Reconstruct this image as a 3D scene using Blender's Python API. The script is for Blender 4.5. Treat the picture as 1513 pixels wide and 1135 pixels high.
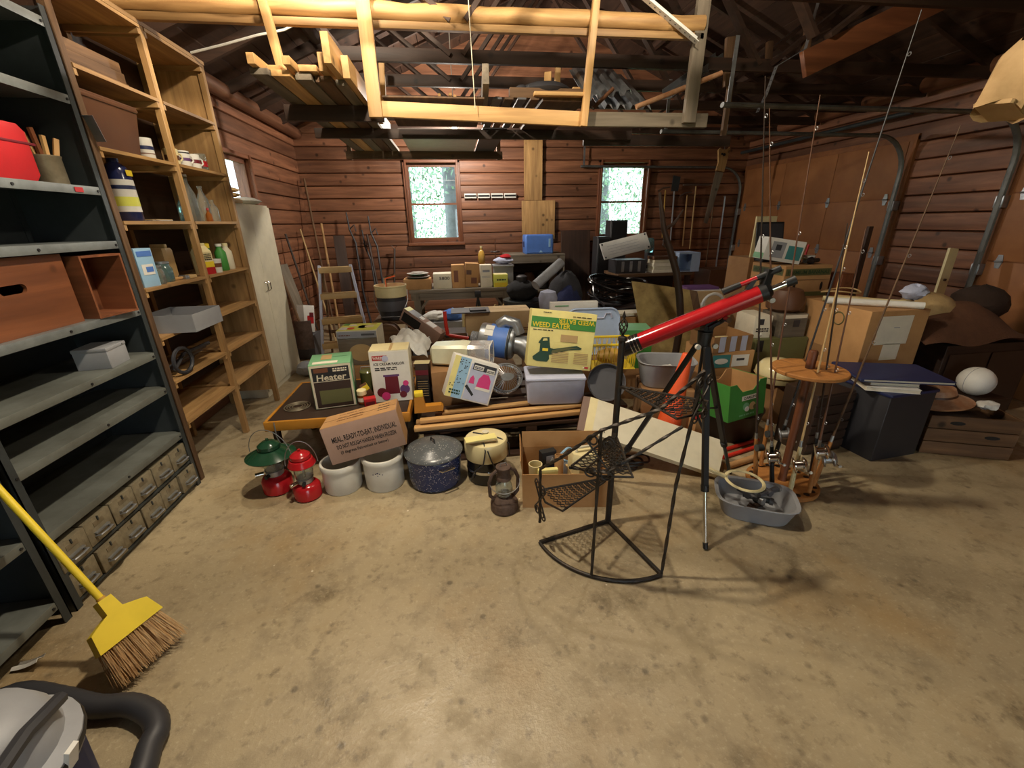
import bpy, math, random
from mathutils import Vector, Matrix, Euler
V = Vector; PI = math.pi; D2R = math.radians
scene = bpy.context.scene
for o in list(bpy.data.objects): bpy.data.objects.remove(o)

# ------------------------------------------------------------------ camera
YAW, PITCH, ROLL, FPX, CAM = D2R(7.34), D2R(21.0), D2R(1.0), 624.0, V((0, 0, 1.6))
_fw = V((math.sin(YAW)*math.cos(PITCH), math.cos(YAW)*math.cos(PITCH), -math.sin(PITCH)))
_rt0 = V((math.cos(YAW), -math.sin(YAW), 0)); _dn0 = _fw.cross(_rt0)
_rt = _rt0*math.cos(ROLL) + _dn0*math.sin(ROLL); _dn = _dn0*math.cos(ROLL) - _rt0*math.sin(ROLL)
cam_d = bpy.data.cameras.new('camera'); cam = bpy.data.objects.new('camera', cam_d)
scene.collection.objects.link(cam); scene.camera = cam
cam_d.sensor_fit = 'HORIZONTAL'; cam_d.sensor_width = 36.0; cam_d.lens = FPX/1513*36
cam_d.clip_start = 0.02; cam_d.clip_end = 200
cam.matrix_world = Matrix(((_rt.x, -_dn.x, -_fw.x, CAM.x), (_rt.y, -_dn.y, -_fw.y, CAM.y), (_rt.z, -_dn.z, -_fw.z, CAM.z), (0, 0, 0, 1)))

# ------------------------------------------------------------------ world, lights, exposure
world = bpy.data.worlds.new('overcast_sky'); scene.world = world; world.use_nodes = True
bg = world.node_tree.nodes['Background']; bg.inputs[0].default_value = (0.80, 0.92, 1.0, 1); bg.inputs[1].default_value = 3.2
vs = scene.view_settings; vs.view_transform = 'Standard'; vs.look = 'None'; vs.gamma = 1.0; vs.use_curve_mapping = False
vs.exposure = 0.7
LAMPS = [((-0.3, 1.85, 2.95), 150, (1.0, 0.86, 0.66)), ((1.25, 2.45, 3.0), 42, (1.0, 0.87, 0.68)), ((-0.7, 3.0, 3.3), 65, (1.0, 0.87, 0.68)), ((0.12, 6.2, 2.72), 115, (1.0, 0.90, 0.78))]  # last two bulbs are added out of sight to brighten the middle and back
LAMP_R = 0.05

# ------------------------------------------------------------------ helpers
def ray(x, y):
    return _rt*((x-756.5)/FPX) + _dn*((y-567.5)/FPX) + _fw
def at_z(x, y, z=0.0):          # the point of a horizontal plane seen at a place in the picture
    d = ray(x, y); return CAM + d*((z-CAM.z)/d.z)
def at_y(x, y, Y):
    d = ray(x, y); return CAM + d*((Y-CAM.y)/d.y)
def at_x(x, y, X):
    d = ray(x, y); return CAM + d*((X-CAM.x)/d.x)
def T(x=0, y=0, z=0): return Matrix.Translation((x, y, z))
def RX(a): return Matrix.Rotation(D2R(a), 4, 'X')
def RY(a): return Matrix.Rotation(D2R(a), 4, 'Y')
def RZ(a): return Matrix.Rotation(D2R(a), 4, 'Z')

class MB:
    def __init__(s): s.v = []; s.f = []
    def add(s, vs, fs, M=None):
        n = len(s.v)
        s.v += [tuple(M @ V(p)) for p in vs] if M is not None else [tuple(p) for p in vs]
        s.f += [tuple(i+n for i in f) for f in fs]; return s
    def box(s, x0, x1, y0, y1, z0, z1, b=0.0, M=None):
        if b <= 0:
            return s.add([(x0,y0,z0),(x1,y0,z0),(x1,y1,z0),(x0,y1,z0),(x0,y0,z1),(x1,y0,z1),(x1,y1,z1),(x0,y1,z1)],
                [(0,3,2,1),(4,5,6,7),(0,1,5,4),(1,2,6,5),(2,3,7,6),(3,0,4,7)], M)
        b = min(b, (x1-x0)*.49, (y1-y0)*.49, (z1-z0)*.49)
        r = []
        for z, i in ((z0, b), (z0+b, 0), (z1-b, 0), (z1, b)):
            c = b if i == 0 else b*1.0
            X0, X1, Y0, Y1 = x0+(i*.4 if i else 0), x1-(i*.4 if i else 0), y0+(i*.4 if i else 0), y1-(i*.4 if i else 0)
            r.append([(X0+c,Y0,z),(X1-c,Y0,z),(X1,Y0+c,z),(X1,Y1-c,z),(X1-c,Y1,z),(X0+c,Y1,z),(X0,Y1-c,z),(X0,Y0+c,z)])
        return s.loft(r, True, True, M)
    def loft(s, rings, capa=True, capb=True, M=None, closed=True):
        n = len(rings[0]); vs = [p for r in rings for p in r]; fs = []
        for k in range(len(rings)-1):
            for i in range(n if closed else n-1):
                j = (i+1) % n; fs.append((k*n+i, k*n+j, (k+1)*n+j, (k+1)*n+i))
        if capa: fs.append(tuple(reversed(range(n))))
        if capb: fs.append(tuple(range((len(rings)-1)*n, len(rings)*n)))
        return s.add(vs, fs, M)
    def bar(s, a, b, w, h, up=(0,0,1), bev=0.0):
        a = V(a); b = V(b); d = b-a; L = d.length; d.normalize(); u = V(up)
        if abs(d.dot(u)) > .97: u = V((0,1,0)) if abs(d.y) < .9 else V((1,0,0))
        r = d.cross(u).normalized(); u = r.cross(d)
        M = Matrix(((d.x,r.x,u.x,a.x),(d.y,r.y,u.y,a.y),(d.z,r.z,u.z,a.z),(0,0,0,1)))
        return s.box(0, L, -w/2, w/2, -h/2, h/2, bev, M)
    def cyl(s, a, b, r0, r1=None, n=12, caps=True):
        return s.tube([a, b], [r0, r0 if r1 is None else r1], n, caps=caps)
    def tube(s, pts, r, n=8, closed=False, caps=True, flat=1.0):
        pts = [V(p) for p in pts]; m = len(pts); rr = r if isinstance(r, (list, tuple)) else [r]*m
        rings = []; u = None
        for i, p in enumerate(pts):
            t = (pts[(i+1) % m]-pts[i-1]) if closed else (pts[min(i+1, m-1)]-pts[max(i-1, 0)])
            t.normalize()
            if u is None: u = t.cross(V((0,0,1)) if abs(t.z) < .9 else V((1,0,0))).normalized()
            u = (u - t*u.dot(t)); u.normalize(); w = t.cross(u)
            rings.append([tuple(p + (u*math.cos(2*PI*k/n) + w*math.sin(2*PI*k/n)*flat)*rr[i]) for k in range(n)])
        if closed: rings.append(rings[0]); caps = False
        return s.loft(rings, caps, caps)
    def lathe(s, prof, n=24, M=None, capa=True, capb=True, sx=1.0, sy=1.0):
        rings = [[(r*sx*math.cos(2*PI*k/n), r*sy*math.sin(2*PI*k/n), z) for k in range(n)] for r, z in prof]
        return s.loft(rings, capa, capb, M)
    def prism(s, poly, d0, d1, M=None):      # polygon in x,z extruded along y
        n = len(poly)
        return s.add([(x, d0, z) for x, z in poly]+[(x, d1, z) for x, z in poly],
            [tuple(range(n)), tuple(reversed(range(n, 2*n)))]+[(i, i+n, (i+1) % n+n, (i+1) % n) for i in range(n)], M)
    def grid(s, fn, nu, nv, th=0.0):         # fn(u,v)->point; th>0 gives it thickness
        g = [[V(fn(i/nu, j/nv)) for j in range(nv+1)] for i in range(nu+1)]
        def idx(i, j): return i*(nv+1)+j
        vs = [p for r in g for p in r]
        fs = [(idx(i,j), idx(i+1,j), idx(i+1,j+1), idx(i,j+1)) for i in range(nu) for j in range(nv)]
        if th:
            nn = [V((0,0,0)) for _ in vs]
            for f in fs:
                q = (vs[f[1]]-vs[f[0]]).cross(vs[f[3]]-vs[f[0]])
                for k in f: nn[k] += q
            k = len(vs); vs2 = [p-n.normalized()*th if n.length else p for p, n in zip(vs, nn)]
            fs2 = [tuple(reversed([a+k for a in f])) for f in fs]
            e = [idx(i,0) for i in range(nu+1)]+[idx(nu,j) for j in range(1,nv+1)]+[idx(i,nv) for i in range(nu-1,-1,-1)]+[idx(0,j) for j in range(nv-1,0,-1)]
            sd = [(e[(i+1) % len(e)], e[i], e[i]+k, e[(i+1) % len(e)]+k) for i in range(len(e))]
            vs = vs+vs2; fs = fs+fs2+sd
        return s.add(vs, fs)
    def ball(s, c, rx, ry=None, rz=None, n=12, m=8, noise=0.0, seed=0, M=None):
        ry = ry or rx; rz = rz or rx; rg = random.Random(seed); rings = []
        for j in range(m+1):
            a = -PI/2 + PI*j/m; q = max(math.cos(a), .02)
            rings.append([(c[0]+rx*q*math.cos(2*PI*k/n)*(1+rg.uniform(-noise, noise)), c[1]+ry*q*math.sin(2*PI*k/n)*(1+rg.uniform(-noise, noise)), c[2]+rz*math.sin(a)*(1+rg.uniform(-noise, noise))) for k in range(n)])
        return s.loft(rings, True, True, M)
    def mesh(s, name, m):
        me = bpy.data.meshes.new(name); me.from_pydata(s.v, [], s.f); me.update()
        import bmesh
        bm = bmesh.new(); bm.from_mesh(me); bmesh.ops.recalc_face_normals(bm, faces=bm.faces); bm.to_mesh(me); bm.free()
        me.shade_smooth(); me.set_sharp_from_angle(angle=D2R(38)); me.materials.append(MAT(m)); return me
    def build(s, name, m, parent=None, M=None):
        o = bpy.data.objects.new(name, s.mesh(name, m)); link(o, parent, M); return o

def link(o, parent=None, M=None):
    scene.collection.objects.link(o)
    if parent is not None: o.parent = parent
    if M is not None: o.matrix_local = M
    return o
def tag(o, label, cat, group=None):
    o['label'] = label; o['category'] = cat
    if group: o['group'] = group
    return o
def thing(name, label, cat, loc=(0,0,0), rz=0, tilt=(0,0), group=None):
    o = bpy.data.objects.new(name, None); o.empty_display_size = .05; link(o)
    o.location = loc; o.rotation_euler = (D2R(tilt[0]), D2R(tilt[1]), D2R(rz)); return tag(o, label, cat, group)
def struct(o):
    o['kind'] = 'structure'; return o
def share(name, me, parent, M=None):
    return link(bpy.data.objects.new(name, me), parent, M)
def rest(o, z):
    """lower or raise a thing so that its lowest point stands at height z"""
    bpy.context.view_layer.update(); lo = 1e9
    for c in [o]+list(o.children_recursive):
        if c.type == 'MESH':
            W = c.matrix_world
            for v in c.data.vertices: lo = min(lo, (W @ v.co).z)
    o.location.z += z-lo
def dup(src, loc=None, rz=None, label=None, group=None):
    r = src.copy(); link(r)
    if loc is not None: r.location = loc
    if rz is not None: r.rotation_euler = (src.rotation_euler[0], src.rotation_euler[1], D2R(rz))
    if label: r['label'] = label
    if group: r['group'] = group
    for ch in list(src.children):
        c = ch.copy(); link(c, r); c.matrix_local = ch.matrix_local
        for g in list(ch.children):
            d = g.copy(); link(d, c); d.matrix_local = g.matrix_local
    return r

# ------------------------------------------------------------------ materials
_mats = {}; SPEC = {}
def spec(name, c, rough=.6, metal=0.0, var=.10, scale=9.0, bump=0.0, kind='plain', c2=None, axis=0, trans=0.0, emit=0.0, alpha=1.0, coat=0.0, rnd=0.0):
    SPEC[name] = dict(c=c, rough=rough, metal=metal, var=var, scale=scale, bump=bump, kind=kind, c2=c2, axis=axis, trans=trans, emit=emit, alpha=alpha, coat=coat, rnd=rnd)
def lin(c): return tuple((x/12.92 if x <= .04045 else ((x+.055)/1.055)**2.4) for x in c)
def rgb(r, g, b): return lin((r/255, g/255, b/255))
def MAT(name):
    if name in _mats: return _mats[name]
    S = SPEC[name]; m = bpy.data.materials.new(name); m.use_nodes = True; nt = m.node_tree; N = nt.nodes; L = nt.links
    p = N['Principled BSDF']; p.inputs['Roughness'].default_value = S['rough']; p.inputs['Metallic'].default_value = S['metal']
    c = S['c']; c2 = S['c2'] or tuple(x*(1-3*S['var']) for x in c)
    co = N.new('ShaderNodeTexCoord'); mp = N.new('ShaderNodeMapping'); L.new(co.outputs['Object'], mp.inputs['Vector'])
    def noise(scale, detail=4, rough=.6, src=mp, dist=0.0):
        n = N.new('ShaderNodeTexNoise'); n.inputs['Scale'].default_value = scale; n.inputs['Detail'].default_value = detail
        n.inputs['Roughness'].default_value = rough; n.inputs['Distortion'].default_value = dist
        L.new(src.outputs[0], n.inputs['Vector']); return n.outputs['Fac']
    def ramp(src, stops):
        r = N.new('ShaderNodeValToRGB'); e = r.color_ramp.elements
        while len(e) < len(stops): e.new(.5)
        for k, (po, col) in enumerate(stops): e[k].position = po; e[k].color = (*col, 1) if len(col) == 3 else col
        L.new(src, r.inputs['Fac']); return r.outputs['Color']
    def mix(fac, a, b, mode='MIX'):
        x = N.new('ShaderNodeMix'); x.data_type = 'RGBA'; x.blend_type = mode
        for sock, val in ((x.inputs['Factor'], fac), (x.inputs['A'], a), (x.inputs['B'], b)):
            if isinstance(val, (int, float)): sock.default_value = val
            elif isinstance(val, tuple): sock.default_value = (*val, 1)
            else: L.new(val, sock)
        return x.outputs['Result']
    hgt = None; k = S['kind']
    if k == 'wood':
        sc = [1.0]*3; sc = [14.0, 14.0, 14.0]; sc[S['axis']] = 1.1; mp.inputs['Scale'].default_value = sc
        oi = N.new('ShaderNodeObjectInfo'); ad = N.new('ShaderNodeVectorMath'); ad.operation = 'MULTIPLY_ADD'
        L.new(oi.outputs['Random'], ad.inputs[0]); ad.inputs[1].default_value = (37, 53, 71); L.new(mp.outputs[0], ad.inputs[2])
        g = noise(S['scale']/9, 6, .65, ad, 1.2); g2 = noise(S['scale']*.12, 3, .5, ad, .4)
        col = mix(ramp(g, [(.3, (0,0,0)), (.72, (1,1,1))]), c, c2)
        col = mix(ramp(g2, [(.35, (0,0,0)), (.75, (.75,)*3)]), col, tuple(x*.55 for x in c2))
        ad2 = N.new('ShaderNodeVectorMath'); ad2.operation = 'MULTIPLY_ADD'; L.new(oi.outputs['Random'], ad2.inputs[0]); ad2.inputs[1].default_value = (7, 13, 17); L.new(co.outputs['Object'], ad2.inputs[2])
        vo = N.new('ShaderNodeTexVoronoi'); vo.inputs['Scale'].default_value = 4.6; L.new(ad2.outputs[0], vo.inputs['Vector'])
        col = mix(ramp(vo.outputs['Distance'], [(0.06, (.85,)*3), (.14, (0,0,0))]), col, tuple(x*.22 for x in c2))
        mr = N.new('ShaderNodeMapRange'); L.new(oi.outputs['Random'], mr.inputs[0]); mr.inputs[3].default_value = 1-S['rnd']; mr.inputs[4].default_value = 1+S['rnd']
        col = mix(1.0, col, mr.outputs[0], 'MULTIPLY') if S['rnd'] else col
        hgt = g
    elif k == 'concrete':
        a = noise(.55, 6, .55); b = noise(7, 6, .6); d = noise(55, 4, .7); e = noise(2.3, 7, .7); g = noise(1.3, 5, .6); f2 = noise(16, 5, .65)
        col = mix(ramp(a, [(.36, (0,0,0)), (.64, (1,1,1))]), c, c2)
        col = mix(ramp(g, [(.50, (0,0,0)), (.70, (.55,)*3)]), col, rgb(150, 118, 68))
        col = mix(ramp(b, [(.50, (0,0,0)), (.72, (.45,)*3)]), col, rgb(112, 98, 74))
        col = mix(ramp(e, [(.55, (0,0,0)), (.70, (.80,)*3)]), col, rgb(92, 78, 54))
        col = mix(ramp(f2, [(.56, (0,0,0)), (.72, (.60,)*3)]), col, rgb(92, 80, 60))
        col = mix(ramp(d, [(.55, (0,0,0)), (.75, (.40,)*3)]), col, rgb(214, 200, 168))
        vo = N.new('ShaderNodeTexVoronoi'); vo.inputs['Scale'].default_value = 2.6; L.new(mp.outputs[0], vo.inputs['Vector'])
        col = mix(ramp(vo.outputs['Distance'], [(.035, (.8,)*3), (.075, (0,0,0))]), col, rgb(76, 66, 50))
        vo3 = N.new('ShaderNodeTexVoronoi'); vo3.inputs['Scale'].default_value = 11; L.new(mp.outputs[0], vo3.inputs['Vector'])
        mk = mix(1.0, ramp(vo3.outputs['Distance'], [(.10, (.7,)*3), (.20, (0,0,0))]), ramp(e, [(.44, (0,0,0)), (.60, (1,1,1))]), 'MULTIPLY'); col = mix(mk, col, rgb(84, 74, 58))
        vo2 = N.new('ShaderNodeTexVoronoi'); vo2.inputs['Scale'].default_value = 4.3; L.new(mp.outputs[0], vo2.inputs['Vector'])
        col = mix(ramp(vo2.outputs['Distance'], [(.018, (.9,)*3), (.03, (0,0,0))]), col, rgb(226, 215, 190))
        r = ramp(b, [(.35, (.30,)*3), (.65, (.58,)*3)]); L.new(r, p.inputs['Roughness']); hgt = d
    elif k == 'speck':
        vo = N.new('ShaderNodeTexVoronoi'); vo.inputs['Scale'].default_value = S['scale']; L.new(mp.outputs[0], vo.inputs['Vector'])
        n2 = noise(S['scale']*.35, 3)
        f = mix(1.0, ramp(vo.outputs['Distance'], [(.20, (1,1,1)), (.32, (0,0,0))]), ramp(n2, [(.42, (0,0,0)), (.58, (1,1,1))]), 'MULTIPLY')
        col = mix(f, c, c2)
    elif k == 'leafy':
        n1 = noise(S['scale'], 4); col = mix(ramp(n1, [(.35, (0,0,0)), (.65, (1,1,1))]), c, c2)
    else:
        n1 = noise(S['scale'], 5, .65); col = mix(ramp(n1, [(.38, (0,0,0)), (.80, (1,1,1))]), c, c2)
        hgt = noise(S['scale']*4, 4) if S['bump'] else None
        if S['rnd']:
            oi = N.new('ShaderNodeObjectInfo'); mr = N.new('ShaderNodeMapRange'); L.new(oi.outputs['Random'], mr.inputs[0]); mr.inputs[3].default_value = 1-S['rnd']; mr.inputs[4].default_value = 1+S['rnd']
            col = mix(1.0, col, mr.outputs[0], 'MULTIPLY')
    L.new(col, p.inputs['Base Color'])
    if S['bump'] and hgt is not None:
        bp = N.new('ShaderNodeBump'); bp.inputs['Strength'].default_value = S['bump']; bp.inputs['Distance'].default_value = .01
        L.new(hgt, bp.inputs['Height']); L.new(bp.outputs[0], p.inputs['Normal'])
    p.inputs['Transmission Weight'].default_value = S['trans']; p.inputs['Coat Weight'].default_value = S['coat']
    if S['alpha'] < 1: p.inputs['Alpha'].default_value = S['alpha']
    if S['emit']:
        p.inputs['Emission Color'].default_value = (*c, 1); p.inputs['Emission Strength'].default_value = S['emit']
    _mats[name] = m; return m

spec('concrete', rgb(184,167,133), c2=rgb(150,135,107), kind='concrete', bump=.25)
for ax, n in enumerate('xyz'):
    spec('log_'+n, rgb(156,106,76), c2=rgb(110,70,48), kind='wood', axis=ax, rough=.5, bump=.25, rnd=.28)
    spec('pine_'+n, rgb(220,178,118), c2=rgb(192,146,90), kind='wood', axis=ax, rough=.55, bump=.12, rnd=.15)
    spec('oldwood_'+n, rgb(128,96,64), c2=rgb(84,60,40), kind='wood', axis=ax, rough=.7, bump=.2, rnd=.2)
    spec('darkwood_'+n, rgb(74,50,36), c2=rgb(46,31,23), kind='wood', axis=ax, rough=.6, bump=.2, rnd=.2)
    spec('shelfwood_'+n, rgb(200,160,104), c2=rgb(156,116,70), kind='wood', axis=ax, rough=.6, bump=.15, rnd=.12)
    spec('greywood_'+n, rgb(140,128,110), c2=rgb(104,94,80), kind='wood', axis=ax, rough=.75, bump=.2, rnd=.15)
    spec('redwood_'+n, rgb(138,84,52), c2=rgb(108,62,38), kind='wood', axis=ax, rough=.5, bump=.12, rnd=.1)
spec('roofdeck', rgb(88,62,46), c2=rgb(62,42,31), kind='wood', axis=1, rough=.7, rnd=.15)
spec('door_panel', rgb(158,104,60), c2=rgb(134,84,46), rough=.55, scale=3, rnd=.05)
spec('door_frame', rgb(142,90,50), c2=rgb(112,68,38), rough=.6)
spec('glass', (.95,1,.98), rough=.02, trans=1.0, var=0)
spec('bottle_glass', (.85,.92,.88), rough=.04, trans=.9, var=0)
spec('aqua_glass', (.35,.62,.66), rough=.05, trans=.85, var=0)
spec('amber_glass', (.55,.18,.03), rough=.05, trans=.6, var=0)
spec('lawn', rgb(150,175,110), c2=rgb(110,140,80), scale=3)
spec('leaf', rgb(108,138,112), c2=rgb(176,204,180), kind='leafy', scale=3)
spec('bark', rgb(120,124,130), c2=rgb(80,80,84), scale=6, bump=.6)
spec('steel_dark', rgb(66,72,74), rough=.45, metal=.35, var=.12, scale=6)
spec('steel_shelf', rgb(118,122,116), c2=rgb(86,86,78), rough=.5, metal=.25, scale=5, bump=.05)
spec('steel_lip', rgb(128,134,134), c2=rgb(96,100,100), rough=.42, metal=.3, scale=7)
spec('drawer_paint', rgb(140,130,106), c2=rgb(84,74,56), rough=.55, metal=.1, scale=14, bump=.15)
spec('galv', rgb(172,176,180), c2=rgb(130,134,138), rough=.35, metal=.75, scale=12)
spec('tracksteel', rgb(120,122,120), c2=rgb(84,84,80), rough=.5, metal=.5, scale=8)
spec('chrome', rgb(215,215,212), rough=.15, metal=1.0, var=.03)
spec('rust', rgb(104,84,72), c2=rgb(66,50,42), rough=.7, metal=.3, scale=20, bump=.3)
spec('iron_black', rgb(44,42,40), c2=rgb(70,56,42), rough=.5, metal=.4, scale=26, bump=.2)
spec('tin', rgb(150,140,118), c2=rgb(104,92,70), rough=.45, metal=.5, scale=10)
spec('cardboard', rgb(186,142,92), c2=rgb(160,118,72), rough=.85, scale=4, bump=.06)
spec('cardboard_dark', rgb(150,112,72), c2=rgb(124,90,56), rough=.85, scale=4)
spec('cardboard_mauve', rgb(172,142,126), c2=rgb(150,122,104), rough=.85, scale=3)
spec('cardboard_pale', rgb(202,176,134), c2=rgb(184,154,110), rough=.85, scale=4)
spec('kraft', rgb(206,172,124), c2=rgb(182,146,98), rough=.8, scale=6, bump=.15)
P_ = dict(white=(226,224,216), offwhite=(214,206,180), cream=(224,210,160), grey=(150,152,156), dkgrey=(84,84,88), black=(26,26,28), charcoal=(50,50,54),
 red=(176,30,36), brightred=(214,52,36), orange=(232,92,44), yellow=(234,206,50), mustard=(190,128,38), green=(66,140,60), dkgreen=(28,64,44), teal=(60,130,130),
 blue=(84,126,204), ltblue=(170,190,220), skyblue=(150,190,220), navy=(34,42,84), pink=(214,60,130), maroon=(104,26,38), brown=(96,62,40), dkbrown=(52,36,26),
 tan=(190,160,110), lavender=(184,190,214), purple=(96,60,110), olive=(96,96,56), mint=(120,176,130), paper=(230,222,200), paleyellow=(232,220,142), limeyellow=(224,226,96), ink=(34,28,26), brownprint=(112,66,40), gold=(190,150,70))
for n, c in P_.items():
    spec(n, rgb(*c), rough=.5, var=.06, scale=7)
    spec(n+'_gloss', rgb(*c), rough=.18, var=.04, scale=7)
    spec(n+'_cloth', rgb(*c), rough=.95, var=.10, scale=14, bump=.4)
spec('stained_ply', rgb(176,150,92), c2=rgb(96,74,40), rough=.8, scale=5)
spec('enamel_blue', rgb(34,50,96), c2=rgb(206,214,226), kind='speck', scale=95, rough=.22)
spec('enamel_grey', rgb(86,90,92), c2=rgb(176,176,170), kind='speck', scale=80, rough=.28)
spec('stoneware', rgb(222,220,210), c2=rgb(204,200,186), rough=.3, scale=5)
spec('clear_plastic', (.92,.94,.97), rough=.12, trans=.75, var=0)
spec('milky_plastic', rgb(226,226,196), rough=.3, var=.05)
spec('bristle', rgb(206,170,120), c2=rgb(166,126,80), rough=.8, scale=30)
spec('cork', rgb(178,120,60), c2=rgb(150,96,44), rough=.7, scale=30)
spec('shell', rgb(176,122,84), c2=rgb(214,176,140), rough=.5, scale=12)
_mats['bulb'] = bpy.data.materials.new('bulb'); _b = _mats['bulb']; _b.use_nodes = True; _n = _b.node_tree.nodes; _n.clear()
_e = _n.new('ShaderNodeEmission'); _e.inputs[0].default_value = (1,.85,.6,1); _e.inputs[1].default_value = 6
_t = _n.new('ShaderNodeBsdfTransparent'); _x = _n.new('ShaderNodeMixShader'); _x.inputs[0].default_value = .3; _o = _n.new('ShaderNodeOutputMaterial')
_b.node_tree.links.new(_t.outputs[0], _x.inputs[1]); _b.node_tree.links.new(_e.outputs[0], _x.inputs[2]); _b.node_tree.links.new(_x.outputs[0], _o.inputs[0])

# ------------------------------------------------------------------ lettering: built-in font turned to thin mesh
_txt = {}
def text(s, m, parent, w, h, M, name='lettering', th=.0006, shear=0.0):
    """lettering w wide and h high, centred, lying in local x,z and facing -y; M places it on its panel"""
    key = s
    if key not in _txt:
        cu = bpy.data.curves.new('lettering', 'FONT'); cu.body = s; cu.align_x = 'CENTER'; cu.resolution_u = 2; cu.offset = .018
        ob = bpy.data.objects.new('lettering', cu); scene.collection.objects.link(ob)
        dg = bpy.context.evaluated_depsgraph_get(); me = bpy.data.meshes.new_from_object(ob.evaluated_get(dg))
        _txt[key] = ([tuple(v.co) for v in me.vertices], [tuple(p.vertices) for p in me.polygons])
        bpy.data.objects.remove(ob); bpy.data.meshes.remove(me)
    vs_, fs_ = _txt[key]
    xs = [v[0] for v in vs_]; ys = [v[1] for v in vs_]; x0, x1, y0, y1 = min(xs), max(xs), min(ys), max(ys)
    mb = MB(); mb.v = [((x-(x0+x1)/2)/(x1-x0)*w + shear*(y-y0)/(y1-y0)*h, -th, (y-(y0+y1)/2)/(y1-y0)*h) for x, y, z in vs_]; mb.f = list(fs_)
    me = bpy.data.meshes.new(name); me.from_pydata(mb.v, [], mb.f); me.update(); me.materials.append(MAT(m))
    return link(bpy.data.objects.new(name, me), parent, M)
FRONT = lambda d, x=0, z=0, off=.0012: T(x, -d/2-off, z)      # places a print on the front face of a box d deep
TOP = lambda h, x=0, y=0, off=.0012: T(x, y, h+off) @ RX(-90)
def patch(name, m, parent, w, h, M, th=.0008):
    return MB().box(-w/2, w/2, -th, 0, -h/2, h/2).build(name, m, parent, M)

def bars(t, m, w, h, n, M, seed=0, name='fine_print'):
    """n rows of print too small to read: word-long dashes, w wide and h high in all, as one flat part"""
    rg = random.Random(seed); mb = MB(); lh = h/n
    for r in range(n):
        x = -w/2; z = h/2-lh*(r+.85)
        while x < w/2-.01*w:
            L_ = min(rg.uniform(.10, .26)*w, w/2-x); mb.box(x, x+L_, -.0006, 0, z, z+lh*.6); x += L_+.05*w
    return mb.build(name, m, t, M)
# ================================================================== setting
XL, XR, YB, YR, ZT = -2.25, 5.10, 7.50, -3.20, 2.88
struct(MB().box(XL-.3, XR+.4, YR-.3, YB+.3, -.12, 0).build('floor', 'concrete'))
struct(MB().add([(-40,-40,-.13),(45,-40,-.13),(45,60,-.13),(-40,60,-.13)], [(0,1,2,3)]).build('ground', 'lawn'))
CO = .18
def log_wall(name, axis, at, a0, a1, holes, face, z1=ZT, seed=1):
    """courses of flat-backed logs along an axis; holes are (a0,a1,z0,z1); face = +1/-1: side the round face looks to"""
    rg = random.Random(seed); w = bpy.data.objects.new(name, None); link(w); struct(w)
    bk = MB()
    n = int(round(z1/CO))
    for k in range(n):
        za, zb = k*CO, (k+1)*CO; segs = [(a0, a1)]
        for h0, h1, hz0, hz1 in holes:
            if hz0 < (za+zb)/2 < hz1:
                segs = [q for s0, s1 in segs for q in ((s0, min(s1, h0)), (max(s0, h1), s1)) if q[1]-q[0] > .02]
        out = []
        for s0, s1 in segs:
            if s1-s0 > 2.6:
                c = rg.uniform(s0+.8, s1-.8); out += [(s0, c-.003), (c+.003, s1)]
            else: out.append((s0, s1))
        for s0, s1 in out:
            b = .014+rg.uniform(-.004, .006); mb = MB()
            pr = [(-.12, za+.004), (0, za+.004), (b*.75, za+CO*.06), (b, za+CO*.22), (b, za+CO*.74), (b*.7, zb-CO*.07), (0, zb-.004), (-.12, zb-.004)]
            pr = [(p*face, z) for p, z in pr]
            if axis == 0: rings = [[(s, at+p, z) for p, z in pr] for s in (s0, s1)]
            else: rings = [[(at+p, s, z) for p, z in pr] for s in (s0, s1)]
            mb.loft(rings).build('log', 'log_x' if axis == 0 else 'log_y', w)
            c0, c1 = at-.13*face, at-.10*face
            if axis == 0: bk.box(s0-.01, s1+.01, min(c0,c1), max(c0,c1), za, zb)
            else: bk.box(min(c0,c1), max(c0,c1), s0-.01, s1+.01, za, zb)
    bk.build('chinking', 'dkbrown', w); return w
W1 = (-.69, .19, 1.22, 2.49); W2 = (2.46, 3.36, 1.22, 2.49); W3 = (4.60, 5.70, 1.22, 2.36)
snap = lambda w: (w[0], w[1], math.floor(w[2]/CO+.3)*CO, math.ceil(w[3]/CO-.3)*CO)
W1, W2, W3 = snap(W1), snap(W2), snap(W3)
log_wall('wall_back', 0, YB, XL-.1, XR+.1, [W1, W2], -1, seed=3)
log_wall('wall_left', 1, XL, YR, YB+.13, [W3], 1, seed=5)
DZ = 2.36
log_wall('wall_right', 1, XR, YR, YB+.13, [(.72, 3.58, -1, DZ), (4.60, 7.42, -1, DZ)], -1, seed=7)
wr = bpy.data.objects.new('wall_rear', None); link(wr); struct(wr)
for nm, x0, x1, z0, z1 in (('siding', XL-.1, .2, 0, ZT), ('siding', 1.9, XR+.1, 0, ZT), ('siding', .2, 1.9, 2.1, ZT)):
    MB().box(x0, x1, YR-.1, YR, z0, z1).build(nm, 'log_x', wr)
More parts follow.
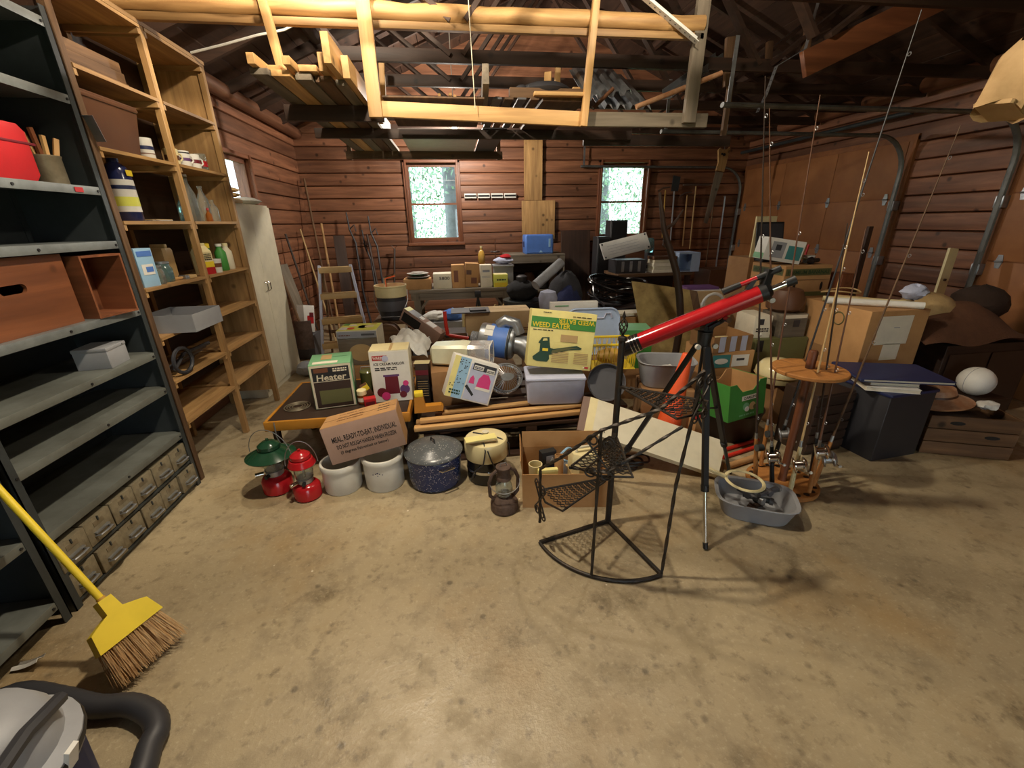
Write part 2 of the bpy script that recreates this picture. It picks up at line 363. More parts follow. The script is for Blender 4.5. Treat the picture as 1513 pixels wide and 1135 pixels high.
# gables and roof
RX0, RZ0 = (XL+XR)/2, 4.45
for nm, y0, y1 in (('wall_gable_back', YB, YB+.1), ('wall_gable_rear', YR-.1, YR)):
    struct(MB().prism([(XL-.12, ZT), (XR+.12, ZT), (RX0, RZ0+.06)], y0, y1).build(nm, 'log_x'))
for nm, sx, ex in (('ceiling_left', XL-.3, -1), ('ceiling_right', XR+.3, 1)):
    c = bpy.data.objects.new(nm, None); link(c); struct(c)
    zz = lambda x: ZT+.04+(RZ0-ZT)*(1-abs(x-RX0)/(RX0-XL))
    n = 14
    for i in range(n):
        xa, xb = sx+(RX0-sx)*i/n, sx+(RX0-sx)*(i+1)/n
        g = .004*(1 if xb > xa else -1); d = random.Random(i).uniform(0, .006)
        p = [(xa+g, zz(xa+g)+d), (xb-g, zz(xb-g)+d), (xb-g, zz(xb-g)+.03), (xa+g, zz(xa+g)+.03)]
        MB().prism(p, YR-.1, YB+.1).build('roof_board', 'roofdeck', c)
    p = [(sx, zz(sx)+.031), (RX0, zz(RX0)+.031), (RX0, zz(RX0)+.06), (sx, zz(sx)+.06)]
    MB().prism(p, YR-.1, YB+.1).build('roof_felt', 'black', c)
# purlin logs under the left slope and trusses across
def zroof(x): return ZT+.04+(RZ0-ZT)*(1-abs(x-RX0)/(RX0-XL))
t1 = bpy.data.objects.new('trim_1', None); link(t1); struct(t1)
for x in (-2.16, 5.0): MB().tube([(x, YR, ZT-.02), (x, YB-.05, ZT-.02)], .075, 10).build('wall_plate_log', 'log_y', t1)
for x in (-1.2, -.1, 2.9, 4.0): MB().tube([(x, YR, zroof(x)-.06), (x, YB-.05, zroof(x)-.06)], .055, 8).build('purlin', 'darkwood_y', t1)
def truss(Y, m='oldwood_x', logchord=False):
    t = bpy.data.objects.new('roof_truss', None); link(t); struct(t); t.location = (0, Y, 0); zc = 2.76
    MB().box(XL+.06 if Y < 3.5 else -.8, 1.82 if logchord else XR-.06, -.02, .02, zc, zc+(.04 if logchord else .09), .004).build('bottom_chord', 'shelfwood_x' if logchord else m, t)
    if Y > 3.5: MB().bar((-.72, .03, zc+.04), (-1.12, .03, zroof(-1.12)-.1), .04, .07, (0,1,0)).build('web', m, t)
    if logchord:
        rg = random.Random(4); pts = [(XL+.06+4.0*i/24, .0+rg.uniform(-.01,.01), zc+.092+rg.uniform(-.006,.006)) for i in range(25)]
        MB().tube(pts, [.05+rg.uniform(-.004,.004) for _ in pts], 12).build('log_chord', 'shelfwood_x', t)
    for s in (-1, 1):
        x0 = XL+.1 if s < 0 else XR-.1
        MB().bar((x0, 0, zroof(x0)-.1), (RX0-.001*s, 0, zroof(RX0)-.1), .04, .09).build('rafter', m, t)
        xs = [RX0+s*q for q in (0.35, 1.25, 2.2)]
        MB().bar((RX0+s*.02, .012*s, zroof(RX0)-.16), (xs[1], .012*s, zc+.05), .03, .08, (0,1,0)).build('web', m, t)
        MB().bar((xs[1]+s*.1, 0, zc+.05), (xs[2], 0, zroof(xs[2])-.12), .03, .08, (0,1,0)).build('web', m, t)
    return t
for i, Y in enumerate((-1.7, -.4, .8, 2.0, 2.8, 3.40, 4.0, 4.62, 5.3, 6.0, 6.7)): truss(Y, 'darkwood_x', i == 5)

_a, _b = at_y(1186, 96, 3.42), at_y(1440, -28, 3.42)
struct(MB().bar(_a, _b, .04, .17, (0,0,1), .003).build('trim_8', 'redwood_x'))
# windows
def window(n, axis, at, w, face):
    """double-hung window; built in local x,z facing -y and turned into its wall"""
    a0, a1, z0, z1 = w; W = a1-a0; H = z1-z0
    o = bpy.data.objects.new('window_%d' % n, None); link(o); struct(o)
    if axis == 0: o.location = ((a0+a1)/2, at, z0)
    else: o.location = (at, (a0+a1)/2, z0); o.rotation_euler = (0, 0, PI/2)
    hw = W/2; f = .07
    for s in (-1, 1):
        MB().box(min(s*hw, s*(hw-.035)), max(s*hw, s*(hw-.035)), -.06, .13, 0, H, .003).build('jamb', 'redwood_z', o)
        MB().box(min(s*(hw-.03), s*(hw-.06)), max(s*(hw-.03), s*(hw-.06)), -.075, -.05, .0, H, .003).build('casing', 'redwood_z', o)
    MB().box(-hw, hw, -.06, .13, H-.04, H, .003).build('head', 'redwood_x', o)
    MB().box(-hw-.02, hw+.02, -.085, .13, 0, .045, .004).build('sill', 'redwood_x', o)
    zi0, zi1, zm = .045, H-.04, H*.5
    for k, (za, zb, y) in enumerate(((zi0, zm+.015, -.04 if axis else .03), (zm-.015, zi1, -.01 if axis else .06))):
        s = bpy.data.objects.new('sash', None); link(s, o); iw = hw-.035
        for sg in (-1, 1): MB().box(min(sg*iw, sg*(iw-.045)), max(sg*iw, sg*(iw-.045)), y, y+.03, za, zb).build('stile', 'redwood_z', s)
        MB().box(-iw+.045, iw-.045, y, y+.03, za, za+(.07 if k == 0 else .03)).build('rail', 'redwood_x', s)
        MB().box(-iw+.045, iw-.045, y, y+.03, zb-(.03 if k == 0 else .05), zb).build('rail', 'redwood_x', s)
        MB().box(-iw+.04, iw-.04, y+.012, y+.016, za+.02, zb-.02).build('pane', 'glass', s)
    return o
window(1, 0, YB, W1, -1); window(2, 0, YB, W2, -1)
w3 = window(3, 1, XL, W3, 1)

# garage doors on the right wall
def garage_door(n, y0, y1, seed):
    o = bpy.data.objects.new('door_%d' % n, None); link(o); struct(o); o.location = (XR-.06, (y0+y1)/2, 0)
    hw = (y1-y0)/2; h = DZ/4
    for r in range(4):
        za, zb = r*h+.003, (r+1)*h-.003
        MB().box(.008, .03, -hw-.04, hw+.04, za-.003, zb+.003).build('section_back', 'door_frame', o)
        nc = 3
        for c in range(nc):
            ya, yb = -hw+2*hw*c/nc, -hw+2*hw*(c+1)/nc
            MB().box(0, .012, ya+.004, yb-.004, za+.004, zb-.004, .002).build('door_panel', 'door_panel', o)
    hinge = MB().prism([(-.018,-.06),(.018,-.06),(.028,-.012),(.028,.012),(.018,.06),(-.018,.06),(-.028,.012),(-.028,-.012)], -.006, 0).cyl((-.03,-.008,0),(.03,-.008,0),.008,n=8).mesh('hinge','galv')
    for r in (1, 2, 3):
        for y in (-hw+.1, -hw/3, hw/3, hw-.1):
            share('hinge', hinge, o, T(0, y, r*h) @ RZ(-90))
    for s in (-1, 1):
        yy = s*(hw+.035); pts = [(-.05, yy, .02), (-.05, yy, 2.02)]
        for k in range(1, 9):
            a = PI/2*k/8; pts.append((-.05-.38*(1-math.cos(a)), yy, 2.02+.38*math.sin(a)))
        pts += [(-2.9, yy, 2.42)]
        MB().tube(pts, .028, 8, flat=.7).build('track', 'tracksteel', o)
        for z in (.5, 1.1, 1.7): MB().box(-.06, .03, yy-.035, yy+.035, z-.05, z+.05, .004).build('track_bracket', 'galv', o)
    MB().bar((-2.85, hw+.035, 2.44), (-2.85, hw+.035, 2.86), .03, .004).build('track_hanger', 'galv', o)
    MB().bar((-2.85, -hw-.035, 2.44), (-2.85, -hw-.035, 2.86), .03, .004).build('track_hanger', 'galv', o)
    MB().cyl((-.12, -hw-.05, 2.62), (-.12, hw+.05, 2.62), .025, n=10).build('spring_shaft', 'steel_dark', o)
    return o
garage_door(1, 4.64, 7.38, 1); garage_door(2, .76, 3.54, 2)

for k, y in enumerate((.69, 3.575, 4.605, 7.415)):
    struct(MB().box(XR-.05, XR+.16, y-.035, y+.035, 0, DZ+.04, .003).build('trim_%d' % (k+2), 'door_frame'))
for k, (y0, y1) in enumerate(((.65, 3.62), (4.57, 7.46))): struct(MB().box(XR-.045, XR+.16, y0, y1, DZ, DZ+.06, .003).build('trim_%d' % (k+6), 'door_frame'))
# trees beyond the windows
def tree(label, x, y, r, h, crown, n, seed):
    t = thing('outdoor_tree', label, 'tree', (x, y, -.13), group='trees outside the windows')
    rg = random.Random(seed)
    MB().tube([(0,0,0),(0.03,0,h*.3),(-.04,.05,h*.7),(0,0,h)], [r*1.35, r, r*.8, r*.4], 10).build('trunk', 'bark', t)
    mb = MB(); cx, cz, cr, ch = crown
    for i in range(n):
        a = rg.uniform(0, 2*PI); q = cr*math.sqrt(rg.random()); p = V((math.cos(a)*q, math.sin(a)*q*.7, rg.uniform(cz-ch, cz+ch)))
        s = rg.uniform(.03, .075); M = Matrix.Translation(p) @ Euler((rg.uniform(0,6), rg.uniform(0,6), rg.uniform(0,6))).to_matrix().to_4x4()
        mb.add([(-s,0,0),(0,-s*.5,.01),(s,0,0),(0,s*.5,.01)], [(0,1,2,3)], M)
    f = mb.build('foliage', 'leaf', t); f['kind'] = 'stuff'
    return t
_p = at_y(668, 300, 10.0)
tree('thick grey trunk outside the window above the workbench', _p.x, 10.0, .2, 6, (0, 3.1, 1.6, .9), 900, 1)
tree('leafy tree left of the thick trunk, seen through the workbench window', -1.2, 14, .12, 6, (0, 2.6, 2.2, 2.4), 7500, 2)
tree('leafy tree seen through the window behind the tall black speaker', 4.5, 13, .12, 6, (0, 2.8, 2.4, 2.2), 7500, 3)
tree('leafy tree outside the small window above the white cabinet', -9.5, 13.5, .14, 6, (0, 2.8, 2.2, 2.2), 2600, 4)

# lamps
for i, (p, e, c) in enumerate(LAMPS):
    t = thing('ceiling_lamp', ['bare bulb lamp hanging over the open floor', 'bare bulb lamp hanging right of the rack', 'added unseen bulb between the rack and the trusses, brightening the pile', 'added unseen bulb over the workbench, brightening the back wall'][i], 'lamp', p, group='bare bulb lamps')
    MB().lathe([(.012,.06),(.02,.07),(.035,.12),(.05,.16),(.05,.19)], 14).build('lampholder', 'white', t)
    MB().lathe([(.004,-.05),(.028,-.03),(.034,0),(.026,.035),(.014,.07)], 14).build('bulb', 'bulb', t)
    MB().cyl((0,0,.19), (0,0,max(.2, zroof(p[0])-p[2]-.02)), .006, n=6).build('cord', 'white', t)
    l = bpy.data.lights.new('bulb_light', 'POINT'); l.energy = e; l.color = c; l.shadow_soft_size = LAMP_R
    link(bpy.data.objects.new('bulb_light', l), t)
# ================================================================== left side: steel shelving
def steel_shelving(label, y0, y1, levels, drawers, group):
    t = thing('steel_shelving', label, 'shelving unit', (-1.77, 0, 0), group=group); xb = -.42
    MB().box(xb, xb+.004, y0+.005, y1-.005, .02, 2.55).build('back_panel', 'steel_dark', t)
    for y in (y0, y1):
        for x in (-.035, xb+.004):
            MB().box(x, x+.035, y-.004, y, 0, 2.55).box((x+.031 if x > -.1 else x), (x+.035 if x > -.1 else x+.004), y-.035 if y == y1 else y-.004, y if y == y1 else y+.03, 0, 2.55).build('upright', 'steel_dark', t)
        MB().box(xb+.03, -.036, y-.003, y-.001, .02, 2.55).build('side_panel', 'steel_dark', t)
    for z in levels:
        s = MB().box(xb+.006, -.006, y0+.004, y1-.006, z+.012, z+.02).box(-.006, -.002, y0+.004, y1-.006, z-.018, z+.02, .001).build('shelf', 'steel_lip' if z > .9 else 'steel_shelf', t)
        for y in (y0+.02, (y0+y1)/2, y1-.05): MB().cyl((-.002, y, z), (.003, y, z), .006, n=8).build('bolt', 'black', s)
    if drawers:
        for z in (.19, .035): MB().box(-.30, -.003, y0+.005, y1-.006, z-.012, z).build('drawer_shelf', 'steel_dark', t)
        n = 6; w = (y1-y0-.03)/n
        body = MB().box(-.30, 0, -w/2+.004, w/2-.004, 0, .125, .002).mesh('drawer', 'drawer_paint')
        hnd = MB().tube([(0,-.04,.038),(.022,-.036,.04),(.028,0,.042),(.022,.036,.04),(0,.04,.038)], .007, 6, flat=.6).box(.0, .012, -.042, .042, .048, .056).mesh('handle', 'galv')
        crd = MB().box(0, .002, -.03, .03, .082, .104).mesh('label_holder', 'tin')
        pul = MB().box(0, .006, -.003, .003, .10, .122).mesh('stop_tab', 'steel_dark')
        rg = random.Random(9)
        for r, z in enumerate((.195, .04)):
            for k in range(n):
                d = share('drawer', body, t, T(-.008+rg.choice((0,0,.004,.012)), y0+.012+w*(k+.5), z))
                share('handle', hnd, d); share('label_holder', crd, d); share('stop_tab', pul, d)
    return t
LV = [.375, .68, .90, 1.16, 1.52, 1.78, 2.18, 2.48]
sh1 = steel_shelving('grey steel shelving unit with rows of small drawers at its foot', 1.66, 2.67, LV, True, 'steel shelving units')
for z, y, s in ((1.78, 2.50, '248'), (1.78, 2.03, '')):
    p = patch('sticker', 'red', sh1, .05, .022, T(.001, y, z) @ RZ(90))
for z in (.08,): pass
sh2 = steel_shelving('grey steel shelving unit at the far left behind the broom handle', .62, 1.63, [.10, .42, .75, 1.10, 1.45, 1.85, 2.25], False, 'steel shelving units')

# things on the steel shelves
ZS = lambda z: z+.0205
t = thing('storage_case', 'red plastic case on the upper steel shelf', 'case', (-1.97, 2.21, ZS(1.78)))
MB().box(-.15, .15, -.2, .2, 0, .23, .03).build('body', 'red', t); MB().box(-.153, .153, -.203, .203, .15, .16, .002).build('seam', 'maroon', t)
MB().tube([(.0,-.07,.23),(0,-.06,.26),(0,.06,.26),(0,.07,.23)], .011, 8).build('handle', 'red', t)
t = thing('brush_can', 'round tin holding wooden-handled paint brushes on upper steel shelf', 'can', (-1.9, 2.545, ZS(1.78)))
MB().lathe([(.055,0),(.058,.005),(.057,.12),(.060,.125),(.060,.13),(.054,.13),(.053,.01),(.0,.01)], 20, capb=False).build('tin', 'tin', t)
for i, (dx, dy, h) in enumerate(((-.02,-.05,.10),(-.01,-.035,.09),(.01,-.03,.11),(.0,.02,.09),(.02,.04,.08),(-.02,.05,.09))):
    b = MB().bar((dx*.4, dy*.3, .02), (dx*1.6, dy*1.5, .13+h), .012, .02).build('brush_handle', ('redwood_z','pine_z','redwood_z','pine_z','pine_z','oldwood_z')[i], t)
t = thing('wooden_crate', 'closed brown wooden box with an oval hand hole on steel shelf', 'box', (-1.93, 2.03, ZS(1.16)))
def hole_board(mb, w, h, th, hw=.06, hh=.02, hz=.19):
    """board in local y,z with an oval hole"""
    out = [(-w/2,0),(w/2,0),(w/2,h),(-w/2,h)]; n = 16
    inn = []
    for k in range(n):
        a = 2*PI*k/n+PI/4; q = math.cos(a); inn.append(((hw-hh)*(1 if q > 0 else -1)+hh*q, hz+hh*math.sin(a)))
    ring = []
    for k in range(n):
        y, z = inn[k][0], inn[k][1]-hz; a = 2*PI*k/n+PI/4; q, r = math.cos(a), math.sin(a); s = max(abs(q), abs(r)); ring.append((q/s*w/2, h/2+r/s*h/2))
    for x0 in (0, -th): pass
    vs_ = [(0, y, z) for y, z in ring]+[(0, y, z) for y, z in inn]+[(-th, y, z) for y, z in ring]+[(-th, y, z) for y, z in inn]
    fs_ = []
    for k in range(n):
        j = (k+1) % n
        fs_ += [(k, j, n+j, n+k), (2*n+j, 2*n+k, 3*n+k, 3*n+j), (n+k, n+j, 3*n+j, 3*n+k), (j, k, 2*n+k, 2*n+j)]
    return mb.add(vs_, fs_)
hole_board(MB(), .56, .30, .015).build('front_board', 'redwood_y', t, T(.12,.0,0))
MB().box(-.18,-.165,-.28,.28,0,.30).build('back_board', 'redwood_y', t)
for y in (-.28, .265): MB().box(-.164,.104,y,y+.015,0,.30).build('end_board', 'redwood_x', t)
MB().box(-.18,.12,-.28,.28,.3,.315).build('lid', 'redwood_y', t); MB().box(-.164,.104,-.264,.264,.005,.015).build('bottom', 'redwood_y', t)
t = thing('open_wooden_box', 'empty brown wooden box lying open to the room on steel shelf', 'box', (-1.84, 2.475, ZS(1.16)), rz=-8)
for y in (-.115, .105): MB().box(-.1,.09,y,y+.01,0,.30).build('side_board', 'redwood_x', t)
for z in (0, .29): MB().box(-.1,.09,-.104,.104,z,z+.01).build('end_board', 'redwood_x', t)
MB().box(-.1,-.092,-.104,.104,.011,.289).build('bottom', 'redwood_z', t)
tag(MB().lathe([(.02,0),(.022,.004),(.022,.17),(.012,.19),(.012,.21),(0,.21)],14).build('caulk_tube','white'), 'white tube standing behind the open wooden box', 'tube').location = (-1.82, 2.615, ZS(1.16))
t = thing('steel_box', 'small plain grey metal box on a lower steel shelf', 'box', (-1.88, 2.42, ZS(.90)), rz=8)
MB().box(-.075,.075,-.085,.085,0,.09,.003).build('body','grey',t); MB().box(-.077,.077,-.087,.087,.09,.108,.003).build('lid','grey',t); MB().cyl((.076,.05,.10),(.081,.05,.10),.004,n=6).build('catch','galv',t)

# ------------------------------------------------------------------ wooden shelving
t = thing('wooden_shelving', 'tall home-built wooden shelving of two bays beside the white cabinet', 'shelving unit', (-1.78, 0, 0))
WL = [.42, .70, .98, 1.27, 1.64, 2.0, 2.36, 2.74]
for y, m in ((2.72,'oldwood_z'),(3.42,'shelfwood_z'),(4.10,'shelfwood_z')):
    MB().box(-.04, 0, y-.02, y+.02, 0, 2.76, .003).build('post', m, t)
    MB().box(-.44, -.405, y-.02, y+.02, 0, 2.76, .003).build('post', m, t)
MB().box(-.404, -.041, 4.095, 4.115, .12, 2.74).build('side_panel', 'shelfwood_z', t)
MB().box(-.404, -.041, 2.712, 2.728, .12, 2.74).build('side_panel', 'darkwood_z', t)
MB().box(-.45, -.441, 2.70, 4.12, .3, 2.76).build('back_panel', 'darkwood_y', t)
for z in WL:
    for ya, yb in ((2.742, 3.398), (3.442, 4.078)):
        MB().box(-.40, .004, ya, yb, z-.018, z).build('shelf', 'shelfwood_y', t)
        for y in (ya, yb-.02): MB().box(-.40, -.001, y, y+.02, z-.05, z-.019).build('cleat', 'shelfwood_x', t)
MB().box(-.04, .006, 2.70, 4.12, 2.741, 2.765).build('top_rail', 'shelfwood_y', t)
MB().bar((.012, 2.74, 2.02), (.012, 2.70, 2.13), .004, .065, (1,0,0)).build('metal_plate', 'galv', t)

def on_shelf(y, z, x=-1.90): return (x, y, z+.0005)
t = thing('plank_stack', 'short brown planks stacked on the high wooden shelf', 'planks', on_shelf(3.05, 2.36, -1.98))
for k in range(3): MB().box(-.14+.02*k, .10-.01*k, -.3, .27, .055*k, .055*k+.05, .003).build('plank', 'oldwood_y', t)
t = thing('plastic_bin', 'large brown plastic bin on shelf beside white printed can', 'bin', on_shelf(3.0, 2.0, -1.97))
MB().loft([[(sx*a,sy*b,z) for sx,sy in ((-1,-1),(1,-1),(1,1),(-1,1))] for a,b,z in ((.12,.18,0),(.145,.215,.24))]).box(-.155,.155,-.225,.225,.24,.26,.01).build('bin', 'brown', t)
MB().box(-.15,.15,-.22,.22,.2605,.27,.004).build('lid', 'brown', t)
def mug(label, y, z, r, h, c, band, handle=True, x=-1.86, mark=None):
    t = thing('mug', label, 'mug', on_shelf(y, z, x), rz=-25, group='mugs and tins on the shelf')
    MB().lathe([(r*.95,0),(r,.004),(r,h),(r-.004,h),(r-.004,.008),(0,.008)], 20, capb=False).build('cup', c, t)
    for k, (za, zb, m) in enumerate(band): MB().lathe([(r+.0008,za),(r+.0008,zb)], 20, capa=False, capb=False).build('printed_band', m, t)
    if handle: MB().tube([(r*.1,r,h*.8),(r*.1,r+.022,h*.72),(r*.1,r+.026,h*.45),(r*.1,r,h*.25)], .006, 8).build('handle', c, t)
    return t
mug('white printed can alone beside the brown bin', 3.26, 2.0, .045, .12, 'white_gloss', [(.055,.075,'navy'),(.03,.035,'brownprint')], False)
mug('cream mug with brown print at the left of the mug row', 3.53, 2.0, .042, .10, 'cream_gloss', [(.03,.06,'brown')])
mug('white mug with dark rim stripe in the mug row', 3.66, 2.0, .045, .105, 'white_gloss', [(.088,.096,'charcoal'),(.04,.06,'purple')])
mug('white mug with purple heart print in the mug row', 3.79, 2.0, .044, .10, 'white_gloss', [(.04,.065,'maroon')])
mug('drinking glass with red print at the right end of the mug row', 3.90, 2.0, .04, .12, 'bottle_glass', [(.03,.07,'red')], False)
t = thing('insect_spray_jug', 'tall blue jug with yellow and white label on wooden shelf', 'jug', on_shelf(2.95, 1.64, -1.87))
MB().lathe([(.06,0),(.066,.01),(.066,.25),(.05,.29),(.028,.31),(.028,.33),(0,.33)], 20).build('jug', 'navy_gloss', t)
MB().lathe([(.067,.05),(.067,.22)],20,capa=False,capb=False).build('label','white',t); MB().lathe([(.0675,.08),(.0675,.13)],20,capa=False,capb=False).build('label_band','limeyellow',t)
MB().lathe([(.0675,.17),(.0675,.19)],20,capa=False,capb=False).build('label_band','navy',t); patch('sticker','yellow',t,.05,.03,T(.067,0,.255)@RZ(90))
t = thing('paper_stack', 'loose papers and magazines lying behind the blue jug', 'papers', on_shelf(3.14, 1.64))
for k in range(3): MB().box(-.1,.08,-.1+.02*k,.11+.02*k,.004*k,.004*k+.0035).build('sheet', ('charcoal','paper','tan')[k], t, RZ(6*k-5))
def bottle(label, y, z, r, h, m, cap=None, x=-1.87, neck=.35):
    t = thing('glass_bottle', label, 'bottle', on_shelf(y, z, x), group='bottles on the wooden shelf')
    MB().lathe([(r*.9,0),(r,.006),(r,h*(.95-neck)),(r*.75,h*(1.05-neck)),(r*.36,h*(1.2-neck)),(r*.33,h*.95),(r*.4,h*.955),(r*.4,h),(0,h)], 18).build('glass', m, t)
    if cap: MB().lathe([(r*.42,h),(r*.42,h+.015),(0,h+.015)], 12).build('cap', cap, t)
bottle('short greenish bottle at the left of the glass bottles', 3.52, 1.64, .036, .17, 'aqua_glass')
bottle('tallest clear glass bottle on the wooden shelf', 3.63, 1.64, .042, .30, 'bottle_glass', 'white')
bottle('small amber bottle between two clear bottles', 3.735, 1.64, .022, .08, 'amber_glass', 'red', -1.82)
bottle('clear glass bottle right of the small amber bottle', 3.80, 1.64, .04, .25, 'bottle_glass')
bottle('short clear bottle at the right end of the bottles', 3.93, 1.64, .034, .16, 'bottle_glass')
t = thing('blue_box', 'narrow light blue carton with white picture on wooden shelf', 'carton', on_shelf(2.87, 1.27, -1.84), rz=80)
MB().box(-.06,.06,-.035,.035,0,.22,.002).build('carton','skyblue',t); patch('print','white',t,.08,.06,FRONT(.07,0,.10)); patch('print','blue',t,.05,.03,FRONT(.07,.01,.10,.0022)); patch('print','blue',t,.1,.03,FRONT(.07,0,.19))
def jar(label, y, r, h, m, x=-1.84):
    t = thing('glass_jar', label, 'jar', on_shelf(y, 1.27, x), group='glass jars')
    MB().lathe([(r*.9,0),(r,.008),(r,h*.72),(r*.8,h*.86),(r*.8,h),(0,h)], 18).build('glass', m, t); MB().lathe([(r*.82,h),(r*.82,h+.012),(0,h+.012)],16).build('lid','galv',t)
jar('clear glass jar beside the light blue carton', 2.99, .035, .10, 'bottle_glass'); jar('wide teal glass jar beside the paint brush', 3.10, .052, .115, 'aqua_glass', -1.87)
t = thing('paint_brush', 'wide paint brush lying on the wooden shelf', 'brush', on_shelf(3.25, 1.27, -1.83), rz=75)
MB().box(-.13,-.03,-.012,.012,.005,.02,.004).build('handle','pine_x',t); MB().box(-.03,.0,-.03,.03,.0,.025,.002).build('ferrule','galv',t); MB().box(.0,.065,-.03,.03,.002,.024,.004).build('bristles','tan',t)
t = thing('flour_sack', 'tan paper sack behind the post on wooden shelf', 'sack', on_shelf(3.34, 1.27, -2.0)); MB().box(-.06,.06,-.05,.05,0,.2,.015).build('sack','tan',t); MB().box(-.05,.05,-.012,.012,.2,.225,.004).build('folded_top','tan',t)
t = thing('drink_carton', 'yellow and red gable-top carton on the wooden shelf', 'carton', on_shelf(3.55, 1.27, -1.85), rz=70)
MB().box(-.045,.045,-.045,.045,0,.16).build('carton','cream',t); MB().add([(-.045,-.045,.16),(.045,-.045,.16),(.045,.045,.16),(-.045,.045,.16),(-.045,0,.205),(.045,0,.205)],[(0,1,5,4),(2,3,4,5),(0,4,3),(1,2,5),(3,2,1,0)]).box(-.045,.045,-.003,.003,.205,.22).build('gable','cream',t)
patch('print','red',t,.09,.05,FRONT(.09,0,.025)); patch('print','yellow',t,.09,.04,FRONT(.09,0,.07)); bars(t,'ink',.06,.05,4,FRONT(.09,.005,.125),3)
t = thing('canister', 'green canister with yellow lid on the wooden shelf', 'canister', on_shelf(3.70, 1.27, -1.92)); MB().lathe([(.055,0),(.055,.18),(0,.18)],20).build('can','green',t); MB().lathe([(.058,.18),(.058,.21),(.05,.215),(0,.215)],20).build('lid','yellow',t); MB().lathe([(.0555,.06),(.0555,.12)],20,capa=False,capb=False).build('label','mint',t)
t = thing('foam_cup', 'white printed cup in front of the green canister', 'cup', on_shelf(3.66, 1.27, -1.82)); MB().lathe([(.03,0),(.04,.10),(.036,.10),(.028,.006),(0,.006)],16,capb=False).build('cup','white',t); MB().lathe([(.0345,.04),(.0375,.07)],16,capa=False,capb=False).build('print','brownprint',t)
for lb, y, m in (('green plastic bottle right of the yellow-lidded canister', 3.82, 'green'), ('white plastic bottle at the right end of the carton shelf', 3.92, 'offwhite')):
    t = thing('plastic_bottle', lb, 'bottle', on_shelf(y, 1.27, -1.85), group='plastic bottles'); MB().lathe([(.038,0),(.042,.008),(.04,.14),(.02,.17),(.02,.185),(0,.185)],16).build('bottle',m,t); MB().lathe([(.022,.185),(.022,.205),(0,.205)],12).build('cap','white' if m == 'green' else 'cream',t)
t = thing('steel_tray', 'grey open sheet-metal box jutting from the wooden shelf', 'tray', on_shelf(3.03, .98, -1.80))
for a in ((-.16,.16,-.17,-.166),(-.16,.16,.166,.17)): MB().box(*a, 0, .11).build('side','grey',t)
for a in ((-.16,-.156),(.156,.16)): MB().box(*a, -.165, .165, 0, .11).build('end','grey',t)
MB().box(-.155,.155,-.165,.165,0,.004).build('bottom','grey',t)
t = thing('clamp_bundle', 'dark tangle of clamps and hose on a low wooden shelf', 'clamps', on_shelf(2.98, .70, -1.86))
for k in range(5): MB().tube([(.02*k-.06,-.12,.03),(.02*k-.05,.0,.03+.02*k),(.02*k-.03,.20+.02*k,.04+.018*k)], .013, 6).build('clamp_bar', ('charcoal','rust','dkgrey','rust','charcoal')[k], t)
MB().tube([(.08+.01*math.cos(a), -.10+.08*math.cos(a), .095+.08*math.sin(a)) for a in [2*PI*i/20 for i in range(20)]], .012, 6, closed=True).build('hose_loop','charcoal',t)

# ------------------------------------------------------------------ white cabinet and what lies on it
t = thing('metal_cabinet', 'white two-door metal storage cabinet beneath the left wall window', 'cabinet', (-1.90, 4.66, 0))
MB().box(-.30, -.012, -.47, .47, 0, 1.80, .004).build('body', 'offwhite', t)
for s in (-1, 1):
    d = MB().box(-.010, .004, min(0,s*.465)+(.002 if s > 0 else 0), max(0,s*.465)-(.002 if s < 0 else 0), .06, 1.78, .002).build('door', 'offwhite', t)
    MB().tube([(.004,s*.035,.98),(.03,s*.035,1.0),(.03,s*.035,1.06),(.004,s*.035,1.08)], .006, 6).build('handle', 'chrome', d)
tag(MB().box(-.12,.12,-.16,.16,0,.03,.004).build('book','tan'), 'tan books lying on the white cabinet beside the shelf post', 'book').location = (-2.02, 4.40, 1.8005)
t = thing('plastic_bundle', 'clear plastic sheeting folded on top of the white cabinet', 'bundle', (-2.02, 4.93, 1.803))
MB().ball((0,0,.035), .12, .2, .035, 14, 6, .12, 2).build('sheeting', 'white_cloth', t)
t = thing('glove_pile', 'tan work gloves piled on the white cabinet by the window', 'gloves', (-2.02, 4.63, 1.803))
for k in range(3): MB().ball((0,.01*k,.03+.045*k), .07, .07, .022, 10, 5, .15, k).build('glove', 'tan_cloth', t)

# ------------------------------------------------------------------ broom, vacuum, hose
A = at_z(148, 874, .32); B = at_x(-28, 684, -1.74)
t = thing('broom', 'yellow broom with straw bristles leaning on the steel shelving', 'broom')
ax = (A-B).normalized(); e1 = at_z(150, 980, .0); e2 = at_z(246, 900, .0); wd = (e2-e1); wd -= ax*wd.dot(ax); wd.normalize(); nn = ax.cross(wd)
Mx = Matrix(((wd.x,nn.x,-ax.x,A.x),(wd.y,nn.y,-ax.y,A.y),(wd.z,nn.z,-ax.z,A.z),(0,0,0,1)))
MB().cyl(B, A, .0125, n=12).build('handle', 'yellow', t)
MB().cyl(A-ax*.04, A+ax*.02, .015, n=12).build('ferrule', 'gold', t)
h = MB(); pr = [(-.022,.03),(.022,.03),(.026,-.03),(.075,-.05),(.095,-.06),(.11,-.135),(-.11,-.135),(-.095,-.06),(-.075,-.05),(-.026,-.03)]
h.prism(pr, -.026, .026, Mx).build('head', 'yellow', t)
rg = random.Random(3); mb = MB()
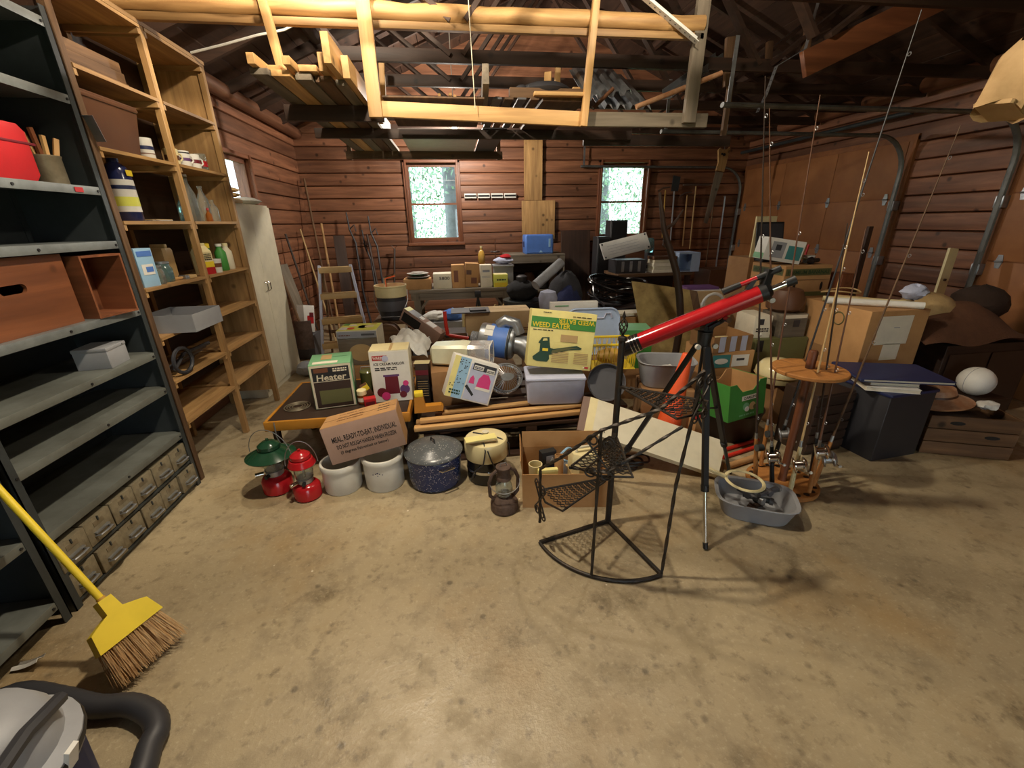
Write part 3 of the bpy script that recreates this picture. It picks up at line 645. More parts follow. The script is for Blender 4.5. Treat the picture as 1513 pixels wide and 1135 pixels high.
for i in range(420):
    u = rg.uniform(-1, 1); v = rg.uniform(-1, 1); k = rg.uniform(.85, 1.05)
    p0 = Mx @ V((u*.104, v*.022, -.13)); p1 = Mx @ V((u*.122+rg.uniform(-.012,.012), v*.03+rg.uniform(-.01,.01), -.135-.14*k))
    p1.z = max(p1.z, .004); mb.cyl(p0, p1, .0013, .0009, n=3, caps=False)
s_ = mb.build('bristles', 'bristle', t); s_['kind'] = 'stuff'
rest(t, .001)
C0 = at_z(-30, 1165, .30)
t = thing('shop_vacuum', 'grey domed shop vacuum with dark tank at bottom left', 'vacuum', (C0.x, C0.y, 0))
MB().lathe([(.15,.03),(.17,.04),(.185,.30),(.19,.31),(0,.31)], 28).build('tank', 'navy', t)
MB().lathe([(.195,.30),(.20,.32),(.20,.34),(.17,.36),(.165,.41),(.14,.46),(.09,.49),(0,.50)], 28).build('lid', 'grey', t)
for k in range(6): MB().box(-.03,.03,-.006,.006,0,.006,.002).build('vent_slot','charcoal',t, T(.02,-.075+.03*k,.488)@RX(-12+5*k))
MB().tube([(.10,-.12,.40),(.16,-.13,.44),(.165,.0,.47),(.13,.12,.42)], .018, 8).build('carry_handle','charcoal',t)
MB().lathe([(.201,.315),(.204,.325),(.201,.335)],28,capa=False,capb=False).build('rim_band','black',t)
MB().bar((.19,.02,.30),(.215,.02,.37),.03,.012).build('latch','white',t); MB().bar((.10,-.165,.30),(.115,-.185,.37),.03,.012).build('latch','white',t)
for a in (20, 110, 200, 290): MB().cyl((.13*math.cos(D2R(a)),.13*math.sin(D2R(a)),.0),(.13*math.cos(D2R(a)),.13*math.sin(D2R(a)),.03),.025,n=10).build('caster','black',t)
hp = [(-30,1050),(30,1024),(90,1032),(142,1044),(192,1042),(224,1056),(232,1078),(221,1104),(207,1150),(180,1200)]
pts = [at_z(x, y, .037) for x, y in hp]; fine = []
for i in range(len(pts)-1):
    p0, p1, p2, p3 = pts[max(i-1,0)], pts[i], pts[i+1], pts[min(i+2,len(pts)-1)]
    for k in range(8):
        s = k/8; fine.append(.5*((2*p1)+(p2-p0)*s+(2*p0-5*p1+4*p2-p3)*s*s+(3*p1-p0-3*p2+p3)*s**3))
t = thing('vacuum_hose', 'thick black corrugated hose curving over the floor below the broom', 'hose')
MB().tube(fine, [.036+.0015*(i % 2) for i in range(len(fine))], 14).build('hose', 'charcoal', t)
rest(t, .001)
t = thing('plastic_scrap', 'white curled plastic scrap on floor under the steel shelving', 'scrap', at_z(45, 985, .0)); MB().grid(lambda u, v: (.10*(u-.5), .04*(v-.5), .004+.03*u*u+.008*math.sin(6*v)), 8, 4, .002).build('scrap', 'white', t); rest(t, .001)
# ================================================================== overhead: hanging rack and what lies on it
t = thing('hanging_rack', 'pine storage rack hung from the roof trusses on upright two-by-fours', 'rack')
def hang(px0, py0, px1, py1, Y, w, m, top=3.3, d=.04):
    a = at_y(px1, py1, Y); b = at_y(px0, py0, Y); dr = (b-a)/(b.z-a.z); b = a+dr*(top-a.z)
    MB().bar(a, b, d, w, (1,0,0), .002).build('hanger_post', m, t)
hang(388, 0, 417, 104, 3.34, .05, 'pine_z', 2.95); hang(536, 0, 556, 174, 3.352, .085, 'pine_z', 3.1); hang(881, 0, 862, 187, 3.352, .045, 'pine_z', 3.2)
hang(561, 40, 567, 156, 4.36, .045, 'pine_z', 2.9); hang(826, 60, 823, 128, 4.36, .045, 'pine_z', 2.9); hang(1040, 0, 1017, 182, 3.40, .09, 'greywood_z', 3.2)
hang(1083, 0, 1076, 128, 4.3, .09, 'oldwood_z', 3.1); hang(1140, 0, 1135, 105, 4.36, .05, 'oldwood_z', 3.1); hang(1203, 0, 1188, 82, 4.0, .06, 'oldwood_z', 3.1)
def rail(xa, xb, Y, m, z0=2.30, z1=2.39, dz=0, name='crossbar'):
    MB().bar((xa, Y, (z0+z1)/2), (xb, Y, (z0+z1)/2-dz), .04, z1-z0, (0,0,1), .002).build(name, m, t)
rail(-.42, .98, 3.394, 'pine_x', 2.275, 2.365, .045); rail(-1.10, -.43, 3.62, 'darkwood_x', 2.29, 2.385); rail(1.02, 1.95, 3.444, 'greywood_x', 2.24, 2.33)
rail(-1.12, 1.75, 4.40, 'darkwood_x', 2.31, 2.385, .0); rail(1.3, 2.8, 4.46, 'darkwood_x', 2.27, 2.36, .0); rail(-1.14, .66, 5.66, 'oldwood_x', 2.305, 2.385)
for x, Y in ((-1.105, 5.66), (.62, 5.66), (2.75, 4.46)): MB().bar((x, Y+.042, 2.3), (x, Y+.042, 2.95), .04, .045, (1,0,0)).build('hanger_post', 'oldwood_z', t)

def board(name, label, a, b, w, h, m, up=(0,0,1), cat='board', group='lumber on the hanging rack'):
    o = MB().bar((0,0,0), V(b)-V(a), w, h, up, .002).build(name, m); o.location = a; return tag(o, label, cat, group)
ZL = 2.3865
LB = [(-1.00,.095,.03,2.96,5.72,'greywood_y','grey plank at the far left of the overhead lumber stack'),
      (-.895,.10,.03,2.98,5.78,'pine_y','pale pine plank second from left in overhead lumber stack'),
      (-.79,.09,.035,3.04,5.75,'greywood_y','grey plank third from left in overhead lumber stack'),
      (-.69,.09,.03,3.08,5.8,'oldwood_y','brown plank fourth from left in overhead lumber stack'),
      (-.60,.07,.03,3.14,5.74,'greywood_y','narrow grey plank at the right of the overhead lumber stack')]
for x, w, h, y0, y1, m, lb in LB: board('lumber_plank', lb, (x, y0, ZL+h/2), (x+.02, y1, ZL+h/2), w, h, m)
LB2 = [((-1.01,2.90,.057),(-.98,4.9,.057),.04,.05,'pine_y','short pine stick lying on the left plank end'),
       ((-.93,3.0,.045),(-.9,5.0,.045),.08,.022,'pine_y','thin pine board on the second plank'),
       ((-.835,2.92,.058),(-.835,5.0,.058),.04,.04,'pine_y','square pine batten sticking out past its neighbours'),
       ((-.755,3.02,.052),(-.755,5.2,.052),.10,.03,'pine_y','bright pine board end in middle of lumber stack'),
       ((-.665,3.0,.078),(-.65,5.2,.078),.045,.09,'pine_y','pine two-by-four on edge in lumber stack'),
       ((-.605,2.86,.102),(-.57,5.1,.102),.04,.14,'pine_y','tall pine board on edge, highest in the overhead stack'),
       ((-.545,3.02,.062),(-.53,4.25,.062),.04,.11,'pine_y','pine board on edge against the hanging post')]
for a, b, w, h, m, lb in LB2: board('lumber_board', lb, (a[0],a[1],ZL+a[2]), (b[0],b[1],ZL+b[2]), w, h, m)
# sheets and boards lying across the rails, seen from below
def sheet(name, label, x0, x1, y0, y1, m, th=.012, z=ZL, cat='panel'):
    o = MB().box(x0, x1, y0, y1, 0, th, .001).build(name, m); o.location = (0, 0, z); return tag(o, label, cat, 'panels on the hanging rack')
sheet('drywall_sheet', 'white sheet of board lying across the overhead rack', -.42, .32, 4.45, 5.75, 'white')
sheet('hardboard_sheet', 'grey sheet of board beside the white one on the overhead rack', .335, .56, 4.36, 5.75, 'dkgrey')
sheet('hardboard_sheet', 'dark brown hardboard on the front of the overhead rack', -.40, .28, 3.38, 4.30, 'oldwood_y', .01)
for i, (x, m, lb) in enumerate(((.34,'dkgrey','dark slat under the overhead rack, first of four'),(.42,'oldwood_y','brown slat under the overhead rack, second of four'),(.51,'dkgrey','dark slat under the overhead rack, third of four'),(.60,'oldwood_y','brown slat under the overhead rack, fourth of four'))):
    sheet('rack_slat', lb, x, x+.06, 3.38, 4.32, m, .012, ZL, 'slat')
sheet('wide_board', 'wide brown board under the bark slab on the overhead rack', .69, 1.0, 3.40, 4.42, 'oldwood_y', .02)
for i, (x, y, h, lb) in enumerate(((649,140,.006,'leftmost thin dowel poking up behind front rail'),(656,150,.005,'short dowel second from left behind the front rail'),(665,139,.008,'thick dowel third from left behind front rail'),(672,142,.008,'thick dowel at right behind the front rail'))):
    a = at_y(x, y, 3.9); o = MB().cyl((0,0,0), (-.02+.01*i, .36, -(a.z-ZL-.03)), .012+.0, n=10).build('dowel', 'pine_y'); o.location = a; tag(o, lb, 'dowel', 'dowels on the rack')
a = at_y(717, 122, 3.28); board('timber_block', 'grey square timber end with a nail hole behind front rail', (a.x, 3.22, ZL+.05+.05), (a.x+.06, 4.3, ZL+.075), .042, .11, 'greywood_y')
t = thing('bark_slab_stack', 'dark rounded slab on boards on the overhead rack', 'slab', (0, 0, 0))
zz_ = 2.415
MB().box(.46, 1.0, 3.42, 3.48, zz_, zz_+.06, .004).build('beam', 'oldwood_x', t); MB().box(.62, .98, 3.345, 3.4, zz_-.045+.045, zz_+.022, .004).build('front_board', 'pine_x', t)
MB().box(.93, .985, 3.5, 4.2, zz_, zz_+.09, .003).build('end_block', 'pine_y', t)
MB().ball((.74, 3.56, zz_+.07), .19, .16, .055, 20, 8, .03, 4).build('rubber_slab', 'charcoal', t)
MB().ball((.56, 3.52, zz_+.07), .05, .05, .03, 10, 6, .05, 5).build('rubber_lump', 'charcoal', t)
MB().bar((.78, 3.7, zz_+.06), (.80, 3.75, zz_+.24), .05, .03).build('standing_offcut', 'pine_z', t); rest(t, 2.4075)
# corrugated metal and gutters on the right half
def corrugated(label, x0, x1, y0, y1, z, tilt, n, m='galv', amp=.016):
    o = MB().grid(lambda u, v: (x0+(x1-x0)*u+.06*v, y0+(y1-y0)*v, z+amp*(1 if int(u*n*2) % 2 else -1)+tilt*(u-.5)+.42*v), n*2*3, 2, .002).build('corrugated_sheet', m); return tag(o, label, 'metal sheet', 'corrugated metal sheets')
o1 = corrugated('corrugated steel sheet lying nearest the pine post on the rack', 1.06, 1.40, 3.57, 4.38, 2.47, .05, 4); o2 = corrugated('corrugated steel sheet under the white gutter on the rack', 1.16, 1.56, 3.56, 4.38, 2.392, .0, 4)
def pipe(label, p, q, r, m, name='pipe'): 
    o = MB().cyl((0,0,0), V(q)-V(p), r, n=10).build(name, m); o.location = p; return tag(o, label, 'pipe', 'pipes on the rack')
pipe('copper-coloured pipe slanting up to the right on the rack', at_y(940, 158, 3.50), at_y(1066, 108, 3.52), .018, 'shell')
pipe('thin rusty pipe left of the corrugated sheets', at_y(876, 160, 3.495), at_y(906, 131, 3.515), .014, 'brown')
t = thing('rain_gutter', 'white metal gutter lying on the rack behind grey post', 'gutter'); g0, g1 = at_y(985, 146, 3.62), at_y(1062, 90, 4.15)
for k, s in enumerate((-1, 1)): MB().bar(g0+V((.035*s,0,.03)), g1+V((.035*s,0,.03)), .003, .06).build('gutter_wall', 'galv', t)
MB().bar(g0, g1, .07, .003).build('gutter_floor', 'galv', t)
t = thing('perforated_strut', 'white perforated steel strut running up to the roof', 'strut'); s0, s1 = at_y(925, -25, 3.325), at_y(1030, 63, 3.325)
MB().bar(s0, s1, .004, .05, (0,1,0)).build('flange', 'white', t); MB().bar(s0+V((.0,.02,.022)), s1+V((0,.02,.022)), .04, .004, (0,1,0)).build('flange', 'white', t)
hole = MB().cyl((0,-.001,0),(0,.004,0),.006,n=8).mesh('hole','charcoal')
for k in range(14): share('hole', hole, t, T(*(s0+(s1-s0)*((k+.5)/14)+V((0,-.004,0)))))
t = thing('opener_rail', 'perforated steel angle bracket hanging from the ceiling at right', 'bracket')
Pq = [at_y(1190, 72, 3.6), at_y(1147, 98, 3.6), at_y(1132, 140, 3.6), at_y(1119, 166, 3.6)]
for k in range(3): MB().bar(Pq[k], Pq[k+1], .004, .035, (0,1,0)).build('angle_iron', 'galv', t)
for k in range(3):
    for j in range(5): share('hole', hole, t, T(*(Pq[k]+(Pq[k+1]-Pq[k])*((j+.5)/5)+V((0,-.005,0)))))
MB().bar(Pq[0], Pq[0]+V((.05,0,.45)), .004, .03).build('hanger_strap', 'galv', t)
# string, wire and junction box
a = at_y(692, 0, 3.3); b = at_y(702, 160, 3.3); tag(MB().cyl(b, a+(a-b)*.3, .003, n=6).build('pull_cord', 'offwhite'), 'thin white cord hanging in front of the rack', 'cord')
t = thing('electric_cable', 'white cable running along the roof to a junction box', 'cable')
MB().tube([at_y(x, y, 3.95) for x, y in ((282,78),(330,66),(380,52),(420,44),(452,28),(474,18))], .008, 6).build('cable', 'white', t)
c = at_y(481, 14, 3.94); MB().cyl(c, c+V((0,.035,0)), .05, n=12).build('junction_box', 'galv', t)
# kraft bag at upper right
K = at_y(1505, 118, 2.2); t = thing('paper_sack', 'creased brown kraft sack hanging at the upper right', 'sack', K)
w_, h_ = .15, .30
rg = random.Random(8)
def bag(u, v):
    a = 2*PI*u; z = v; q = 1.0 if v < .75 else 1.0-.55*(v-.75)/.25
    return (w_*(math.cos(a)*1.1)*(.85+.15*math.sin(3*a+v*2)), .11*math.sin(a)*q*(1+.12*math.sin(5*a)), -h_/2+h_*z+.02*math.sin(4*a))
MB().grid(bag, 24, 8).build('sack', 'kraft', t); MB().box(-w_*.8, w_*.8, -.08, .08, -h_/2, -h_/2+.02, .01).build('folded_bottom', 'kraft', t)
MB().cyl((.0,0,h_/2-.06),(0.02,0,.95),.006,n=6).build('hanging_string','tan',t); MB().box(-.06,.06,-.012,.012,h_/2-.07,h_/2-.01).build('clip','oldwood_x',t); t.rotation_euler = (.1, .25, .3)
# big handsaw hanging at the right end of the back wall
t = thing('hand_saw', 'long crosscut saw with a pale wooden handle hung at back right', 'saw', at_y(1072, 222, 6.6))
MB().prism([(-.11,-.28),(.02,-.30),(-.13,-1.02),(-.19,-1.0)], -.002, .002).build('blade', 'greywood_z', t)
MB().prism([(-.12,-.0),(-.09,.03),(-.06,.01),(.02,.01),(.05,.04),(.07,.03),(.05,-.05),(.04,-.17),(.02,-.29),(-.11,-.27),(-.09,-.16)], -.014, .014).build('handle', 'shelfwood_z', t)
MB().cyl((-.02,-.017,-.06),(-.02,.017,-.06),.022,n=12).cyl((-.055,-.017,-.05),(-.055,.017,-.05),.016,n=12).build('grip_hole','black',t); MB().cyl((-.02,0,0),(-.02,0,.42),.003,n=6).build('hanging_wire','galv',t)
# ================================================================== the pile in the middle
def carton(name, label, loc, rz, w, d, h, m='cardboard', tilt=(0,0), tape=None, cat='box', group=None, seam=True):
    t = thing(name, label, cat, loc, rz, tilt, group)
    MB().box(-w/2, w/2, -d/2, d/2, 0, h, .003).build('body', m, t)
    if tape: MB().box(-w/2-.0006, w/2+.0006, -.028, .028, h-.08, h+.0008, 0).build('tape', tape, t)
    elif seam: MB().box(-w/2+.004, w/2-.004, -.0015, .0015, h, h+.0006).build('flap_seam', 'dkbrown', t)
    return t
def open_carton(name, label, loc, rz, w, d, h, m='cardboard', flaps=((),), tilt=(0,0), cat='box'):
    t = thing(name, label, cat, loc, rz, tilt); th = .005
    for s, nm in ((-1,'front_wall'),(1,'back_wall')): MB().box(-w/2, w/2, min(s*d/2,s*(d/2-th)), max(s*d/2,s*(d/2-th)), 0, h).build(nm, m, t)
    for s in (-1, 1): MB().box(min(s*w/2,s*(w/2-th)), max(s*w/2,s*(w/2-th)), -d/2+th, d/2-th, 0, h).build('side_wall', m, t)
    MB().box(-w/2+th, w/2-th, -d/2+th, d/2-th, 0, th).build('bottom', m, t)
    for f in flaps:
        if not f: continue
        side, ang, ln = f        # flap hinged on a side, folded outwards by ang degrees from upright
        if side in 'fb':
            s = -1 if side == 'f' else 1
            MB().box(-w/2+.003, w/2-.003, -.002, .002, 0, ln).build('flap', m, t, T(0, s*(d/2-.002), h) @ RX(-s*ang))
        else:
            s = -1 if side == 'l' else 1
            MB().box(-.002, .002, -d/2+.003, d/2-.003, 0, ln).build('flap', m, t, T(s*(w/2-.002), 0, h) @ RY(s*ang))
    return t
def fr(t, m, w, h, x, z, d, off=.0012, nm='print'): return patch(nm, m, t, w, h, FRONT(d, x, z, off))

# pallet and planks that carry the pile
t = thing('pallet', 'dark wooden pallet under the middle of the pile', 'pallet', (.48, 3.29, 0))
for x in (-.72, 0, .72): MB().box(x-.04, x+.04, -.62, .62, .02, .235, .003).build('runner', 'darkwood_y', t)
for k in range(7): MB().box(-.79, .79, -.62+.187*k, -.62+.187*k+.118, .2355, .26, .002).build('deck_board', 'darkwood_x', t)
for k in range(4): MB().box(-.79, .79, -.62+.38*k, -.62+.38*k+.1, 0, .0195, .002).build('deck_board', 'darkwood_x', t)
for i, (y, z, w, h, xa, xb, m, lb) in enumerate(((2.685,.28,.055,.028,-.34,.88,'pine_x','pale trim board along the front of the pile'),(2.75,.28,.06,.04,-.33,.92,'shelfwood_x','brown board second from the front under the boxes'),
        (2.72,.3225,.05,.022,-.30,.86,'pine_x','thin pine strip on top of front boards'),(2.82,.28,.06,.05,-.20,.95,'redwood_x','reddish board third from the front under the boxes'),(2.895,.28,.07,.06,-.18,1.0,'darkwood_x','dark board at the back of the plank bundle'),(2.81,.335,.05,.018,-.15,.7,'shelfwood_x','short brown slat on top of plank bundle'))):
    o = MB().bar((0,0,0), (xb-xa, .02, .03), w, h, (0,0,1), .002).build('plank', m); o.location = (xa, y, z-.018+h/2); tag(o, lb, 'plank', 'plank bundle at the front of the pile')

# low table with coil rings, left front
t = thing('low_table', 'low mustard-edged table with dark top and coil rings', 'table', (-.83, 3.06, 0))
MB().box(-.45, .45, -.36, .36, .385, .40, .003).build('dark_top', 'dkbrown', t)
for a in ((-.47,.47,-.38,-.361),(-.47,.47,.361,.38)): MB().box(*a, .335, .402, .004).build('edge_rail', 'mustard', t)
for a in ((-.47,-.451),(.451,.47)): MB().box(*a, -.36, .36, .335, .402, .004).build('edge_rail', 'mustard', t)
for r in (.085, .068, .051, .034): MB().tube([(-.33+r*math.cos(2*PI*i/24), -.14+r*math.sin(2*PI*i/24), .404) for i in range(24)], .004, 6, closed=True).build('coil_ring', 'tin', t)
for x in (-.42, .42):
    for y in (-.33, .33): MB().box(x-.02, x+.02, y-.02, y+.02, 0, .335, .003).build('leg', 'darkwood_z', t)
MB().tube([(-.40,-.385,.40),(-.40,-.39,.30),(-.385,-.39,.24)], .004, 6).build('wire_hook', 'galv', t)
t = thing('yellow_tray', 'mustard yellow plastic tray edge right of the ice-cream box', 'tray', (-.24, 2.80, .355), rz=4)
MB().prism([(-.10,0),(.10,0),(.105,.03),(.09,.045),(-.02,.045),(-.03,.12),(-.09,.12)], -.03, .03).build('tray', 'mustard', t); MB().box(-.09,-.03,-.032,.032,.12,.15,.004).build('tray_lip','yellow',t)

# heater carton
t = carton('heater_carton', 'green-topped heater carton with dark photo front, old and scuffed', (-.90, 2.99, .403), 10, .27, .27, .32, 'mint', seam=False)
fr(t, 'offwhite', .262, .312, 0, .16, .27); fr(t, 'dkbrown', .235, .29, 0, .155, .27, .0022); fr(t, 'black', .235, .10, 0, .25, .27, .003); fr(t, 'olive', .20, .10, .01, .085, .27, .0032); fr(t, 'brownprint', .09, .03, -.06, .28, .27, .0042)
text('Heater', 'offwhite', t, .19, .045, FRONT(.27, .0, .228, .0045), shear=.1); bars(t, 'paper', .09, .03, 2, FRONT(.27, .06, .278, .0045), 4)
fr(t, 'offwhite', .235, .004, 0, .20, .27, .004)
patch('paper_label', 'paper', t, .16, .05, TOP(.32, -.03, -.09)); patch('packing_tape', 'tan', t, .07, .12, TOP(.32, -.03, .04)); patch('paper_label', 'mint', t, .10, .05, TOP(.32, .06, .06, .002)); patch('side_label', 'paper', t, .10, .12, T(.1362, 0, .20) @ RZ(90))

# ice-cream parlor carton
t = carton('ice_cream_maker_carton', 'white carton with maroon ice-cream maker picture and cream top', (-.49, 3.00, .403), 2, .27, .20, .38, 'offwhite', seam=False)
fr(t, 'white', .262, .372, 0, .188, .20); fr(t, 'red', .10, .035, -.065, .33, .20, .0022)
text('WARING', 'white', t, .085, .022, FRONT(.20, -.068, .33, .0035)); MB().cyl((0,0,0),(0,-.0006,0),.022,n=18).build('round_sticker','lavender',t,FRONT(.20,-.028,.325,.0045)); text('ICE CREAM PARLOR', 'ink', t, .21, .02, FRONT(.20, -.005, .285, .0025)); bars(t, 'ink', .15, .026, 2, FRONT(.20, -.03, .25, .0025), 5)
pb = MB()
pb.prism([(-.05,.06),(.05,.06),(.045,.19),(-.045,.19)], -.0006, 0).build('picture', 'maroon', t, FRONT(.20,0,0,.0025)); MB().prism([(-.055,.19),(.055,.19),(.055,.205),(-.055,.205)], -.0006, 0).build('picture', 'purple', t, FRONT(.20,0,0,.0026))
for k, (x, z, r, m) in enumerate(((-.075,.075,.035,'maroon'),(.085,.09,.035,'purple'),(.07,.05,.025,'maroon'),(-.05,.045,.03,'pink'),(.095,.135,.02,'pink'))): MB().cyl((x,0,z),(x,-.0005*(k+1),z),r,n=14).build('picture', m, t, FRONT(.20,0,0,.0028))
patch('cream_top', 'cream', t, .262, .195, TOP(.38)); patch('packing_tape', 'tan', t, .02, .19, TOP(.38, .01, 0, .002))

# jars and small boxes between the two cartons
zt_ = .4035
t = thing('spice_jar', 'small jar with cream lid between the heater and ice-cream cartons', 'jar', (-.705, 2.90, zt_)); MB().lathe([(.03,0),(.032,.005),(.032,.07),(0,.07)],16).build('jar','amber_glass',t); MB().lathe([(.034,.07),(.034,.10),(.03,.105),(0,.105)],16).build('lid','cream',t); MB().lathe([(.0325,.02),(.0325,.05)],16,capa=False,capb=False).build('label','paper',t)
t = thing('can_with_handle', 'squat olive tin with wire handle behind the small jar', 'tin', (-.69, 3.10, zt_)); MB().lathe([(.055,0),(.055,.17),(.058,.175),(.05,.185),(0,.185)],18).build('tin','olive_gloss',t); MB().tube([(-.055,0,.16),(-.04,0,.21),(.04,0,.21),(.055,0,.16)],.003,6).build('wire_handle','galv',t)
t = thing('match_box', 'small red and yellow box tilted beside the small jar', 'box', (-.655, 2.975, zt_), rz=20, tilt=(0,-25)); MB().box(-.025,.025,-.02,.02,0,.12,.001).build('box','brown',t); MB().box(-.026,.026,-.021,.021,.075,.115).build('band','yellow',t); rest(t, zt_)
t = thing('red_packet', 'small red packet lying in front of the ice-cream carton', 'packet', (-.645, 2.85, zt_), rz=15); MB().box(-.04,.04,-.03,.03,0,.06,.002).build('packet','red',t); patch('print','maroon',t,.06,.02,FRONT(.06,0,.03))

# meal carton resting on the crocks
CR = [(-.80, 2.475, .118, .195), (-.535, 2.475, .125, .222)]
for i, (x, y, r, h) in enumerate(CR):
    t = thing('stoneware_crock', ('smaller white stoneware crock next to the red lantern', 'white stoneware crock with a blue stamped mark')[i], 'crock', (x, y, 0), rz=-8 if i else 0, group='stoneware crocks')
    MB().lathe([(r*.93,0),(r*.97,.01),(r,h*.5),(r,h-.03),(r*1.06,h-.028),(r*1.07,h-.008),(r*1.03,h),(r*.92,h),(r*.90,h*.5),(r*.86,.02),(0,.02)], 36, capb=False).build('crock', 'stoneware', t)
    if i:
        for k, (dx, dz, q) in enumerate(((-.03,0,.004),(.03,0,.004),(0,.012,.006),(-.012,.006,.005),(.012,.006,.005),(0,-.008,.004))): MB().ball((dx,0,dz), q, .0012, q*.8, 8, 4).build('stamp', 'navy', t, T(dx*.0, -r*1.004+abs(dx)*.12, h*.62))
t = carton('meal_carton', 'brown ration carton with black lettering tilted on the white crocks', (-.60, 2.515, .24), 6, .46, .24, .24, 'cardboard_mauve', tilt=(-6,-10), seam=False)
patch('top_flaps', 'cardboard', t, .456, .236, TOP(.24, 0, 0, .001)); patch('flap_seam', 'dkbrown', t, .45, .002, TOP(.24, 0, 0, .002))  # warm lamp light on top and cool front daylight are put into the colours
text('MEAL, READY-TO-EAT, INDIVIDUAL', 'ink', t, .39, .042, FRONT(.24, .012, .15)); text('DO NOT ROUGH HANDLE WHEN FROZEN', 'ink', t, .36, .028, FRONT(.24, .012, .103)); text('(0 degrees Fahrenheit or below)', 'ink', t, .29, .026, FRONT(.24, -.012, .062))
for k, s in enumerate(('LOT # 9062 1-12', '02/2002 16:44', '03/20/04 0923')): text(s, 'brownprint', t, .16, .018, TOP(.24, -.06, .07-.055*k, .0022) @ RY(180))
for k in range(3): bars(t, 'ink', .075, .016, 1, TOP(.24, .15, .06-.05*k, .0022), 6+k)
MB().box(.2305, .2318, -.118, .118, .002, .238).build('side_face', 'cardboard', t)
rest(t, .197)

# red and green camp lanterns
def lantern(label, loc, rz, tank, top, s=1.0, brim=.0):
    t = thing('camp_lantern', label, 'lantern', loc, rz, group='camping lanterns'); z = lambda v: v*s; r = lambda v: v*s
    MB().lathe([(r(.075),0),(r(.085),z(.01)),(r(.085),z(.085)),(r(.07),z(.105)),(r(.04),z(.115)),(0,z(.117))], 26).build('fuel_tank', tank, t)
    MB().lathe([(r(.045),z(.112)),(r(.05),z(.118)),(r(.05),z(.145)),(r(.055),z(.15)),(0,z(.15))], 20).build('collar', 'galv', t)
    MB().lathe([(r(.05),z(.15)),(r(.058),z(.19)),(r(.055),z(.235)),(r(.05),z(.25)),(r(.048),z(.25)),(r(.053),z(.235)),(r(.056),z(.19)),(r(.048),z(.152))], 22, capa=False, capb=False).build('globe', 'bottle_glass', t)
    MB().cyl((0,0,z(.15)),(0,0,z(.23)), r(.008), n=8).build('burner_tube', 'tin', t)
    b = r(.085)+brim
    MB().lathe([(b*.97,z(.243)),(b,z(.25)),(r(.07),z(.285)),(r(.055),z(.29)),(r(.062),z(.295)),(r(.06),z(.315)),(r(.035),z(.335)),(r(.008),z(.34)),(r(.008),z(.355)),(0,z(.357))], 28).build('ventilator', top, t)
    MB().cyl((0,-r(.05),z(.13)),(0,-r(.075),z(.13)), r(.012), n=10).build('valve_knob', 'black', t); MB().cyl((-r(.04),-r(.04),z(.135)),(-r(.075),-r(.07),z(.135)), r(.014), n=12).build('pump_knob', 'chrome', t)
    w = b+.01; MB().tube([(-w*math.cos(a)*(1 if abs(math.cos(a)) < .999 else 1), 0, z(.25)+z(.16)*math.sin(a)) for a in [PI*i/16 for i in range(17)]], .0025, 6).build('bail', 'galv', t)
    return t
lantern('small bright red camp lantern on the floor beside the crock', (-1.0, 2.40, 0), 10, 'red_gloss', 'red_gloss', .95)
lantern('camp lantern with wide dark green top behind the red lantern', (-1.215, 2.505, 0), -20, 'red_gloss', 'dkgreen_gloss', 1.05, .055)

# speckled stockpot
t = thing('stockpot', 'blue speckled enamel stockpot with grey domed lid', 'pot', (-.205, 2.455, 0), rz=-62); t.scale = (.93,.93,.93)
MB().lathe([(.155,0),(.172,.012),(.182,.06),(.19,.225),(.198,.232),(.196,.24),(.18,.238),(.178,.06),(0,.03)], 40, capb=False).build('pot', 'enamel_blue', t)
l = MB().lathe([(.199,.238),(.203,.246),(.196,.256),(.17,.27),(.15,.276),(.13,.290),(.06,.306),(0,.309)], 40).build('lid', 'enamel_grey', t)
MB().tube([(-.03,0,.306),(-.025,0,.332),(.025,0,.332),(.03,0,.306)], .005, 8).build('lid_handle', 'black', l)
for s in (-1, 1): MB().tube([(s*.188,-.05,.185),(s*.215,-.045,.19),(s*.215,.045,.19),(s*.188,.05,.185)], .006, 8).build('side_handle', 'chrome', t)
# cream-topped roaster with cord
t = thing('electric_cooker', 'black cooker with cream lid, its power cord draped over', 'cooker', (.137, 2.45, 0))
MB().lathe([(.12,0),(.128,.006),(.132,.03),(.132,.175),(0,.175)], 36).build('base', 'black_gloss', t); MB().lathe([(.1335,.085),(.135,.09),(.135,.10),(.1335,.105)],36,capa=False,capb=False).build('trim_ring','chrome',t)
l = MB().lathe([(.138,.17),(.142,.178),(.142,.275),(.135,.29),(.09,.30),(0,.305)], 36).build('lid', 'cream_gloss', t); MB().lathe([(.02,.303),(.016,.32),(.024,.335),(0,.34)], 14).build('knob', 'offwhite', l)
cd = [(-.10,-.03,.30),(-.02,-.10,.306),(-.015,-.146,.27),(-.03,-.149,.18),(-.09,-.118,.11),(-.11,-.098,.04)]
MB().tube(cd, .0045, 6).build('cord', 'charcoal', t); MB().tube([(-.08,.06,.303),(.02,.0,.306),(.09,-.05,.303),(.146,-.05,.26),(.15,-.03,.16)], .0045, 6).build('cord', 'charcoal', t); MB().tube([(.0,-.145,.27),(.02,-.147,.2),(.05,-.138,.12)], .0045, 6).build('cord', 'charcoal', t)
t = thing('paper_bundle', 'yellowed papers lying on the cream cooker lid', 'papers', (.10, 2.38, .309), rz=4)
for k in range(3): MB().box(-.10,.10,-.035,.035,.006*k,.006*k+.005,.001).build('paper', ('tan','cream','paleyellow')[k], t, RZ(3*k))
rest(t, .3125)

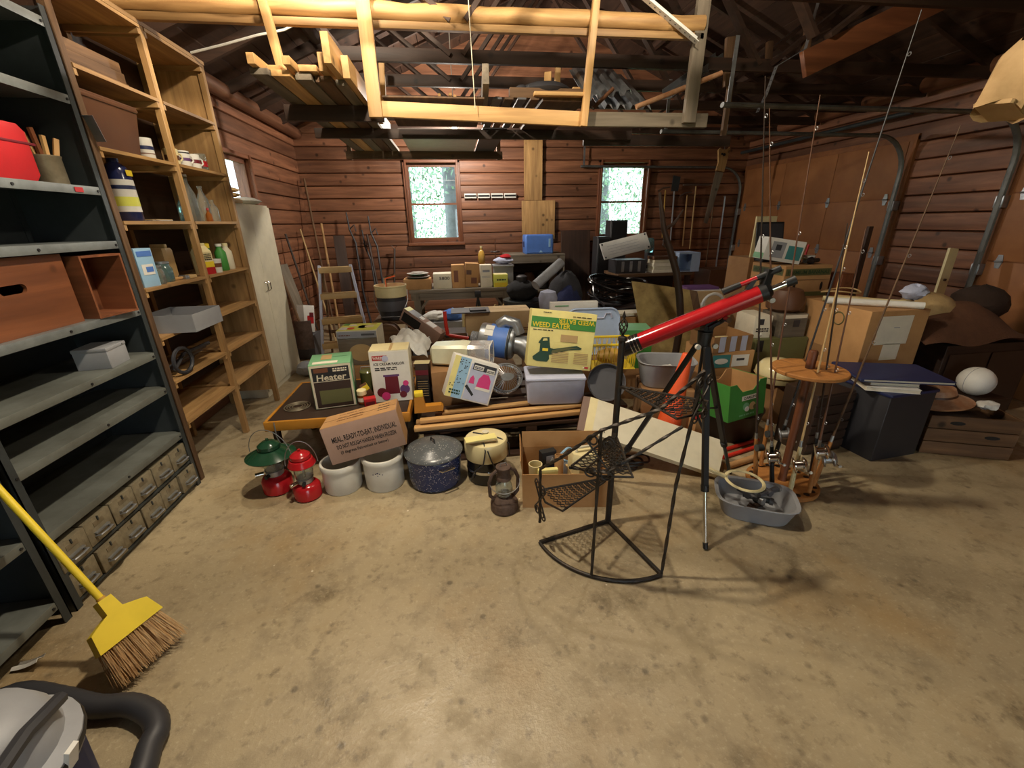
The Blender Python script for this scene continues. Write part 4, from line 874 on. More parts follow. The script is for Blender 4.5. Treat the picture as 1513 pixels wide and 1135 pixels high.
# rusty barn lantern
t = thing('barn_lantern', 'rusty hurricane lantern standing in front of the cooker', 'lantern', (.21, 2.085, 0), rz=12)
MB().lathe([(.072,0),(.082,.008),(.082,.05),(.076,.06),(.06,.085),(.04,.10),(0,.10)], 26).build('fuel_font', 'rust', t); MB().cyl((.045,-.045,.078),(.052,-.052,.094),.013,n=10).build('filler_cap','rust',t)
MB().lathe([(.035,.10),(.045,.105),(.052,.14),(.045,.18),(.035,.205),(.033,.205),(.043,.18),(.05,.14),(.043,.107)],22,capa=False,capb=False).build('globe','bottle_glass',t); MB().lathe([(.02,.10),(.02,.125),(0,.13)],12).build('burner','rust',t)
MB().lathe([(.036,.205),(.045,.21),(.043,.225),(.038,.23),(.038,.275),(.044,.28),(.044,.29),(0,.295)],22).build('chimney','rust',t); MB().tube([(-.02,0,.294),(-.015,0,.312),(.015,0,.312),(.02,0,.294)],.003,6).build('top_ring','galv',t)
for s in (-1,1): MB().tube([(s*.055,0,.075),(s*.085,0,.11),(s*.088,0,.20),(s*.07,0,.25),(s*.04,0,.27)],.011,8).build('side_tube','rust',t)
MB().tube([(-.09*math.cos(a),-.02-.05*math.sin(a),.20-.05*math.sin(a)) for a in [PI*i/12 for i in range(13)]],.002,6).build('bail','galv',t)

# open carton of odds and ends
t = open_carton('odds_carton', 'open cardboard box of mugs and cases behind the wire stair', (.59, 2.205, 0), -8, .50, .34, .23, 'cardboard', (('b', 8, .10), ('l', 8, .09)))
oc = t; Mo = T(*t.location) @ RZ(-8)
def inbox(x, y): p = Mo @ V((x, y, .0055)); return (p.x, p.y, p.z)
t = thing('tall_mug', 'cream mug in the open cardboard box', 'mug', inbox(-.17, -.06)); MB().lathe([(.035,0),(.04,.18),(.042,.23),(.037,.23),(.033,.01),(0,.01)],18,capb=False).build('cup','cream',t); MB().tube([(.04,0,.20),(.07,0,.19),(.07,0,.12),(.039,0,.10)],.006,8).build('handle','cream',t)
t = carton('game_box', 'black printed box standing in the open cardboard box', inbox(-.09, .03), 12, .10, .05, .27, 'black', seam=False); fr(t,'grey',.06,.05,.01,.22,.05); text('A', 'white', t, .03, .03, FRONT(.05,.02,.22,.003)); fr(t,'navy',.09,.04,0,.15,.05)
t = thing('cardboard_tube', 'short cardboard tube in the open cardboard box', 'tube', inbox(-.03, -.07), tilt=(-14, 4)); MB().lathe([(.028,0),(.028,.26),(.024,.26),(.024,.01),(0,.01)],16,capb=False).build('tube','cardboard',t); rest(t, .006)
t = carton('card_packet', 'yellow flat packet in front corner of the open cardboard box', inbox(-.10, -.125), 0, .12, .03, .235, 'paleyellow', seam=False)
t = thing('lunch_case', 'cream hard case with carry handle in the open cardboard box', 'case', inbox(.13, .0), rz=6); MB().box(-.09,.09,-.07,.07,0,.28,.035).build('case','cream',t); MB().box(-.092,.092,-.072,.072,.15,.158,.002).build('seam','tan',t); MB().tube([(-.05,0,.28),(-.045,0,.31),(.045,0,.31),(.05,0,.28)],.009,8).build('handle','offwhite',t)
t = thing('cable_roll', 'white coil of cable in the open cardboard box', 'cable', inbox(.035, .09)); MB().tube([(.045*math.cos(2*PI*i/20),.02*math.sin(4*PI*i/20),.20+.045*math.sin(2*PI*i/20)) for i in range(20)],.008,6,closed=True).build('coil','skyblue',t); MB().box(-.03,.03,-.02,.02,0,.15,.01).build('core','grey',t)

# the inner pile: supports
carton('support_carton', 'plain brown carton under the milky plastic jug', (-.03, 3.28, .2605), 3, .40, .50, .30, 'cardboard_dark', seam=True)
carton('support_carton', 'plain brown carton under the yellow basket and bin lid', (.97, 3.30, .2605), -4, .54, .55, .24, 'cardboard_dark', seam=True)
carton('support_carton', 'plain brown carton under the yellow-topped kitchen carton', (-.83, 3.74, 0), 2, .52, .46, .48, 'cardboard_dark', seam=True)
# yellow-topped kitchen carton
t = carton('kitchen_carton', 'grey carton with bright yellow-green food pictures on top', (-.83, 3.70, .481), -2, .33, .27, .30, 'offwhite', seam=False)
fr(t,'greywood_x',.322,.225,0,.115,.27); fr(t,'grey',.322,.055,0,.265,.27,nm='lid_front'); fr(t,'dkgrey',.322,.004,0,.233,.27,.002,'lid_seam'); fr(t,'dkgrey',.11,.016,.09,.265,.27,.0022); MB().lathe([(1,0),(1,.0006)],20,sx=.10,sy=.075).build('faded_picture','tan',t,FRONT(.27,.02,.11,.0022)@RX(90)); bars(t,'brownprint',.09,.014,1,FRONT(.27,-.1,.262,.0022),8)
patch('food_print','limeyellow',t,.32,.26,TOP(.30)); 
for k,(x,y,rx,ry,m) in enumerate(((.03,.0,.045,.06,'white'),(.08,.01,.04,.05,'cream'),(-.07,.06,.035,.03,'white'),(-.06,-.06,.03,.04,'orange'),(.10,.09,.03,.02,'gold'))): MB().lathe([(1,0),(1,.0006)],16,sx=rx,sy=ry).build('food_print',m,t,T(x,y,.3014+.0004*k))
patch('food_print','green',t,.05,.06,TOP(.30,-.13,.09,.002)); patch('food_print','white',t,.06,.10,TOP(.30,-.12,-.06,.002))

# white cloth, dark tin, jug, blower, fan guard, steamer box, trimmer carton
t = thing('white_cloth', 'crumpled white plastic sheet draped over the pile', 'cloth', (-.40, 3.50, .60))
rg = random.Random(5); ph = [rg.uniform(0,6) for _ in range(6)]
MB().grid(lambda u,v: (.32*(u-.5)+.02*math.sin(9*v+ph[0]), .34*(v-.5)+.02*math.sin(8*u+ph[1]), 0.03-.25*((u-.5)**2+(v-.6)**2)*1.1+.018*math.sin(17*u+ph[2]+4*v)+.014*math.sin(23*v+ph[3]+6*u)), 24, 24, .003).build('cloth','white_cloth',t); rest(t,.565)
carton('support_carton', 'plain brown carton under the crumpled white sheet', (-.36, 3.65, .3605), 0, .20, .34, .20, 'cardboard_dark') ; bpy.data.objects.remove([o for o in bpy.data.objects if o.get('label') == 'plain brown carton under the crumpled white sheet'][0].children[1]); [o for o in bpy.data.objects if o.get('label') == 'plain brown carton under the crumpled white sheet'][0].location.z = .2605
t = carton('oil_tin', 'dark square tin with cream top beside the ice-cream carton', (-.29, 3.17, .2605), -5, .10, .09, .34, 'dkbrown', seam=False); fr(t,'maroon',.10,.04,0,.27,.09); fr(t,'black',.10,.15,0,.14,.09); patch('top','cream',t,.118,.088,TOP(.34))
for k in range(7): fr(t,'tan',.08,.004,0,.08+.02*k,.09,.0022,'fine_print')
t = thing('plastic_jug', 'milky plastic container lying on its side over the pile', 'container', (.025, 3.19, .564), rz=-14)
MB().loft([[(x, y*a, .085+z*b) for y, z in ((-1,-.75),(-.75,-1),(.75,-1),(1,-.75),(1,.75),(.75,1),(-.75,1),(-1,.75))] for x,a,b in ((-.24,.06,.05),(-.22,.085,.075),(.02,.10,.085),(.06,.095,.08))]).build('body','milky_plastic',t)
MB().loft([[(x, y*a, .085+z*b) for y, z in ((-1,-.75),(-.75,-1),(.75,-1),(1,-.75),(1,.75),(.75,1),(-.75,1),(-1,.75))] for x,a,b in ((.061,.097,.083),(.15,.10,.085),(.23,.10,.085))],False,False).build('clear_end','clear_plastic',t); MB().tube([(.23,y*.10,.085+z*.085) for y,z in ((-1,-.75),(-.75,-1),(.75,-1),(1,-.75),(1,.75),(.75,1),(-.75,1),(-1,.75))],.005,6,closed=True).build('rim','white',t)
t = thing('blower_motor', 'grey metal blower with blue label and elbow duct', 'blower', (.37, 3.38, .72), rz=-18, tilt=(0, 8))
MB().lathe([(.10,-.20),(.13,-.19),(.135,-.17),(.135,.07),(.125,.09),(.10,.10),(0,.10)],28,RY(90)).build('housing','galv',t); MB().lathe([(.137,-.11),(.137,.04)],28,RY(90),False,False).build('blue_label','blue',t)
for a,m in ((-62,'white'),(-40,'white')): patch('warning_label',m,t,.07,.05,RX(0)@T(-.11,-.139*math.cos(D2R(a)),.139*-math.sin(D2R(a)))@RX(a))
MB().lathe([(.138,.045),(.143,.05),(.143,.06),(.138,.065)],28,RY(90),False,False).build('band','steel_dark',t); MB().tube([(.08,0,.0),(.16,-.01,.0),(.24,-.02,-.05),(.30,-.03,-.11)],[.08,.085,.085,.08],20).build('elbow_duct','galv',t)
MB().tube([(-.05,0,.13),(-.0,.0,.18),(.08,0,.17),(.12,0,.09)],.05,14).build('top_elbow','galv',t)
for k in range(5): MB().lathe([(.05,-.21-.012*k),(.056,-.215-.012*k),(.05,-.22-.012*k)],16,RY(90)@T(0,-.02,0),False,False).build('hose_rib','grey',t)
rest(t, .4715)
carton('support_carton','plain brown carton under the grey metal blower',(.34,3.48,.2605),0,.26,.34,.21,'cardboard_dark',seam=False)
t = thing('fan_guard', 'wire fan guard with clear rim lying behind the steamer carton', 'fan guard', (.335, 3.06, .47), rz=10, tilt=(62, 0))
MB().tube([(.128*math.cos(2*PI*i/40),.11*math.sin(2*PI*i/40),0) for i in range(40)],.012,8,closed=True).build('rim','clear_plastic',t); MB().tube([(.124*math.cos(2*PI*i/40),.105*math.sin(2*PI*i/40),.07) for i in range(40)],.006,6,closed=True).build('rim_wire','galv',t)
for i in range(34):
    a = 2*PI*i/34; MB().tube([(.128*math.cos(a),.11*math.sin(a),0),(.124*math.cos(a),.105*math.sin(a),.07),(.05*math.cos(a),.03*math.sin(a),.095)],.002,4).build('guard_wire','galv',t)
MB().lathe([(.05,.09),(.05,.10),(0,.10)],16,sy=.6).build('hub_cap','galv',t); rest(t,.355)
t = carton('steamer_carton', 'tilted white carton with pink steam cleaner photo', (.02, 2.85, .36), 6, .33, .13, .30, 'white', tilt=(-8, 21), seam=False)
fr(t,'skyblue',.075,.296,-.085,.15,.13); fr(t,'paleyellow',.045,.296,-.142,.15,.13); fr(t,'lavender',.19,.26,.058,.14,.13); fr(t,'charcoal',.17,.05,.062,.255,.13,.0022)
bars(t,'dkgreen',.08,.04,2,FRONT(.13,-.105,.045,.0026),9); fr(t,'white',.07,.03,.02,.25,.13,.0032); fr(t,'white',.06,.035,.11,.24,.13,.0034); bars(t,'ink',.05,.02,2,FRONT(.13,.11,.24,.0046),10); bars(t,'navy',.06,.02,2,FRONT(.13,.02,.25,.0044),11)
MB().prism([(-.05,0),(.05,0),(.045,.06),(.02,.10),(-.02,.10),(-.045,.06)],-.0005,0).build('picture','pink',t,FRONT(.13,.085,.115,.0024)); MB().prism([(-.02,0),(.02,0),(.015,.04),(0,.06),(-.015,.04)],-.0005,0).build('picture','pink',t,FRONT(.13,-.005,.13,.0024)); MB().prism([(-.06,.0),(-.045,.015),(.02,-.045),(.01,-.06)],-.0005,0).build('picture','black',t,FRONT(.13,.015,.10,.0026)); MB().prism([(-.055,0),(.055,0),(.06,.02),(-.05,.02)],-.0005,0).build('picture','white',t,FRONT(.13,.085,.095,.0026))
rg=random.Random(2)
for k in range(28): fr(t,'ink',.008,.006,-.155+rg.random()*.10,.08+rg.random()*.2,.13,.0024,'small_icon')
rest(t,.342)
t = thing('lavender_bin', 'pale lavender plastic bin under the weed trimmer carton', 'bin', (.68, 2.865, .361), rz=-6)
MB().loft([[(sx*a,sy*b,z) for sx,sy in ((-1,-.9),(-.9,-1),(.9,-1),(1,-.9),(1,.9),(.9,1),(-.9,1),(-1,.9))] for a,b,z in ((.185,.12,0),(.20,.135,.02),(.21,.145,.185))]).build('bin','lavender',t); MB().box(-.215,.215,-.15,.15,.186,.205,.008).build('rim','lavender',t)
t = carton('trimmer_carton', 'yellow carton with green leaf blower picture and lettering', (.70, 2.865, .56), -5, .46, .16, .40, 'paleyellow', tilt=(-9, 7), seam=False)
fr(t,'green',.455,.075,0,.315,.16); text('WEED EATER','yellow',t,.27,.036,FRONT(.16,-.085,.298,.0024)); text('WEED EATER','yellow',t,.26,.032,FRONT(.16,.09,.334,.0024)@RY(180))
MB().prism([(-.19,.05),(-.16,.04),(-.09,.04),(-.075,.06),(-.08,.09),(.06,.135),(.14,.145),(.15,.155),(.11,.17),(-.05,.135),(-.075,.14),(-.085,.18),(-.09,.215),(-.14,.21),(-.165,.17),(-.15,.165),(-.15,.11),(-.195,.07)],-.0006,0).build('picture','dkgreen',t,FRONT(.16,0,0,.0024))
MB().prism([(-.135,.185),(-.10,.19),(-.105,.205),(-.13,.203)],-.0004,0).build('picture','paleyellow',t,FRONT(.16,0,0,.0032)); MB().prism([(-.065,.10),(.08,.145),(.13,.155),(.05,.155),(-.06,.125)],-.0004,0).build('picture','olive',t,FRONT(.16,0,0,.0032)); MB().prism([(-.13,.115),(-.09,.115),(-.09,.135),(-.13,.135)],-.0004,0).build('picture','yellow',t,FRONT(.16,0,0,.0034))
for k in range(7):
    fr(t,'tan',.12,.005,-.0,.115-.012*k,.16,.0024,'fine_print'); fr(t,'tan',.10,.005,.15,.115-.012*k,.16,.0024,'fine_print')
fr(t,'tan',.12,.05,.05,.215,.16,.0024,'fine_print'); fr(t,'red',.035,.013,.195,.02,.16,.0024,'red_logo'); fr(t,'paper',.012,.011,.178,.02,.16,.0034); bars(t,'ink',.14,.009,1,FRONT(.16,-.14,.262,.0024),12); bars(t,'ink',.14,.009,1,FRONT(.16,.13,.37,.0024),13); bars(t,'ink',.06,.008,1,FRONT(.16,-.12,.385,.0024),14)
rest(t,.5675)

# storage lid, white panel box, green box, yellow basket, dish pans
t = thing('bin_lid', 'light blue-grey storage bin lid standing upright in the pile', 'lid', (1.16, 3.42, .50), rz=-4, tilt=(-12, 0))
def rr(w,h,r,n=6): return [(sx*(w/2-r)+r*math.cos(a0+PI/2*k/n), h/2+sz*(h/2-r)+r*math.sin(a0+PI/2*k/n)) for sx,sz,a0 in ((1,1,0),(-1,1,PI/2),(-1,-1,PI),(1,-1,3*PI/2)) for k in range(n+1)]
MB().prism(rr(.46,.40,.08),-.012,.012).build('lid','ltblue',t); MB().prism(rr(.36,.24,.05),-.016,-.012).build('raised_panel','ltblue',t,T(0,0,.06)); MB().tube([(-.16,-.017,.31),(-.15,-.017,.35),(-.11,-.017,.35),(-.09,-.017,.31),(.09,-.017,.31),(.11,-.017,.35),(.15,-.017,.35),(.16,-.017,.31)],.008,6).build('handle_moulding','lavender',t); MB().tube([(x,-.012,z) for x,z in rr(.45,.39,.08)],.009,6,closed=True).build('rim','ltblue',t)
rest(t,.5015)
t = carton('white_panel_carton', 'tall flat white carton behind the bin lid', (1.02, 3.60, .5015), -3, .42, .06, .44, 'white', seam=False); fr(t,'mint',.12,.01,-.11,.41,.06)
t = carton('green_carton', 'green carton with pale top beside the upright bin lid', (1.62, 3.72, .30), -12, .34, .30, .36, 'green', seam=False); patch('pale_top','mint',t,.335,.295,TOP(.36)); fr(t,'white',.08,.20,-.08,.18,.30)
carton('support_carton', 'plain brown carton under the green carton', (1.62, 3.72, 0), -12, .42, .36, .299, 'cardboard_dark')
t = thing('yellow_basket', 'yellow plastic basket with diamond openings behind the telescope', 'basket', (1.20, 3.12, .503), rz=-5)
for s in (-1,1):
    for k in range(8):
        x=-.16+.04*k
        for d in (-1,1): MB().bar((x+.02,s*.11,.0),(x+.02+d*.03,s*.12,.20),.004,.006).build('lattice_bar','yellow',t)
for s in (-1,1):
    for k in range(5):
        y=-.09+.045*k
        for d in (-1,1): MB().bar((s*.17,y,0),(s*.18,y+d*.025,.20),.004,.006).build('lattice_bar','yellow',t)
for z,a,b in ((.0,.17,.11),(.20,.185,.125)): MB().tube([(a,b,z+.004),(-a,b,z+.004),(-a,-b,z+.004),(a,-b,z+.004)],.011 if z else .006,8,closed=True).build('rim','yellow',t)
MB().box(-.165,.165,-.105,.105,.0,.004).build('bottom','yellow',t)
MB().ball((0,0,.08),.12,.08,.06,12,6,.1,3).build('contents','gold',t)
def pan(t, a, b, h, m, n=28, wall=.006):
    f=lambda s,z,k: [(s*a*abs(math.cos(q))**.55*(1 if math.cos(q)>0 else -1), s*b*abs(math.sin(q))**.55*(1 if math.sin(q)>0 else -1), z) for q in [2*PI*i/n for i in range(n)]]
    k1=1-wall/min(a,b)
    return MB().loft([f(.78,0,0),f(.82,.012,0),f(.97,h-.01,0),f(1.03,h,0),f(1.02,h+.004,0),f(k1*.96,h-.002,0),f(k1*.80,.018,0),f(k1*.5,.012,0)],True,True).build('pan',m,t)
t = thing('grey_dish_tub', 'grey dish tub in the pile behind the telescope tripod', 'tub', (1.63, 3.02, .36), rz=-15); pan(t,.22,.17,.20,'grey'); tag_ = MB().ball((.02,.02,.09),.10,.08,.05,12,6,.2,7).build('crumpled_paper','white_cloth',t)
carton('support_carton', 'plain brown carton under the grey dish tub', (1.64, 3.02, 0), -15, .40, .36, .355, 'cardboard_dark')
t = thing('round_cake_pan', 'dark grey round pan leaning against the lavender bin', 'pan', (1.065, 2.82, .40), tilt=(62, 0), rz=-10); MB().lathe([(.12,0),(.13,.01),(.14,.05),(.135,.05),(.125,.014),(0,.012)],28,capb=False).build('pan','dkgrey',t); rest(t,.36)
# long cream panel box lying diagonally
t = thing('folding_table_top', 'long cream metal panel with brown end slanting to the floor', 'panel')
q = [at_y(873,584,2.66), at_y(1073,650,2.34), at_y(1062,700,2.14), at_y(863,634,2.47)]
nrm = (q[1]-q[0]).cross(q[3]-q[0]).normalized()
if nrm.y > 0: nrm = -nrm
bk = [p-nrm*.05 for p in q]
MB().add(q+bk,[(0,1,2,3),(7,6,5,4),(0,4,5,1),(1,5,6,2),(2,6,7,3),(3,7,4,0)]).build('panel','offwhite',t)
e = [q[0], q[0]+(q[1]-q[0])*.06, q[3]+(q[2]-q[3])*.06, q[3]]; MB().add([p+nrm*.002 for p in e]+[p-nrm*.0005 for p in e],[(0,1,2,3),(7,6,5,4),(0,4,5,1),(1,5,6,2),(2,6,7,3),(3,7,4,0)]).build('pale_strip','cream',t)
f = [q[0], q[3], q[3]-(q[2]-q[3])*.05-nrm*.02, q[0]-(q[1]-q[0])*.05-nrm*.02]; MB().add(f+[p-nrm*.04 for p in f],[(0,1,2,3),(7,6,5,4),(0,4,5,1),(1,5,6,2),(2,6,7,3),(3,7,4,0)]).build('brown_end','brown',t)
MB().tube([q[3]+(q[2]-q[3])*.14+(q[0]-q[3])*.12+nrm*.003+V((.012*math.cos(a),0,.012*math.sin(a))) for a in [2*PI*i/12 for i in range(12)]],.0025,5,closed=True).build('pull_ring','galv',t); rest(t,.01)
# dark cable tangle under the panel
t = thing('cable_tangle', 'tangle of black cable under the slanting cream panel', 'cable', (1.13, 2.40, .0))
for k in range(3): MB().tube([(.09*math.cos(a)+.05*k-.05,.06*math.sin(a)+.015*k,.012+.012*k+.008*math.sin(3*a)) for a in [2*PI*i/24 for i in range(24)]],.008,6,closed=True).build('loop','black',t)
rest(t,.001)
# ================================================================== wrought-iron stair stand, telescope
PS = V((.775, 1.87, 0)); RS = .43
t = thing('spiral_stair_stand', 'black wrought-iron plant stand shaped like a spiral stair', 'plant stand', PS)
pol = lambda az, r, z: V((r*math.cos(D2R(az)), r*math.sin(D2R(az)), z))
MB().cyl((0,0,.008),(0,0,1.06),.0165,n=14).build('centre_post','iron_black',t)
MB().lathe([(.018,1.06),(.022,1.065),(.02,1.08),(.008,1.085),(.008,1.09)],14).build('post_cap','iron_black',t)
for k in range(6):
    a = 60*k; MB().tube([(.02*math.sin(PI*i/10)*math.cos(D2R(a+16*i)), .02*math.sin(PI*i/10)*math.sin(D2R(a+16*i)), 1.09+.085*i/10) for i in range(11)],.003,5).build('finial_rib','iron_black',t)
MB().lathe([(.007,1.172),(.009,1.18),(.001,1.205)],10).build('finial_tip','iron_black',t)
MB().tube([pol(195+91*i/18, RS, .010) for i in range(19)],.009,8).build('base_arc','iron_black',t)
for az in (195, 286): MB().bar(pol(az,.0,.010),pol(az,RS,.010),.016,.016).build('base_bar','iron_black',t)
def twisted(name, pts, r=.007):
    mb = MB(); n = 0; fine = []
    for a, b in zip(pts[:-1], pts[1:]):
        for i in range(14): fine.append(a+(b-a)*(i/14))
    fine.append(pts[-1]); rings = []
    for i, p in enumerate(fine):
        tt = (fine[min(i+1,len(fine)-1)]-fine[max(i-1,0)]).normalized(); u = tt.cross(V((.3,.2,1)) if abs(tt.z) < .9 else V((1,0,0))).normalized(); w = tt.cross(u)
        rings.append([tuple(p+(u*math.cos(PI/2*k+i*.5)+w*math.sin(PI/2*k+i*.5))*r*1.2) for k in range(4)])
    return mb.loft(rings).build(name,'iron_black',t)
twisted('upright_rod', [pol(240,RS,.01), pol(240,RS-.005,.79)])
twisted('upright_rod', [pol(286,RS,.01), pol(289,RS-.01,.5), pol(300,RS-.01,1.02)])
twisted('hand_rail', [pol(196,RS,.47), pol(218,RS+.02,.62), pol(240,RS,.79), pol(270,RS+.01,.90), pol(300,RS-.01,1.02)])
twisted('lower_rail', [pol(222,RS,.57), pol(245,RS+.01,.60), pol(286,RS,.80)], .006)
twisted('upright_rod', [pol(195,RS,.14), pol(195,RS,.47)])
def scroll(az, zc, s):
    for sgn in (-1, 1):
        tv = V((-math.sin(D2R(az)), math.cos(D2R(az)), 0)); pts = []
        for i in range(20):
            a = 2.4*PI*i/19; r = .030*(1-.7*i/19); pts.append(pol(az,RS,zc)+tv*sgn*(.032+r*math.cos(a)*.9)+V((0,0,s*(.075-.0+r*math.sin(a)))))
        MB().tube([pol(az,RS,zc)]+pts[::-1][-1:]+pts,.0042,6).build('scroll','iron_black',t)
for az, zc in ((195,.28),(240,.66),(300,.90)):
    scroll(az, zc, 1); scroll(az, zc, -1)
for az0, az1, z in ((188,216,.30),(222,260,.57),(284,322,.83)):
    c = [pol(az0,.06,z), pol(az0,RS-.02,z), pol((az0+az1)/2,RS+.0,z), pol(az1,RS-.02,z), pol(az1,.06,z)]
    fr_ = MB().tube(c,.006,6,closed=True).bar(pol((az0+az1)/2,0,z),pol((az0+az1)/2,.07,z),.02,.012).build('step_frame','iron_black',t)
    mb = MB(); n = 11
    for i in range(1, n):
        r = .06+(RS-.08)*i/n; m_ = 7
        pts = [pol(az0+(az1-az0)*j/m_, r+(.012 if j % 2 else -.012), z) for j in range(m_+1)]
        for p, q_ in zip(pts[:-1], pts[1:]): mb.bar(p, q_, .0035, .004)
        pts = [pol(az0+(az1-az0)*j/m_, r+(-.012 if j % 2 else .012), z) for j in range(m_+1)]
        for p, q_ in zip(pts[:-1], pts[1:]): mb.bar(p, q_, .0035, .004)
    o = mb.build('mesh_tread','iron_black',t); o['kind'] = 'stuff'

# telescope on tripod
F0, F1 = at_y(922,516,2.02), at_y(1122,437,1.80); H0 = at_y(1043,486,1.885)
t = thing('telescope', 'red tube telescope on a black tripod', 'telescope', (0,0,0)); d = (F1-F0).normalized()
L = (F1-F0).length; up = (V((0,0,1))-d*d.z).normalized(); sd = d.cross(up)
MB().tube([F0+d*.075,F1],.041,24).build('tube','red_gloss',t)
MB().tube([F0-d*.01,F0-d*.01+d*.0001,F0+d*.085],[.042,.046,.046],24).build('dew_shield','black_gloss',t)
for k in (.035,.052,.068): MB().tube([F0+d*k,F0+d*(k+.004)],.0468,24).build('silver_ring','chrome',t)
MB().tube([F0-d*.012,F0-d*.0105],.036,20).build('lens','bottle_glass',t)
MB().bar(F0+d*.09+up*.0425,F1+up*.0425,.004,.003,up).build('tube_rail','red_gloss',t)  # thin red rail along the upper side of the tube
MB().tube([F1,F1+d*.03,F1+d*.05],[.041,.041,.024],22).build('rear_cap','black',t)
MB().tube([F1+d*.05,F1+d*.11],.015,16).build('focus_tube','chrome',t); MB().tube([F1+d*.11,F1+d*.15],[.019,.021],16).build('eyepiece','black',t)
w_ = F1+d*.035-up*.045; MB().tube([w_-sd*.025,w_+sd*.025],.012,12).build('focus_wheel','white',t)
a = F1-d*.14+up*.075; MB().tube([a,a+d*.08],[.017,.014],14).build('finder_front','black',t); MB().tube([a+d*.06,a+d*.15],.011,12).build('finder_tube','red_gloss',t); MB().tube([a+d*.15,a+d*.25],[.013,.015],14).build('finder_eyepiece','black',t)
MB().bar(F1-d*.04+up*.04,F1+d*.0+up*.075,.02,.02).build('finder_bracket','black',t); MB().bar(F1+d*.03+up*.03,F1+d*.07+up*.09,.03,.03).build('diagonal','black',t)
MB().bar(H0-V((0,0,.02)),H0+V((.03,0,.07)),.035,.05).build('yoke','black',t); c = H0+V((.06,-.05,.05)); MB().cyl(c,c+V((0,-.03,0)),.014,n=12).build('yoke_knob','chrome',t); MB().tube([H0+V((0,-.02,0)),H0+V((.05,-.03,.03)),c],.011,8).build('pan_handle','black',t)
MB().tube([H0-V((0,0,.09)),H0-V((0,0,.02))],[.03,.036],16).build('tripod_head','black',t)
hub = H0-V((0,0,.09))
for k, (ft, chrome) in enumerate(((at_z(1042,812),True),(V((.90,2.27,0)),False),(at_z(1078,700),False))):
    ft = V((ft.x,ft.y,0)); dd = ft-hub; m = hub+dd*(.70 if chrome else .72)
    h = hub+V((dd.x,dd.y,0)).normalized()*.03
    MB().bar(h,m,.030,.024,(0,1,0) if False else (0,0,1),.004).build('leg','black',t); MB().tube([m-dd*.02,m+dd*.01],.02,12).build('leg_clamp','black',t)
    MB().tube([m,ft-dd*.025],.011,12).build('lower_leg','chrome' if chrome else 'steel_dark',t); MB().tube([ft-dd*.03,ft],[.014,.013],10).build('rubber_foot','black',t)
    q = hub+dd*.42; MB().bar(hub-V((0,0,.34)),q,.012,.006).build('spreader','black',t)
MB().tube([hub,hub-V((0,0,.34))],.008,8).build('centre_column','black',t)
for s in (-1,1): MB().cyl(hub+V((s*.045,-.02,.0)),hub+V((s*.045,-.035,.0)),.013,n=12).build('hinge_cap','white',t)
rest(t,.001)

# orange cone behind, red lid
t = thing('traffic_cone', 'orange traffic cone standing behind the telescope tripod', 'cone', (1.47, 2.62, 0), rz=10, tilt=(0,9)); MB().lathe([(.10,.02),(.035,.70),(.03,.71),(0,.71)],20).build('cone','orange',t); MB().box(-.14,.14,-.14,.14,0,.02,.01).build('base','orange',t); rest(t,.001)
t = carton('red_book_box', 'flat red and tan box lying below the orange cone', (1.44, 2.40, .0), 20, .12, .08, .25, 'cardboard', seam=False); patch('red_top','red',t,.11,.07,TOP(.25)); t.location = (1.70, 2.60, 0)

# ================================================================== grey pan on the floor with ladle and parts
t = thing('grey_basin', 'grey plastic basin of metal parts on the floor', 'basin', (1.64, 1.84, 0), rz=-28); pan(t,.21,.155,.115,'grey')
t2 = thing('cream_ladle', 'cream plastic ring and handle lying in the grey basin', 'utensil', (1.585, 1.88, .10), rz=-28, tilt=(8,4)); MB().tube([(.10*math.cos(2*PI*i/28),.085*math.sin(2*PI*i/28),.012) for i in range(28)],.010,8,closed=True,flat=.6).build('ring','cream',t2); MB().tube([(-.10,0,.012),(-.17,.015,.02),(-.23,.04,.028)],[.014,.012,.015],8).build('handle','cream',t2)
rest(t2,.165)
for i,(x,y,a,m,nm,lb) in enumerate(((1.62,1.82,20,'rust','pipe_fitting','rusty metal fitting in the middle of the grey basin'),(1.66,1.85,-40,'steel_dark','hand_file','dark metal tool handle in the grey basin'),(1.60,1.84,-70,'charcoal','pipe_fitting','black fitting at the left of the grey basin'),(1.68,1.80,15,'dkgrey','hand_file','grey tool handle at right of the grey basin'))):
    t2 = thing(nm, lb, 'hardware', (x,y,.024+.037*i), rz=a); MB().cyl((-.07,0,.015),(.07,0,.02),.013,.017,n=10).cyl((.0,-.02,.016),(0,.02,.016),.02,n=10).build('body',m,t2); MB().cyl((.065,0,.02),(.085,0,.02),.021,n=10).build('collar','galv',t2)
# red sticks and cardboard tube
for i,(a,b,r,m,lb) in enumerate(((( 1072,664),(1120,650),.014,'brightred','red stick nearest the dark wash tub'),((1068,676),(1118,660),.014,'brightred','red stick beside the cardboard tube'),((1072,690),(1128,672),.022,'cardboard','cardboard mailing tube lying beside the fishing rod rack'))):
    p, q_ = at_z(a[0],a[1],r), at_z(b[0],b[1],r); o = MB().cyl((0,0,0),q_-p,r,n=14).build(('red_stick','red_stick','mailing_tube')[i],m); o.location = p; tag(o,lb,('stick','stick','tube')[i])

